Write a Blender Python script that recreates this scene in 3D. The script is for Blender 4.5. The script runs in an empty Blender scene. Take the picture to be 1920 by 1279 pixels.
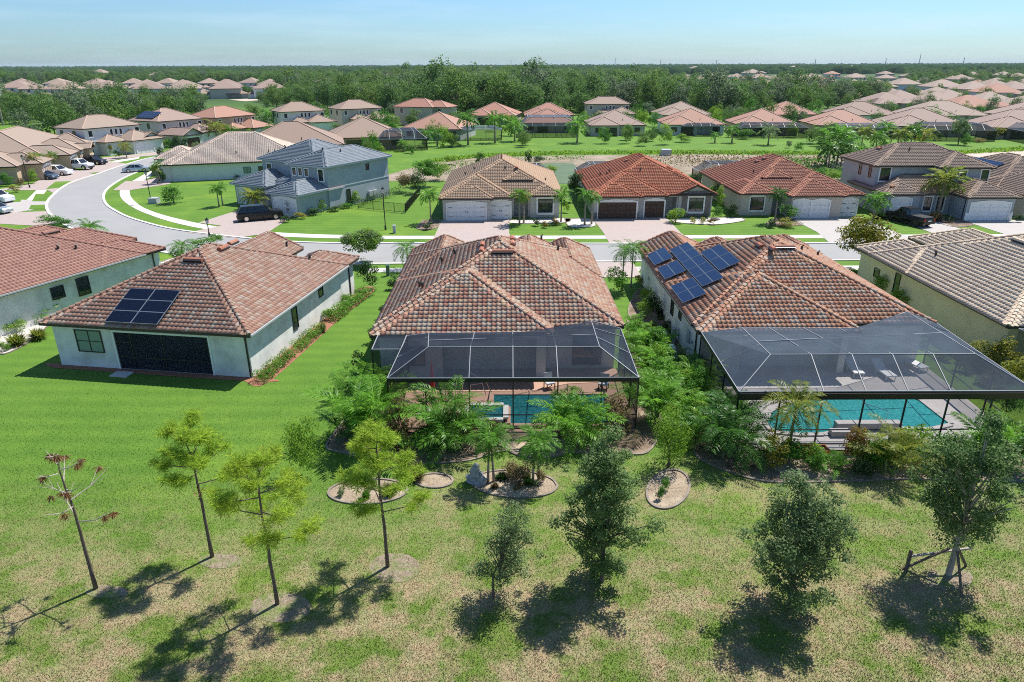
import bpy, math, random
import numpy as np
from mathutils import Matrix, Vector
R = math.radians
random.seed(7)
rng = np.random.default_rng(7)
SC = bpy.context.scene
COL = SC.collection

# ------------------------------------------------------------------ camera
F = 1290.0; TH = R(21.85); CH = 18.5; RO = R(0.2)
cam = bpy.data.cameras.new('camera'); camo = bpy.data.objects.new('camera', cam); COL.objects.link(camo)
cam.sensor_width = 36.0; cam.lens = F/1920*36.0; cam.clip_end = 30000; cam.clip_start = 0.5
camo.matrix_world = Matrix.Translation((0, 0, CH)) @ Matrix.Rotation(R(90)-TH, 4, 'X') @ Matrix.Rotation(-RO, 4, 'Z')
SC.camera = camo
# ------------------------------------------------------------------ world, sun, exposure
SUN = Vector((0.43, 0.43, 1.0)).normalized()
W = bpy.data.worlds.new('World'); SC.world = W; W.use_nodes = True
wn = W.node_tree.nodes; wl = W.node_tree.links; wn.clear()
sky = wn.new('ShaderNodeTexSky'); sky.sky_type = 'NISHITA'; sky.sun_disc = False
sky.sun_elevation = math.asin(SUN.z); sky.sun_rotation = math.atan2(SUN.x, SUN.y)
sky.altitude = 0; sky.air_density = 1.0; sky.dust_density = 0.6; sky.ozone_density = 3.0
bg = wn.new('ShaderNodeBackground'); bg.inputs['Strength'].default_value = 0.06
wo = wn.new('ShaderNodeOutputWorld')
# faint cirrus mixed into the sky colour
tc = wn.new('ShaderNodeTexCoord'); mp = wn.new('ShaderNodeMapping'); mp.inputs['Scale'].default_value = (1.2, 1.2, 14)
nz = wn.new('ShaderNodeTexNoise'); nz.inputs['Scale'].default_value = 3.0; nz.inputs['Detail'].default_value = 8; nz.inputs['Roughness'].default_value = 0.6
rp = wn.new('ShaderNodeValToRGB'); rp.color_ramp.elements[0].position = 0.46; rp.color_ramp.elements[1].position = 0.82
rp.color_ramp.elements[1].color = (0.34, 0.34, 0.34, 1)
mx = wn.new('ShaderNodeMixRGB'); mx.inputs['Color2'].default_value = (8.5, 10.6, 12.2, 1)
wl.new(tc.outputs['Generated'], mp.inputs['Vector']); wl.new(mp.outputs[0], nz.inputs['Vector']); wl.new(nz.outputs['Fac'], rp.inputs['Fac'])
tint = wn.new('ShaderNodeMixRGB'); tint.blend_type = 'MULTIPLY'; tint.inputs['Fac'].default_value = 1.0
tint.inputs['Color2'].default_value = (0.92, 1.27, 1.62, 1)
wl.new(sky.outputs[0], tint.inputs['Color1'])
wl.new(rp.outputs['Color'], mx.inputs['Fac']); wl.new(tint.outputs[0], mx.inputs['Color1']); wl.new(mx.outputs[0], bg.inputs['Color'])
wl.new(bg.outputs[0], wo.inputs[0])
sl = bpy.data.lights.new('sun', 'SUN'); sl.energy = 5.0; sl.angle = R(0.5); sl.color = (1.0, 0.955, 0.89)
so = bpy.data.objects.new('sun', sl); COL.objects.link(so); so.rotation_euler = SUN.to_track_quat('Z', 'Y').to_euler(); so.location = (0, 0, 60)
SC.view_settings.view_transform = 'Standard'; SC.view_settings.look = 'None'
SC.view_settings.exposure = 0.62; SC.view_settings.gamma = 1.0; SC.view_settings.use_curve_mapping = False
SC.render.engine = 'CYCLES'
SC.cycles.use_denoising = False; SC.cycles.filter_width = 1.0; SC.cycles.sample_clamp_indirect = 4.0; SC.cycles.max_bounces = 6; SC.cycles.transparent_max_bounces = 12; SC.cycles.diffuse_bounces = 3; SC.cycles.volume_bounces = 0

# ------------------------------------------------------------------ ground points seen by the lens -> world metres
def at(px, py, z=0.0):
    dx = (px-960)/F; dy = (py-639.5)/F
    dx, dy = dx*math.cos(RO)-dy*math.sin(RO), dx*math.sin(RO)+dy*math.cos(RO)
    Y = math.cos(TH)-dy*math.sin(TH); Z = -math.sin(TH)-dy*math.cos(TH)
    t = (z-CH)/Z
    return (dx*t, Y*t)
def depth(x, y, z=0): return y*math.cos(TH)-(z-CH)*math.sin(TH)
def py_of(x, y, z):
    a = z-CH; d = depth(x, y, z); u = y*math.sin(TH)+a*math.cos(TH)
    return 639.5+F*(-(x/d)*math.sin(RO)-(u/d)*math.cos(RO))
def hgt(x, y, top):
    lo, hi = 0.0, 30.0
    for _ in range(24):
        m = (lo+hi)/2
        if py_of(x, y, m) > top: lo = m
        else: hi = m
    return lo

# ------------------------------------------------------------------ object helpers
def tag(o, label=None, cat=None, group=None, kind=None):
    if label: o['label'] = label
    if cat: o['category'] = cat
    if group: o['group'] = group
    if kind: o['kind'] = kind
    return o
def empty(name, loc=(0, 0, 0), rz=0.0, label=None, cat=None, group=None):
    o = bpy.data.objects.new(name, None); COL.objects.link(o); o.empty_display_size = 0.3
    o.location = loc; o.rotation_euler = (0, 0, rz)
    return tag(o, label, cat, group)
def link(name, me, parent=None, mat4=None):
    o = bpy.data.objects.new(name, me); COL.objects.link(o)
    if parent is not None: o.parent = parent
    if mat4 is not None: o.matrix_basis = mat4
    return o
def mesh_np(name, V, Fc, mats, mi=None, rnd=None, smooth=False):
    """V (n,3); Fc list of faces or (m,k) array"""
    me = bpy.data.meshes.new(name)
    V = np.asarray(V, dtype=np.float32)
    if isinstance(Fc, np.ndarray):
        k = Fc.shape[1]; m = Fc.shape[0]
        me.vertices.add(len(V)); me.vertices.foreach_set('co', V.ravel())
        me.loops.add(m*k); me.loops.foreach_set('vertex_index', Fc.astype(np.int32).ravel())
        me.polygons.add(m); me.polygons.foreach_set('loop_start', np.arange(0, m*k, k, dtype=np.int32))
        me.update(calc_edges=True)
    else:
        me.from_pydata(V.tolist(), [], [tuple(f) for f in Fc])
    for mm in (mats if isinstance(mats, (list, tuple)) else [mats]): me.materials.append(mm)
    if mi is not None: me.polygons.foreach_set('material_index', np.asarray(mi, dtype=np.int32))
    if rnd is not None:
        a = me.attributes.new('rnd', 'FLOAT', 'FACE'); a.data.foreach_set('value', np.asarray(rnd, dtype=np.float32))
    if smooth: me.polygons.foreach_set('use_smooth', np.ones(len(me.polygons), dtype=bool))
    me.update()
    return me
class MB:
    def __init__(s): s.v = []; s.f = []; s.m = []
    def face(s, pts, m=0):
        n = len(s.v); s.v += [tuple(p) for p in pts]; s.f.append(tuple(range(n, n+len(pts)))); s.m.append(m); return s
    def box(s, a, b, m=0, T=None):
        x0, y0, z0 = a; x1, y1, z1 = b
        p = [(x0, y0, z0), (x1, y0, z0), (x1, y1, z0), (x0, y1, z0), (x0, y0, z1), (x1, y0, z1), (x1, y1, z1), (x0, y1, z1)]
        if T is not None: p = [tuple(T @ Vector(q)) for q in p]
        n = len(s.v); s.v += p
        for f in ((0, 3, 2, 1), (4, 5, 6, 7), (0, 1, 5, 4), (1, 2, 6, 5), (2, 3, 7, 6), (3, 0, 4, 7)):
            s.f.append(tuple(n+i for i in f)); s.m.append(m)
        return s
    def bar(s, a, b, w, h=None, m=0):
        a = Vector(a); b = Vector(b); h = h or w; d = (b-a)
        L = d.length
        if L < 1e-6: return s
        d /= L; up = Vector((0, 0, 1)) if abs(d.z) < 0.95 else Vector((1, 0, 0))
        x = d.cross(up).normalized(); y = x.cross(d)
        T = Matrix((( x.x, d.x, y.x, a.x), (x.y, d.y, y.y, a.y), (x.z, d.z, y.z, a.z), (0, 0, 0, 1)))
        return s.box((-w/2, 0, -h/2), (w/2, L, h/2), m, T)
    def tube(s, pts, rad, k=6, m=0, cap=True):
        pts = [Vector(p) for p in pts]; n0 = len(s.v)
        for i, p in enumerate(pts):
            d = (pts[min(i+1, len(pts)-1)]-pts[max(i-1, 0)]).normalized()
            up = Vector((0, 0, 1)) if abs(d.z) < 0.9 else Vector((1, 0, 0))
            x = d.cross(up).normalized(); y = x.cross(d); r = rad[i] if isinstance(rad, (list, tuple)) else rad
            for j in range(k):
                a = 2*math.pi*j/k; s.v.append(tuple(p+x*math.cos(a)*r+y*math.sin(a)*r))
        for i in range(len(pts)-1):
            for j in range(k):
                a = n0+i*k+j; b = n0+i*k+(j+1) % k
                s.f.append((a, b, b+k, a+k)); s.m.append(m)
        if cap:
            s.f.append(tuple(n0+(len(pts)-1)*k+j for j in range(k))); s.m.append(m)
            s.f.append(tuple(n0+j for j in reversed(range(k)))); s.m.append(m)
        return s
    def prism(s, poly, z0, z1, m=0):
        n = len(s.v); k = len(poly)
        s.v += [(p[0], p[1], z0) for p in poly]+[(p[0], p[1], z1) for p in poly]
        s.f.append(tuple(n+k+i for i in range(k))); s.m.append(m); s.f.append(tuple(n+i for i in reversed(range(k)))); s.m.append(m)
        for i in range(k): j = (i+1) % k; s.f.append((n+i, n+j, n+k+j, n+k+i)); s.m.append(m)
        return s
    def ball(s, c, r, k=8, m=0, sz=1.0):
        n0 = len(s.v); rows = k//2
        for i in range(rows+1):
            t = math.pi*i/rows
            for j in range(k):
                a = 2*math.pi*j/k; s.v.append((c[0]+r*math.sin(t)*math.cos(a), c[1]+r*math.sin(t)*math.sin(a), c[2]+r*sz*math.cos(t)))
        for i in range(rows):
            for j in range(k):
                a = n0+i*k+j; b = n0+i*k+(j+1) % k; s.f.append((a, a+k, b+k, b)); s.m.append(m)
        return s
    def mesh(s, name, mats, smooth=False):
        return mesh_np(name, s.v, s.f, mats, s.m if isinstance(mats, (list, tuple)) and len(mats) > 1 else None, None, smooth)
    def build(s, name, mats, parent=None, smooth=False):
        return link(name, s.mesh(name, mats, smooth), parent)

# ------------------------------------------------------------------ materials
def newmat(name):
    m = bpy.data.materials.new(name); m.use_nodes = True
    return m, m.node_tree.nodes, m.node_tree.links, m.node_tree.nodes['Principled BSDF']
def noise_fac(N, L, scale, lo=0.35, hi=0.65, detail=6, coord='Object', rough=0.6, vec=None):
    if vec is None:
        t = N.new('ShaderNodeTexCoord'); vec = t.outputs[coord]
    n = N.new('ShaderNodeTexNoise'); n.inputs['Scale'].default_value = scale; n.inputs['Detail'].default_value = detail; n.inputs['Roughness'].default_value = rough
    L.new(vec, n.inputs['Vector'])
    r = N.new('ShaderNodeMapRange'); r.inputs['From Min'].default_value = lo; r.inputs['From Max'].default_value = hi
    L.new(n.outputs['Fac'], r.inputs['Value'])
    return r.outputs['Result'], n.outputs['Fac']
def mixc(N, L, fac, a, b):
    m = N.new('ShaderNodeMixRGB')
    for i, v in (('Fac', fac), ('Color1', a), ('Color2', b)):
        if hasattr(v, 'is_output') or isinstance(v, bpy.types.NodeSocket): L.new(v, m.inputs[i])
        elif i == 'Fac': m.inputs[i].default_value = v
        else: m.inputs[i].default_value = (*v[:3], 1)
    return m.outputs[0]
def math_(N, L, op, a, b=0.0):
    m = N.new('ShaderNodeMath'); m.operation = op
    for i, v in enumerate((a, b)):
        if isinstance(v, bpy.types.NodeSocket): L.new(v, m.inputs[i])
        else: m.inputs[i].default_value = v
    return m.outputs[0]
def surf(name, a, b=None, scale=1.5, rough=0.8, bump=0.0, bscale=40, c=None, cscale=0.3, metal=0.0, lo=0.35, hi=0.65, spec=0.3):
    m, N, L, P = newmat(name)
    col = (*a, 1)
    P.inputs['Roughness'].default_value = rough; P.inputs['Metallic'].default_value = metal; P.inputs['Specular IOR Level'].default_value = spec
    if b is None: P.inputs['Base Color'].default_value = col
    else:
        f, _ = noise_fac(N, L, scale, lo, hi); s = mixc(N, L, f, a, b)
        if c is not None:
            f2, _ = noise_fac(N, L, cscale, 0.45, 0.7); s = mixc(N, L, f2, s, c)
        L.new(s, P.inputs['Base Color'])
    if bump:
        _, n = noise_fac(N, L, bscale); bp = N.new('ShaderNodeBump'); bp.inputs['Strength'].default_value = bump; bp.inputs['Distance'].default_value = 0.02
        L.new(n, bp.inputs['Height']); L.new(bp.outputs[0], P.inputs['Normal'])
    return m
def rndval(N, L):
    a = N.new('ShaderNodeAttribute'); a.attribute_name = 'rnd'; o = N.new('ShaderNodeObjectInfo')
    s = math_(N, L, 'ADD', a.outputs['Fac'], o.outputs['Random'])
    return math_(N, L, 'FRACT', s)
def ramp(N, L, fac, stops, const=False):
    r = N.new('ShaderNodeValToRGB'); e = r.color_ramp.elements
    if const: r.color_ramp.interpolation = 'CONSTANT'
    e.remove(e[1]); e[0].position = 0.0; e[0].color = (*stops[0], 1)
    for i, c in enumerate(stops[1:], 1):
        x_ = e.new(i/(len(stops) if const else max(1, len(stops)-1))); x_.color = (*c, 1)
    L.new(fac, r.inputs['Fac']); return r.outputs['Color']
def tilemat(name, pal, stain=(0.2, 0.15, 0.12), amt=0.35, k=.64, con=.95):
    m, N, L, P = newmat(name); mean = [sum(c[i] for c in pal)/len(pal) for i in range(3)]
    pal = [tuple(k*(mean[i]+(c[i]-mean[i])*con) for i in range(3)) for c in pal]
    c = ramp(N, L, rndval(N, L), pal, True)
    f, _ = noise_fac(N, L, 0.35, 0.48, 0.75); f = math_(N, L, 'MULTIPLY', f, amt)
    c = mixc(N, L, f, c, stain)
    f2, n2 = noise_fac(N, L, 14, 0.3, 0.75); f2 = math_(N, L, 'MULTIPLY', f2, 0.35)
    c = mixc(N, L, f2, c, tuple(0.55*x for x in pal[0]))
    L.new(c, P.inputs['Base Color']); P.inputs['Roughness'].default_value = 0.75; P.inputs['Specular IOR Level'].default_value = 0.25
    bp = N.new('ShaderNodeBump'); bp.inputs['Strength'].default_value = 0.3; bp.inputs['Distance'].default_value = 0.01
    L.new(n2, bp.inputs['Height']); L.new(bp.outputs[0], P.inputs['Normal'])
    return m
def leafmat(name, cols, trans=0.35, rough=0.55, spec=0.2):
    m, N, L, P = newmat(name)
    c = ramp(N, L, rndval(N, L), cols)
    f, _ = noise_fac(N, L, 0.9, 0.4, 0.7); f = math_(N, L, 'MULTIPLY', f, 0.4)
    c = mixc(N, L, f, c, tuple(0.6*x for x in cols[0]))
    L.new(c, P.inputs['Base Color']); P.inputs['Roughness'].default_value = rough; P.inputs['Specular IOR Level'].default_value = spec
    t = N.new('ShaderNodeBsdfTranslucent'); L.new(c, t.inputs['Color'])
    x = N.new('ShaderNodeMixShader'); x.inputs[0].default_value = trans
    L.new(P.outputs[0], x.inputs[1]); L.new(t.outputs[0], x.inputs[2]); L.new(x.outputs[0], N['Material Output'].inputs['Surface'])
    return m
TM = {
 'center': tilemat('tile_blend', [(.62, .33, .22), (.66, .44, .30), (.56, .24, .16), (.68, .53, .39), (.60, .39, .28), (.72, .50, .32), (.66, .54, .42), (.50, .25, .17), (.64, .36, .24)], (.30, .20, .15), .45, .60),
 'left': tilemat('tile_brown_blend', [(.60, .35, .25), (.52, .27, .19), (.64, .46, .35), (.58, .33, .23), (.47, .28, .20), (.62, .50, .40), (.55, .31, .22)], (.28, .20, .16), .4, .52),
 'right': tilemat('tile_terracotta_blend', [(.64, .33, .20), (.59, .27, .16), (.66, .42, .29), (.54, .25, .15), (.62, .49, .38), (.64, .37, .22)], (.34, .19, .13), .3),
 'red': tilemat('tile_red', [(.54, .28, .21), (.49, .24, .185), (.57, .31, .23), (.52, .27, .20)], (.26, .15, .12), .3, .56),
 'cream': tilemat('tile_cream', [(.80, .64, .46), (.74, .58, .42), (.84, .69, .50), (.70, .54, .39)], (.50, .41, .31), .3, .80),
 'greige': tilemat('tile_greige', [(.66, .53, .43), (.60, .47, .38), (.70, .58, .47), (.56, .44, .36)], (.44, .34, .27), .35, .82),
 'tan': tilemat('tile_tan', [(.62, .42, .27), (.58, .38, .24), (.66, .46, .30)], (.33, .22, .16), .35),
 'orange': tilemat('tile_orange', [(.60, .20, .10), (.55, .17, .085), (.64, .25, .13)], (.36, .12, .08), .35),
 'orange2': tilemat('tile_orange_brown', [(.58, .24, .15), (.53, .21, .13), (.61, .28, .18)], (.34, .14, .09), .35),
 'brown': tilemat('tile_brown', [(.50, .36, .27), (.46, .33, .24), (.54, .39, .29)], (.26, .18, .13), .35),
 'slate': tilemat('tile_slate', [(.31, .36, .40), (.29, .33, .37), (.34, .39, .43)], (.17, .2, .22), .3),
}
def farroof(name, a, b, c):
    m, N, L, P = newmat(name)
    a, b, c = [tuple(.74*q for q in x) for x in (a, b, c)]
    o = N.new('ShaderNodeObjectInfo')
    f, n = noise_fac(N, L, 2.2, 0.35, 0.65, coord='Object'); s = mixc(N, L, f, a, b)
    f2 = math_(N, L, 'MULTIPLY', o.outputs['Random'], 0.6); s = mixc(N, L, f2, s, c)
    L.new(s, P.inputs['Base Color']); P.inputs['Roughness'].default_value = 0.8
    return m
M = {}
M['far_tan'] = farroof('far_roof_tan', (.37, .27, .20), (.31, .22, .165), (.38, .30, .235))
M['far_pink'] = farroof('far_roof_pink', (.36, .25, .20), (.31, .21, .17), (.39, .29, .225))
M['far_red'] = farroof('far_roof_red', (.44, .20, .135), (.37, .17, .115), (.43, .25, .17))
M['far_brown'] = farroof('far_roof_brown', (.33, .225, .17), (.28, .19, .145), (.37, .27, .2))
M['far_cap'] = surf('ridge_cap_pale', (.46, .33, .25), (.40, .28, .21), 2)
M['under'] = surf('roof_underlay', (.16, .10, .08))
M['fascia'] = surf('fascia_bronze', (.05, .04, .035), rough=.5)
M['fascia_w'] = surf('fascia_grey', (.42, .47, .50), rough=.6)
M['white_stucco'] = surf('stucco_white', (.76, .76, .72), (.68, .68, .65), 1.2, .9, .25, 60, c=(.52, .51, .47), cscale=.7)
M['cool_stucco'] = surf('stucco_cool', (.66, .68, .66), (.60, .62, .61), 1.2, .9, .25, 60)
M['yellow_stucco'] = surf('stucco_yellow', (.66, .60, .38), (.60, .54, .34), 1.0, .9, .25, 60)
M['grey_stucco'] = surf('stucco_grey', (.33, .37, .40), (.30, .34, .37), 1.0, .9, .25, 60, c=(.38, .42, .44))
M['beige_stucco'] = surf('stucco_beige', (.50, .45, .38), (.46, .41, .35), 1.0, .9, .25, 60)
M['greige_stucco'] = surf('stucco_greige', (.47, .46, .43), (.43, .42, .40), 1.0, .9, .25, 60)
M['tan_stucco'] = surf('stucco_tan', (.50, .37, .26), (.45, .33, .23), 1.0, .9, .25, 60)
M['trim'] = surf('trim_white', (.78, .78, .76), rough=.6)
M['door_w'] = surf('door_white', (.74, .75, .75), (.70, .71, .71), 3, rough=.45)
M['door_b'] = surf('door_brown', (.075, .045, .032), (.06, .035, .025), 6, rough=.5)
M['door_t'] = surf('door_tan', (.40, .31, .24), rough=.5)
M['bronze'] = surf('bronze_metal', (.025, .022, .02), rough=.4, spec=.5)
M['stone'] = surf('ledge_stone', (.22, .19, .17), (.14, .12, .11), 8, .9, .6, 14)
M['dark'] = surf('dark_interior', (.03, .03, .032), (.05, .045, .04), 1.0)
M['interior'] = surf('interior_wall', (.48, .48, .45), (.40, .40, .38), 1.0)
M['alu'] = surf('cage_frame_pale', (.26, .27, .28), rough=.5, metal=.1)
M['black'] = surf('black_metal', (.012, .012, .013), rough=.35, spec=.5)
M['rubber'] = surf('rubber', (.02, .02, .02), rough=.8)
M['chrome'] = surf('chrome', (.6, .6, .6), rough=.2, metal=1)
M['concrete'] = surf('concrete_pale', (.56, .54, .50), (.50, .48, .44), 1.5, .9, .2, 30, c=(.45, .43, .40), cscale=.25)
M['kerb'] = surf('kerb_concrete', (.60, .58, .54), (.54, .52, .48), 1.0, .9)
M['curbing'] = surf('bed_curbing', (.27, .225, .18), (.17, .14, .115), 3, .9, .4, 25)
M['mulch'] = surf('mulch', (.20, .14, .10), (.10, .07, .05), 9, .95, .8, 22, c=(.32, .25, .18), cscale=.9)
M['mulch_red'] = surf('mulch_red', (.33, .15, .09), (.22, .10, .06), 9, .95, .8, 22)
M['shell'] = surf('shell_gravel', (.36, .28, .20), (.22, .17, .12), 11, .95, .9, 24, c=(.46, .38, .28), cscale=.9)
M['rockbed'] = surf('white_rock', (.62, .58, .52), (.42, .38, .34), 9, .95, .9, 18)
M['sand'] = surf('sand', (.50, .42, .33), (.40, .33, .26), .8, .95, .4, 8)
M['bark'] = surf('bark', (.17, .13, .10), (.10, .075, .06), 8, .95, .6, 18)
M['bark_pale'] = surf('bark_pale', (.40, .36, .31), (.27, .24, .20), 8, .9, .5, 18)
M['palm_trunk'] = surf('palm_bark', (.34, .29, .23), (.22, .18, .14), 9, .9, .5, 20)
M['crownshaft'] = surf('crownshaft', (.16, .26, .08), (.22, .28, .1), 4, .5)
M['dead_needle'] = leafmat('dead_needles', [(.22, .10, .05), (.30, .15, .07), (.17, .08, .04)], .3)
M['terra'] = surf('terracotta', (.45, .16, .07), (.38, .13, .06), 4, .8)
M['red'] = surf('red_canvas', (.45, .04, .03), rough=.8)
M['white'] = surf('white_plastic', (.8, .8, .8), rough=.4)
M['greybox'] = surf('grey_metal_box', (.38, .40, .40), rough=.5)
M['greenbox'] = surf('green_utility_box', (.08, .14, .10), rough=.5)
M['deck'] = surf('pool_deck_grey', (.46, .43, .41), (.40, .37, .35), 2, .85, .2, 20)
# paved drive material: brick pattern tint + joints
def pavers(name, a, b, mortar, scale, bump=.4):
    m, N, L, P = newmat(name)
    t = N.new('ShaderNodeTexCoord'); br = N.new('ShaderNodeTexBrick')
    br.inputs['Scale'].default_value = scale; br.inputs['Color1'].default_value = (*a, 1); br.inputs['Color2'].default_value = (*b, 1); br.inputs['Mortar'].default_value = (*mortar, 1)
    br.inputs['Mortar Size'].default_value = .015; br.inputs['Bias'].default_value = -.1
    L.new(t.outputs['Object'], br.inputs['Vector'])
    f, _ = noise_fac(N, L, .8, .35, .7); f = math_(N, L, 'MULTIPLY', f, .5)
    c = mixc(N, L, f, br.outputs['Color'], tuple(.8*x for x in a)); f3, _ = noise_fac(N, L, 4, .3, .7); f3 = math_(N, L, 'MULTIPLY', f3, .25); c = mixc(N, L, f3, c, b); f4, _ = noise_fac(N, L, .9, .60, .78, 5); c = mixc(N, L, math_(N, L, 'MULTIPLY', f4, .45), c, tuple(.55*x for x in a))
    L.new(c, P.inputs['Base Color']); P.inputs['Roughness'].default_value = .88
    return m
M['paver_pink'] = pavers('drive_pavers_pink', (.41, .335, .30), (.34, .275, .245), (.24, .20, .18), 2.2)
M['paver_pale'] = pavers('drive_pavers_pale', (.42, .39, .36), (.37, .345, .32), (.29, .265, .25), 2.2)
M['paver_tan'] = pavers('deck_pavers', (.44, .27, .19), (.37, .22, .16), (.22, .14, .10), 4.5)
def asphalt():
    m, N, L, P = newmat('asphalt_weathered')
    f, _ = noise_fac(N, L, .25, .35, .7); c = mixc(N, L, f, (.265, .262, .255), (.30, .295, .285))
    f, n = noise_fac(N, L, 30, .3, .7); f = math_(N, L, 'MULTIPLY', f, .3); c = mixc(N, L, f, c, (.20, .20, .20))
    f, _ = noise_fac(N, L, 1.3, .52, .75); f = math_(N, L, 'MULTIPLY', f, .5); c = mixc(N, L, f, c, (.29, .28, .27))
    L.new(c, P.inputs['Base Color']); P.inputs['Roughness'].default_value = .9
    return m
M['asphalt'] = asphalt()
def solar():
    m, N, L, P = newmat('solar_glass')
    t = N.new('ShaderNodeTexCoord'); br = N.new('ShaderNodeTexBrick'); br.offset = 0
    br.inputs['Scale'].default_value = 1; br.inputs['Brick Width'].default_value = .16; br.inputs['Row Height'].default_value = .16
    br.inputs['Color1'].default_value = (.006, .014, .045, 1); br.inputs['Color2'].default_value = (.008, .02, .06, 1); br.inputs['Mortar'].default_value = (.015, .03, .07, 1); br.inputs['Mortar Size'].default_value = .005
    L.new(t.outputs['Object'], br.inputs['Vector']); L.new(br.outputs['Color'], P.inputs['Base Color'])
    P.inputs['Roughness'].default_value = .2; P.inputs['Specular IOR Level'].default_value = .22
    return m
M['solar'] = solar(); M['solar_dark'] = M['solar'].copy(); M['solar_dark'].name = 'solar_glass_black'
for n_ in M['solar_dark'].node_tree.nodes:
    if n_.type == 'TEX_BRICK': n_.inputs['Color1'].default_value = (.003, .005, .014, 1); n_.inputs['Color2'].default_value = (.003, .006, .016, 1); n_.inputs['Mortar'].default_value = (.008, .012, .025, 1)
M['panel_frame'] = surf('panel_frame', (.16, .19, .23), rough=.4)
def glass(name, col, rough=.05):
    m, N, L, P = newmat(name); P.inputs['Base Color'].default_value = (*col, 1); P.inputs['Roughness'].default_value = rough
    P.inputs['Specular IOR Level'].default_value = 0.8
    return m
M['glass'] = glass('window_glass', (.02, .03, .035)); M['glass_blind'] = glass('window_with_blind', (.15, .24, .23), .25); M['carglass'] = glass('car_glass', (.01, .012, .015), .03)
def screen(name, op, col):
    m, N, L, P = newmat(name)
    P.inputs['Base Color'].default_value = (*col, 1); P.inputs['Roughness'].default_value = .6; P.inputs['Specular IOR Level'].default_value = .04
    t = N.new('ShaderNodeBsdfTransparent'); x = N.new('ShaderNodeMixShader')
    lw = N.new('ShaderNodeLayerWeight'); lw.inputs['Blend'].default_value = .35   # woven mesh closes up at grazing angles
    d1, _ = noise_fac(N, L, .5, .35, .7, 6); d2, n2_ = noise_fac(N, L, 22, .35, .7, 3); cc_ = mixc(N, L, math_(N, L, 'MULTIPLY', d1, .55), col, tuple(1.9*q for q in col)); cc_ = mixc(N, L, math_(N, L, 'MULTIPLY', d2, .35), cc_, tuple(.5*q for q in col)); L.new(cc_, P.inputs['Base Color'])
    f = math_(N, L, 'MULTIPLY', lw.outputs['Facing'], .55); f = math_(N, L, 'ADD', f, op); f = math_(N, L, 'MINIMUM', f, .97)
    L.new(f, x.inputs[0]); L.new(t.outputs[0], x.inputs[1]); L.new(P.outputs[0], x.inputs[2]); L.new(x.outputs[0], N['Material Output'].inputs['Surface'])
    return m
M['screen'] = screen('insect_screen', .42, (.020, .027, .039)); M['screen_light'] = screen('insect_screen_painted_glint', .38, (.055, .072, .094)); M['screen_side'] = screen('insect_screen_side', .35, (.02, .02, .022))  # screen_light: paler mesh colour with the sun glint painted in
def watermat(name, a, b, scale, rough=.06, bump=.3):
    m, N, L, P = newmat(name)
    f, n = noise_fac(N, L, scale, .35, .65); s = mixc(N, L, f, a, b); L.new(s, P.inputs['Base Color']); P.inputs['Roughness'].default_value = rough
    P.inputs['Specular IOR Level'].default_value = .5
    bp = N.new('ShaderNodeBump'); bp.inputs['Strength'].default_value = bump; bp.inputs['Distance'].default_value = .05; L.new(n, bp.inputs['Height']); L.new(bp.outputs[0], P.inputs['Normal'])
    return m
M['pool'] = watermat('pool_water', (.012, .20, .20), (.055, .34, .33), 8); M['pool_dark'] = watermat('pool_water_shaded', (.006, .07, .085), (.02, .15, .16), 6); M['pond'] = watermat('pond_water', (.10, .14, .13), (.15, .20, .18), .5, .08, .15)  # pool_dark: shade under the cage is put into the water colour
def paint(name, col, metal=.3): return surf(name, col, rough=.22, metal=metal, spec=.6)
M['car_black'] = paint('paint_black', (.008, .008, .009)); M['car_white'] = paint('paint_white', (.72, .74, .76), .0); M['car_blue'] = paint('paint_slate_blue', (.07, .11, .17)); M['car_silver'] = paint('paint_silver', (.45, .50, .54), .5); M['car_navy'] = paint('paint_navy', (.015, .02, .04))
M['lamp_red'] = surf('lamp_red', (.4, .01, .01), rough=.2); M['lamp_w'] = surf('lamp_clear', (.6, .6, .6), rough=.15)
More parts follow.
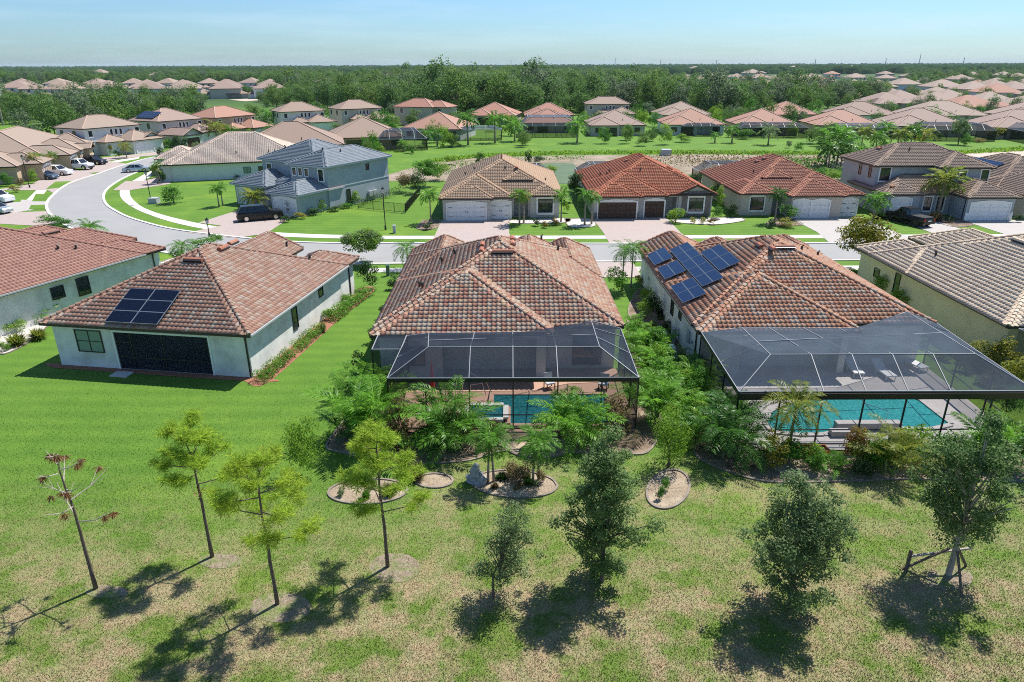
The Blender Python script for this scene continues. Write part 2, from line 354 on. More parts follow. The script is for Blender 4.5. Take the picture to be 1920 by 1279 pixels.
# grass: green turf with straw patches, thicker towards the open strip south of the gardens
def grassmat(name, blade=False):
    m, N, L, P = newmat(name)
    t = N.new('ShaderNodeTexCoord'); sx = N.new('ShaderNodeSeparateXYZ'); L.new(t.outputs['Object'], sx.inputs[0])
    big, _ = noise_fac(N, L, .35, .38, .62, 5); mid, _ = noise_fac(N, L, 1.6, .40, .60, 8, rough=.7); fine, fn = noise_fac(N, L, 16, .35, .65, 8, rough=.75)
    small, _ = noise_fac(N, L, 5, .38, .62, 6, rough=.7)
    c = mixc(N, L, big, (.062, .148, .017), (.104, .196, .025))
    c = mixc(N, L, math_(N, L, 'MULTIPLY', small, .5), c, (.070, .150, .016))
    fine2, _ = noise_fac(N, L, 9, .5, .72, 8, rough=.8); c = mixc(N, L, math_(N, L, 'MULTIPLY', fine2, .7), c, (.035, .085, .010))
    c = mixc(N, L, math_(N, L, 'MULTIPLY', fine, .55), c, (.17, .30, .04))
    wv_ = N.new('ShaderNodeTexWave'); wv_.bands_direction = 'Y'; wv_.inputs['Scale'].default_value = .22; wv_.inputs['Distortion'].default_value = 1.6; wv_.inputs['Detail'].default_value = 3; wv_.inputs['Detail Scale'].default_value = .4; L.new(t.outputs['Object'], wv_.inputs['Vector'])
    c = mixc(N, L, math_(N, L, 'MULTIPLY', wv_.outputs['Fac'], .28), c, (.045, .115, .014))
    yl, _ = noise_fac(N, L, .12, .52, .72, 4); c = mixc(N, L, math_(N, L, 'MULTIPLY', yl, .5), c, (.19, .29, .03))
    # dryness by place
    def rng_(sock, a, b, lo=0., hi=1.):
        r = N.new('ShaderNodeMapRange'); r.inputs['From Min'].default_value = a; r.inputs['From Max'].default_value = b; r.inputs['To Min'].default_value = lo; r.inputs['To Max'].default_value = hi; L.new(sock, r.inputs['Value']); return r.outputs['Result']
    dy = rng_(sx.outputs['Y'], 30.0, 20.5)             # dry in the open strip
    dl = rng_(sx.outputs['X'], -7, -4)                 # lush lawn to the west keeps green a little longer
    dy2 = rng_(sx.outputs['Y'], 34.0, 28.0); dy2 = math_(N, L, 'MULTIPLY', dy2, dl); dy = math_(N, L, 'MAXIMUM', dy, math_(N, L, 'MULTIPLY', dy2, .75))
    patch, _ = noise_fac(N, L, .46, .405, .57, 9, rough=.64)
    d = math_(N, L, 'MULTIPLY', math_(N, L, 'ADD', patch, .02), dy)
    d = math_(N, L, 'ADD', d, math_(N, L, 'MULTIPLY', math_(N, L, 'SUBTRACT', mid, .5), .55)); d = math_(N, L, 'MULTIPLY', d, dy)
    gap = rng_(fn, .42, .58); d = math_(N, L, 'MULTIPLY', d, math_(N, L, 'ADD', math_(N, L, 'MULTIPLY', gap, .38), .58))
    cl = N.new('ShaderNodeClamp'); L.new(d, cl.inputs[0]); d = cl.outputs[0]
    straw = mixc(N, L, fine, (.27, .21, .12), (.49, .40, .26)); straw = mixc(N, L, math_(N, L, 'MULTIPLY', mid, .55), straw, (.30, .20, .11))
    c = mixc(N, L, math_(N, L, 'MULTIPLY', dy, .45), c, mixc(N, L, fine, (.10, .135, .025), (.21, .24, .06)))
    c = mixc(N, L, d, c, straw)
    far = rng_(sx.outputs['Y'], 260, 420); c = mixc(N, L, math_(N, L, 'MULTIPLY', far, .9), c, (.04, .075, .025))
    L.new(c, P.inputs['Base Color']); P.inputs['Roughness'].default_value = .85; P.inputs['Specular IOR Level'].default_value = .15
    if not blade:
        bp = N.new('ShaderNodeBump'); bp.inputs['Strength'].default_value = .9; bp.inputs['Distance'].default_value = .06
        L.new(fn, bp.inputs['Height']); L.new(bp.outputs[0], P.inputs['Normal'])
    return m
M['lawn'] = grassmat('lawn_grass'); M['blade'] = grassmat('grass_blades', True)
LM = {
 'oak': leafmat('leaf_oak', [(.06, .13, .035), (.11, .20, .06), (.16, .26, .08), (.34, .44, .18)], 0.53),
 'oakgrey': leafmat('leaf_oak_grey', [(.09, .16, .055), (.14, .22, .085), (.20, .29, .12), (.36, .45, .22)], 0.53),
 'pine': leafmat('leaf_pine', [(.34, .52, .05), (.48, .64, .08), (.22, .38, .04), (.56, .62, .10)], 0.60, .6, .1),
 'palm': leafmat('leaf_palm', [(.08, .23, .022), (.18, .40, .045), (.05, .14, .016)], 0.53, .38, .22),
 'areca': leafmat('leaf_areca', [(.13, .34, .03), (.25, .50, .05), (.07, .20, .018)], 0.58, .4, .22),
 'palmdark': leafmat('leaf_palm_dark', [(.05, .15, .022), (.085, .21, .03), (.035, .11, .018)], 0.48, .35, .22),
 'palmyellow': leafmat('leaf_palm_yellow', [(.26, .30, .04), (.16, .25, .04), (.36, .33, .05)], 0.58, .4, .22),
 'lime': leafmat('leaf_lime', [(.18, .34, .03), (.27, .43, .045), (.12, .25, .025)], 0.58),
 'green': leafmat('leaf_green', [(.07, .22, .02), (.12, .30, .03), (.05, .15, .018)], 0.53),
 'dark': leafmat('leaf_dark', [(.035, .085, .02), (.055, .12, .03), (.03, .07, .018)], 0.43),
 'yellow': leafmat('leaf_yellow', [(.38, .34, .04), (.20, .28, .04), (.45, .36, .06), (.14, .22, .03)], 0.58),
 'croton': leafmat('leaf_croton', [(.30, .06, .03), (.13, .16, .03), (.36, .22, .04), (.07, .12, .03)], 0.48),
 'brown': leafmat('leaf_brown', [(.24, .17, .08), (.13, .14, .05), (.30, .20, .10), (.09, .12, .04)], 0.48),
 'wood1': leafmat('leaf_wood_a', [(.09, .19, .04), (.15, .27, .06), (.055, .13, .03)], 0.48),
 'wood2': leafmat('leaf_wood_b', [(.12, .22, .04), (.17, .27, .055), (.08, .16, .03)], 0.48),
 'wood3': leafmat('leaf_wood_c', [(.12, .18, .09), (.18, .24, .13), (.09, .14, .065)], 0.43),
}

# ------------------------------------------------------------------ ground, roads, drives
def sheet(name, poly, z, mat, kind='structure', parent=None):
    b = MB(); b.face([(p[0], p[1], z) for p in poly]); o = b.build(name, mat, parent)
    if parent is None: tag(o, kind=kind)
    return o
def smooth(pts, n=6):
    out = []
    P = [Vector(p) for p in pts]
    for i in range(len(P)-1):
        p0 = P[max(i-1, 0)]; p1 = P[i]; p2 = P[i+1]; p3 = P[min(i+2, len(P)-1)]
        for k in range(n):
            t = k/n
            out.append(0.5*((2*p1)+(p2-p0)*t+(2*p0-5*p1+4*p2-p3)*t*t+(3*p1-p0-3*p2+p3)*t*t*t))
    out.append(P[-1]); return out
def PX(l, z=0): return [at(*p, z) for p in l]
def strip(name, pts, w, z0, z1, mat, parent=None, kind='structure'):
    """a real step of width w following pts, offset to the left"""
    b = MB(); P = [Vector(p) for p in pts]; k = len(P); a = []; c = []
    for i, p in enumerate(P):
        d = (P[min(i+1, k-1)]-P[max(i-1, 0)]).normalized(); n = Vector((-d.y, d.x)); a.append(p); c.append(p+n*w)
    for i in range(k-1):
        b.face([(*a[i], z1), (*a[i+1], z1), (*c[i+1], z1), (*c[i], z1)])
        b.face([(*a[i+1], z0), (*a[i+1], z1), (*a[i], z1), (*a[i], z0)]); b.face([(*c[i], z0), (*c[i], z1), (*c[i+1], z1), (*c[i+1], z0)])
    b.face([(*a[0], z0), (*a[0], z1), (*c[0], z1), (*c[0], z0)]); b.face([(*a[-1], z1), (*a[-1], z0), (*c[-1], z0), (*c[-1], z1)])
    o = b.build(name, mat, parent)
    if parent is None and kind: tag(o, kind=kind)
    return o
g = MB(); S_ = 14000
ys = [-60, 60, 300, 1500, S_]; xs = [-S_, -400, 400, S_]
for i in range(3):
    for j in range(4):
        g.face([(xs[i], ys[j], 0), (xs[i+1], ys[j], 0), (xs[i+1], ys[j+1], 0), (xs[i], ys[j+1], 0)])
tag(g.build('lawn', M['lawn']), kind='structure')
outer = smooth([Vector(p) for p in PX([(312, 291), (275, 298), (250, 305), (217, 315), (183, 327), (142, 340), (120, 351), (104, 364), (93, 376), (90, 388), (97, 402), (118, 418), (150, 434), (200, 450), (262, 464), (330, 476), (450, 488), (600, 494)])]+[Vector((-12, 67.2)), Vector((0, 67.6)), Vector((30, 67.9)), Vector((90, 68))])
inner = smooth([Vector(p) for p in PX([(318, 299), (300, 305), (275, 314), (258, 322), (233, 333), (215, 343), (200, 354), (193, 364), (192, 374), (199, 386), (214, 396), (236, 407), (270, 418), (320, 430), (400, 441), (509, 452)])]+[Vector((-20, 75.6)), Vector((-8.4, 75.4)), Vector((10, 74.9)), Vector((34, 74.8)), Vector((90, 74.9))])
b = MB(); n = 200
def resample(P, n):
    P = [Vector(p) for p in P]; d = [0]
    for i in range(1, len(P)): d.append(d[-1]+(P[i]-P[i-1]).length)
    out = []
    for k in range(n):
        t = d[-1]*k/(n-1); i = 0
        while i < len(d)-2 and d[i+1] < t: i += 1
        f = (t-d[i])/max(1e-6, d[i+1]-d[i]); out.append(P[i].lerp(P[i+1], min(1, f)))
    return out
def ribbon(name, A, B, z, mat, n=120):
    A = resample(A, n); B = resample(B, n); b = MB()
    for i in range(n-1): b.face([(*A[i], z), (*A[i+1], z), (*B[i+1], z), (*B[i], z)])
    return tag(b.build(name, mat), kind='structure')
ribbon('road', outer, inner, .012, M['asphalt'])
strip('kerb', inner, .35, .0, .10, M['kerb']); strip('kerb', list(reversed(outer)), .35, .0, .10, M['kerb'])
# pavements
swo = smooth([Vector(p) for p in PX([(225, 355), (225, 367), (233, 378), (249, 389), (270, 399), (320, 416), (392, 431), (495, 442)])]+[Vector((-20, 78.1)), Vector((-8, 77.6)), Vector((40, 77.4)), Vector((90, 77.6))])
swi = smooth([Vector(p) for p in PX([(243, 355), (245, 368), (258, 382), (277, 393), (320, 407), (400, 424), (495, 434.5)])]+[Vector((-20, 79.8)), Vector((-8, 79.2)), Vector((40, 79.0)), Vector((90, 79.2))])
ribbon('pavement', swo, swi, .022, M['concrete'])
ribbon('pavement', [Vector((-14, 64.0)), Vector((90, 64.6))], [Vector((-14, 65.5)), Vector((90, 66.1))], .022, M['concrete'], 20)
ribbon('pavement', PX([(262, 344), (283, 331), (305, 318)]), PX([(246, 341), (272, 326), (300, 313)]), .022, M['concrete'], 10)
ribbon('pavement', PX([(68, 357), (100, 345), (140, 328), (200, 308), (260, 298)]), PX([(88, 357), (117, 341), (150, 324), (205, 303), (262, 294)]), .022, M['concrete'], 20)
ribbon('pavement', PX([(30, 395), (68, 357)]), PX([(57, 395), (88, 357)]), .024, M['concrete'], 6)
ribbon('pavement', PX([(320, 476), (345, 490)]), PX([(345, 478), (372, 492)]), .022, M['concrete'], 4)
# driveways (world metres)
def drive(poly, mat, z=.03): return sheet('driveway', poly, z, mat)
drive([(-9.0, 75.3), (.2, 75.2), (-.3, 80.5), (-.3, 88.6), (-9.0, 88.0)], M['paver_pink'], .032)
drive([(10.9, 75.2), (20.6, 75.2), (20.0, 80), (20.2, 89.4), (10.5, 88.8), (10.9, 80)], M['paver_pink'], .032)
drive([(35.4, 75.1), (45.6, 75.1), (45.4, 88.8), (36, 88.4), (36.2, 80.5)], M['paver_pale'], .032)
drive([(49.5, 75.1), (54.6, 75.1), (53.4, 90.8), (49.3, 90.8)], M['paver_pale'], .032)
drive([(57.6, 75.1), (68, 75.1), (65.8, 86.8), (57.2, 86.8)], M['paver_pale'], .032)
drive(PX([(352, 437), (442, 447), (500, 438), (555, 402), (495, 398), (470, 415), (430, 420)]), M['paver_pink'], .032)
drive(PX([(420, 424), (520, 394), (480, 384), (372, 418)]), M['paver_pink'], .030)
drive([(7.8, 62), (12.2, 62), (12.2, 67.5), (8.4, 67.5)], M['paver_pink'], .032)
drive(PX([(212, 357), (243, 357), (320, 345), (312, 330), (264, 340), (235, 340)]), M['paver_pink'], .032)
drive(PX([(0, 357), (90, 357), (103, 364), (118, 352), (95, 336), (60, 345), (0, 355)]), M['paver_pink'], .028)
drive(PX([(60, 345), (130, 346), (180, 328), (140, 318), (90, 330)]), M['paver_pink'], .030)
drive(PX([(140, 326), (196, 323), (240, 308), (205, 302), (170, 310)]), M['paver_pink'], .034)
drive(PX([(0, 373), (88, 377), (91, 388), (25, 400), (0, 402)]), M['paver_pale'], .029)
drive(PX([(0, 400), (94, 396), (116, 418), (70, 424), (0, 420)]), M['paver_pink'], .031)
drive(PX([(200, 302), (262, 294), (310, 290), (300, 284), (250, 290), (190, 296)]), M['paver_pink'], .033)
# verge patches between pavement and road on the left bend
for q in ([(20, 365), (46, 365), (38, 379), (24, 379)], [(67, 364), (96, 364), (87, 378), (60, 378)], [(58, 385), (88, 384), (86, 392), (54, 393)], [(104, 341), (138, 340), (118, 352), (86, 355)]):
    sheet('verge', PX(q), .036, M['lawn'])
# pond, bank and marsh
marsh = surf('marsh_ground', (.27, .21, .16), (.17, .15, .08), .35, .95, .5, 3, c=(.36, .29, .23), cscale=.12, lo=.4, hi=.6)
sheet('bank', PX([(690, 340), (760, 318), (830, 302), (900, 296), (1050, 292), (1300, 290), (1540, 292), (1700, 290), (1700, 330), (1560, 345), (1330, 345), (1080, 345), (860, 340)]), .02, marsh)
sheet('shore', PX([(1660, 294), (1920, 283), (2300, 280), (2300, 330), (1660, 330)]), .028, M['sand'])
sheet('pond', PX([(1750, 306), (1860, 299), (1920, 297), (2300, 292), (2300, 330), (1830, 325)]), .036, M['pond'])
pg = watermat('pond_water_green', (.05, .10, .02), (.10, .13, .04), .4, .5, .1)
sheet('pond', PX([(985, 312), (1040, 305), (1075, 307), (1085, 318), (1072, 345), (1020, 345), (1000, 330)]), .036, pg)
sheet('fairway', PX([(398, 182), (440, 181), (505, 180), (520, 192), (505, 198), (400, 199)]), .03, M['lawn'])
sheet('golf_green', PX([(430, 187), (470, 185), (500, 187), (460, 190)]), .04, M['sand'])

# ------------------------------------------------------------------ roof tiles
TW, TE = 0.31, 0.36
def profile(seg):
    s = np.linspace(0, 1, seg+1)
    return s, np.where(s < .62, .046*np.sin(np.pi*s/.62), -.012*np.sin(np.pi*(s-.62)/.38))
def tile_template(seg, flat=False):
    s, h = profile(seg)
    if flat: h = h*0+.01; h[0] = -.005; h[-1] = -.005
    n = seg+1; V = []
    for j in range(n): V.append((s[j]*TW, -.0, h[j]+.034))
    for j in range(n): V.append((s[j]*TW, TE*1.08, h[j]+.008))
    for j in range(n): V.append((s[j]*TW, .004, h[j]*.5-.01))
    Fc = []
    for j in range(seg): Fc.append((j, j+1, n+j+1, n+j))
    for j in range(seg): Fc.append((2*n+j, 2*n+j+1, j+1, j))
    return np.array(V), np.array(Fc)
def clip_poly(pts, E):
    for (a, b_, c) in E:
        out = []; k = len(pts)
        for i in range(k):
            p = pts[i]; q = pts[(i+1) % k]; dp = a*p[0]+b_*p[1]+c; dq = a*q[0]+b_*q[1]+c
            if dp >= 0: out.append(p)
            if (dp >= 0) != (dq >= 0):
                t = dp/(dp-dq); out.append(tuple(p[m]+t*(q[m]-p[m]) for m in range(3)))
        pts = out
        if len(pts) < 3: return []
    return pts
def vol_planes(v):
    x0, x1, y0, y1 = v['r']; z = v['z']; s = v['s']; gb = v.get('g', '')
    w = x1-x0; d = y1-y0; pl = {}; lines = []
    c = [(x0, y0, z), (x1, y0, z), (x1, y1, z), (x0, y1, z)]
    if v.get('axis', 'y' if d >= w else 'x') == 'y':
        h = w/2*s; xm = (x0+x1)/2
        A = (xm, y0 if 'S' in gb else y0+w/2, z+h); B = (xm, y1 if 'N' in gb else y1-w/2, z+h)
        if 'S' not in gb: pl['S'] = [c[0], c[1], A]
        if 'N' not in gb: pl['N'] = [c[2], c[3], B]
        pl['E'] = [c[1], c[2], B, A]; pl['W'] = [c[3], c[0], A, B]
        lines = [(c[0], A, 'S' in gb), (c[1], A, 'S' in gb), (c[2], B, 'N' in gb), (c[3], B, 'N' in gb), (A, B, False)]
        gab = ([('S', [c[0], c[1], A])] if 'S' in gb else [])+([('N', [c[2], c[3], B])] if 'N' in gb else [])
    else:
        h = d/2*s; ym = (y0+y1)/2
        A = (x0 if 'W' in gb else x0+d/2, ym, z+h); B = (x1 if 'E' in gb else x1-d/2, ym, z+h)
        if 'W' not in gb: pl['W'] = [c[3], c[0], A]
        if 'E' not in gb: pl['E'] = [c[1], c[2], B]
        pl['S'] = [c[0], c[1], B, A]; pl['N'] = [c[2], c[3], A, B]
        lines = [(c[0], A, 'W' in gb), (c[3], A, 'W' in gb), (c[1], B, 'E' in gb), (c[2], B, 'E' in gb), (A, B, False)]
        gab = ([('W', [c[3], c[0], A])] if 'W' in gb else [])+([('E', [c[1], c[2], B])] if 'E' in gb else [])
    return pl, lines, gab
def vol_h(v, x, y):
    x0, x1, y0, y1 = v['r']; gb = v.get('g', ''); d = np.full(np.shape(x), 1e9)
    if 'W' not in gb: d = np.minimum(d, x-x0)
    if 'E' not in gb: d = np.minimum(d, x1-x)
    if 'S' not in gb: d = np.minimum(d, y-y0)
    if 'N' not in gb: d = np.minimum(d, y1-y)
    ins = (x >= x0) & (x <= x1) & (y >= y0) & (y <= y1)
    return np.where(ins, v['z']+d*v['s'], -1e9)
SIDE = {'S': lambda r, o: (Vector((r[0]+o, r[2]+o, 0)), Vector((1, 0, 0)), Vector((0, -1, 0)), r[1]-r[0]-2*o),
        'N': lambda r, o: (Vector((r[1]-o, r[3]-o, 0)), Vector((-1, 0, 0)), Vector((0, 1, 0)), r[1]-r[0]-2*o),
        'E': lambda r, o: (Vector((r[1]-o, r[2]+o, 0)), Vector((0, 1, 0)), Vector((1, 0, 0)), r[3]-r[2]-2*o),
        'W': lambda r, o: (Vector((r[0]+o, r[3]-o, 0)), Vector((0, -1, 0)), Vector((-1, 0, 0)), r[3]-r[2]-2*o)}
CAPL = 0.40
_caps = {}
def cap_mesh(tm):
    if tm.name in _caps: return _caps[tm.name]
    b = MB(); k = 5
    for (y, r, h) in ((0, .14, .05), (CAPL*1.05, .115, .02)):
        for j in range(k+1):
            a = math.pi*j/k; b.v.append((-r*math.cos(a), y, r*math.sin(a)*.95+h-.05))
    for j in range(k): b.f.append((j, j+k+1, j+k+2, j+1)); b.m.append(0)
    b.f.append(tuple(range(0, k+1))); b.m.append(0)
    _caps[tm.name] = b.mesh('ridge_tile', tm); return _caps[tm.name]
_tiles = {}
HS = []
KS = .9746
def K3(p): return (p[0]*KS, p[1]*KS, CH-(CH-p[2])*KS)
def house(name, label, ox, oy, rot, vols, wall, tm, lod='mid', over=.45, fascia='fascia', openings={}, near=0, group=None, flat=False, cat='house', farmat=None):
    if near:      # near houses were surveyed at eave height 2.75 m; the true eaves stand at 3.15 m, a little closer
        ox, oy = ox*KS, oy*KS
        for v in vols: v['r'] = tuple(q*KS for q in v['r']); v['z'] = CH-(CH-v.get('z', 2.75))*KS
    root = empty(name, (ox, oy, 0), R(rot), label, cat, group)
    wm = M[wall]; rm = TM[tm] if tm in TM else M[tm]
    for i, v in enumerate(vols):
        v.setdefault('z', 2.75); v.setdefault('s', .45); v['z'] += i*.007
    wb = MB(); rb = MB(); Hp = Matrix.Translation((ox, oy, 0)) @ Matrix.Rotation(R(rot), 4, 'Z')
    for i, v in enumerate(vols):
        o = over+i*.003; z = v['z']; r = v['r']; zt = z-.03
        for sd in 'SENW':
            O, U, N_, L = SIDE[sd](r, o)
            ops = sorted(openings.get((i, sd), []))
            u = 0
            def q(u0, u1, z0, z1):
                if u1-u0 < 1e-4 or z1-z0 < 1e-4: return
                wb.face([O+U*u0+Vector((0, 0, z0)), O+U*u1+Vector((0, 0, z0)), O+U*u1+Vector((0, 0, z1)), O+U*u0+Vector((0, 0, z1))])
            for (a, b_, z0, z1, dp) in ops:
                q(u, a, 0, zt); q(a, b_, 0, z0); q(a, b_, z1, zt); u = b_
                I = -N_*dp; A = O+U*a; B = O+U*b_
                zz = lambda p, z_: p+Vector((0, 0, z_))
                wb.face([zz(A+I, z0), zz(B+I, z0), zz(B+I, z1), zz(A+I, z1)], 1)
                wb.face([zz(A, z0), zz(A+I, z0), zz(A+I, z1), zz(A, z1)], 1); wb.face([zz(B+I, z0), zz(B, z0), zz(B, z1), zz(B+I, z1)], 1)
                wb.face([zz(A, z1), zz(A+I, z1), zz(B+I, z1), zz(B, z1)], 1); wb.face([zz(A, z0+.03), zz(B, z0+.03), zz(B+I, z0+.03), zz(A+I, z0+.03)], 2)
            q(u, L, 0, zt)
        pl, lines, gab = vol_planes(v)
        for sd, tri in gab:
            O, U, N_, L = SIDE[sd](r, o); A, B, C = [Vector(p) for p in tri]
            off = -N_*o
            wb.face([A+U*o+off+Vector((0, 0, -.03)), B-U*o+off+Vector((0, 0, -.03)), B-U*o+off+Vector((0, 0, o*v['s']-.08)), C+off+Vector((0, 0, -.08)), A+U*o+off+Vector((0, 0, o*v['s']-.08))])
            # rake boards
            for P_ in (A, B): rb.bar(P_+Vector((0, 0, -.10)), C+Vector((0, 0, -.10)), .05, .16, 1)
            # underside of the overhang
        for sd, P_ in pl.items():
            n = (Vector(P_[1])-Vector(P_[0])).cross(Vector(P_[2])-Vector(P_[0])).normalized()
            rb.face([Vector(p)-n*.02 for p in P_], 0)
        x0, x1, y0, y1 = r; e = .02
        rb.box((x0-e, y0-e, z-.20), (x1+e, y0+.03, z-.0), 1); rb.box((x0-e, y1-.03, z-.20), (x1+e, y1+e, z-.0), 1)
        rb.box((x0-e, y0+.03, z-.20), (x0+.03, y1-.03, z-.0), 1); rb.box((x1-.03, y0+.03, z-.20), (x1+e, y1-.03, z-.0), 1)
        rb.face([(x0, y0, z-.15), (x0, y1, z-.15), (x1, y1, z-.15), (x1, y0, z-.15)], 2)
    wb.build('wall', [wm, M['interior'], M['deck']], root)
    um = M['under'] if lod != 'far' else rm
    roof = rb.build('roof', [um, M[fascia], M['trim']], root)
    caps = []
    if lod != 'far':
        seg = 6 if lod == 'near' else 4
        V0, F0 = tile_template(seg, flat)
        AV = []; AF = []; AR = []; off = 0; pvV = []; pvF = []; pvR = []; cand = []
        for i, v in enumerate(vols):
            pl, lines, gab = vol_planes(v)
            for sd, P_ in pl.items():
                P_ = [np.array(p, float) for p in P_]
                U = P_[1]-P_[0]; U /= np.linalg.norm(U); N_ = np.cross(U, P_[2]-P_[0]); N_ /= np.linalg.norm(N_); Vv = np.cross(N_, U)
                o3 = P_[0]; ub = float(np.dot(P_[0], U)); uo = -(ub % TW)
                poly = [(float(np.dot(p-o3, U)), float(np.dot(p-o3, Vv))) for p in P_]
                poly[0] = (poly[0][0], -.06); poly[1] = (poly[1][0], -.06)
                E = []
                for k in range(len(poly)):
                    p = poly[k]; q_ = poly[(k+1) % len(poly)]; a = -(q_[1]-p[1]); b_ = q_[0]-p[0]; nn = math.hypot(a, b_); E.append((a/nn, b_/nn, -(a*p[0]+b_*p[1])/nn))
                us = np.arange(uo, max(p[0] for p in poly)+TW, TW); vs = np.arange(-.05, max(p[1] for p in poly), TE)
                G = np.array(np.meshgrid(us, vs)).reshape(2, -1).T
                cx = np.stack([G+np.array(c) for c in ((0, 0), (TW, 0), (TW, TE*1.08), (0, TE*1.08))], 1)
                ds = np.stack([cx[..., 0]*a+cx[..., 1]*b_+c for a, b_, c in E], -1)
                full = (ds > -.001).all(axis=(1, 2)); out = (ds < 0).all(axis=1).any(axis=1); part = ~full & ~out
                W3 = o3+cx[..., 0:1]*U+cx[..., 1:2]*Vv
                hid = np.zeros(len(G), bool)
                for j, v2 in enumerate(vols):
                    if j == i: continue
                    hh = vol_h(v2, W3[..., 0], W3[..., 1]); hid |= (hh > W3[..., 2]+(.0 if j < i else .02)).all(axis=1)
                    if v2['z'] > v['z']+2.4:   # under an upper storey
                        x0, x1, y0, y1 = v2['r']; o = over+.02
                        hid |= ((W3[..., 0] > x0+o) & (W3[..., 0] < x1-o) & (W3[..., 1] > y0+o) & (W3[..., 1] < y1-o)).all(axis=1)
                full &= ~hid; part &= ~hid
                g_ = G[full]
                B3 = np.array([U, Vv, N_])
                T3 = V0 @ B3
                base = o3+g_[:, :1]*U+g_[:, 1:]*Vv
                if near:
                    wp = base.copy(); ca, sa = math.cos(R(rot)), math.sin(R(rot))
                    wx = ox+wp[:, 0]*ca-wp[:, 1]*sa; wy = oy+wp[:, 0]*sa+wp[:, 1]*ca; wz = wp[:, 2]
                    nw = np.array([N_[0]*ca-N_[1]*sa, N_[0]*sa+N_[1]*ca, N_[2]])
                    dv = np.stack([-wx, -wy, CH-wz], 1); dist = np.linalg.norm(dv, axis=1)
                    facing = (dv @ nw)/dist
                    vis = (np.abs(wx)/(wy*.928+(CH-wz)*.372) < .75)
                    score = np.where(vis, facing/dist**2, -1)
                    for k in range(len(base)): cand.append((score[k], base[k], U, Vv, N_, len(AV), k))
                AV.append((base[:, None, :]+T3[None], F0)); AR.append(rng.random(len(base)))
                for gg in G[part]:
                    r_ = random.random()
                    for f in F0:
                        pts = [(V0[k][0]+gg[0], V0[k][1]+gg[1], V0[k][2]) for k in f]
                        if f[0] >= 2*(seg+1): pts[0] = (pts[0][0], pts[0][1]-.004, pts[0][2]); pts[1] = (pts[1][0], pts[1][1]-.004, pts[1][2]); pts[2] = (pts[2][0], pts[2][1]+.001, pts[2][2]); pts[3] = (pts[3][0], pts[3][1]+.001, pts[3][2])
                        pp = clip_poly(pts, E)
                        if pp:
                            n0 = len(pvV)
                            for p in pp: pvV.append(o3+p[0]*U+p[1]*Vv+p[2]*N_)
                            pvF.append(tuple(range(n0, n0+len(pp)))); pvR.append(r_)
            for (a, b_, rake) in lines:
                a = Vector(a); b_ = Vector(b_); L = (b_-a).length
                nseg = int(L/CAPL)
                for k in range(nseg):
                    p = a.lerp(b_, k*CAPL/L); mid = a.lerp(b_, (k+.5)*CAPL/L)
                    bad = False
                    for j, v2 in enumerate(vols):
                        if j != i:
                            hh = float(vol_h(v2, np.array(mid.x), np.array(mid.y)))
                            if hh > mid.z+.03 or (j < i and abs(hh-mid.z) < .03): bad = True
                            if v2['z'] > v['z']+2.4 and v2['r'][0]+over < mid.x < v2['r'][1]-over and v2['r'][2]+over < mid.y < v2['r'][3]-over: bad = True
                    if bad: continue
                    d = (b_-a).normalized(); x = d.cross(Vector((0, 0, 1))).normalized(); zz_ = x.cross(d)
                    p = p+zz_*(.03 if not rake else .05)
                    caps.append(Matrix(((x.x, d.x, zz_.x, p.x), (x.y, d.y, zz_.y, p.y), (x.z, d.z, zz_.z, p.z), (0, 0, 0, 1))))
        single = set()
        if near:
            cand.sort(key=lambda c: -c[0]); key = (tm, seg, flat)
            if key not in _tiles: _tiles[key] = mesh_np('roof_tile', V0, F0, rm)
            for c in cand[:near]:
                Mx = Matrix(((c[2][0], c[3][0], c[4][0], c[1][0]), (c[2][1], c[3][1], c[4][1], c[1][1]), (c[2][2], c[3][2], c[4][2], c[1][2]), (0, 0, 0, 1)))
                link('roof_tile', _tiles[key], roof, Mx); single.add((c[5], c[6]))
        VV = []; FF = []; RR = []; off = 0; nv = len(V0)
        for pi, ((vv, f0), rr) in enumerate(zip(AV, AR)):
            keep = np.array([(pi, k) not in single for k in range(len(rr))], bool) if near else np.ones(len(rr), bool)
            vv = vv[keep]; rr = rr[keep]; n_ = len(vv)
            if not n_: continue
            VV.append(vv.reshape(-1, 3)); FF.append((f0[None]+(np.arange(n_)*nv)[:, None, None]+off).reshape(-1, 4)); RR.append(np.repeat(rr, len(f0))); off += n_*nv
        me = mesh_np('roof_tiles', np.concatenate(VV), np.concatenate(FF), rm, None, np.concatenate(RR))
        tag(link('roof_tiles', me, roof), kind='stuff')
        if pvF:
            me = mesh_np('cut_tiles', np.array(pvV), pvF, rm, None, np.array(pvR)); tag(link('cut_tiles', me, roof), kind='stuff')
        cm = cap_mesh(rm)
        if near:
            for Mx in caps[:290]: link('ridge_tile', cm, roof, Mx)
        else:
            cv = np.array([v_.co for v_ in cm.vertices]); CV = []; CF = []; CR = []; o_ = 0
            fc = [tuple(p.vertices) for p in cm.polygons]
            for Mx in caps:
                m3 = np.array(Mx); CV.append(cv @ m3[:3, :3].T+m3[:3, 3])
                for f in fc: CF.append(tuple(i_+o_ for i_ in f)); CR.append(0)
                r_ = random.random(); CR[-len(fc):] = [r_]*len(fc); o_ += len(cv)
            if CV: tag(link('ridge_tiles', mesh_np('ridge_tiles', np.concatenate(CV), CF, rm, None, CR), roof), kind='stuff')
    else:
        rb2 = MB()
        for i, v in enumerate(vols):
            for (a, b_, rake) in vol_planes(v)[1]: rb2.bar(Vector(a)+Vector((0, 0, .03)), Vector(b_)+Vector((0, 0, .03)), .22, .1)
        rb2.build('ridge_cap', M['far_cap'], root)
    h = dict(root=root, vols=vols, over=over, roof=roof); return h
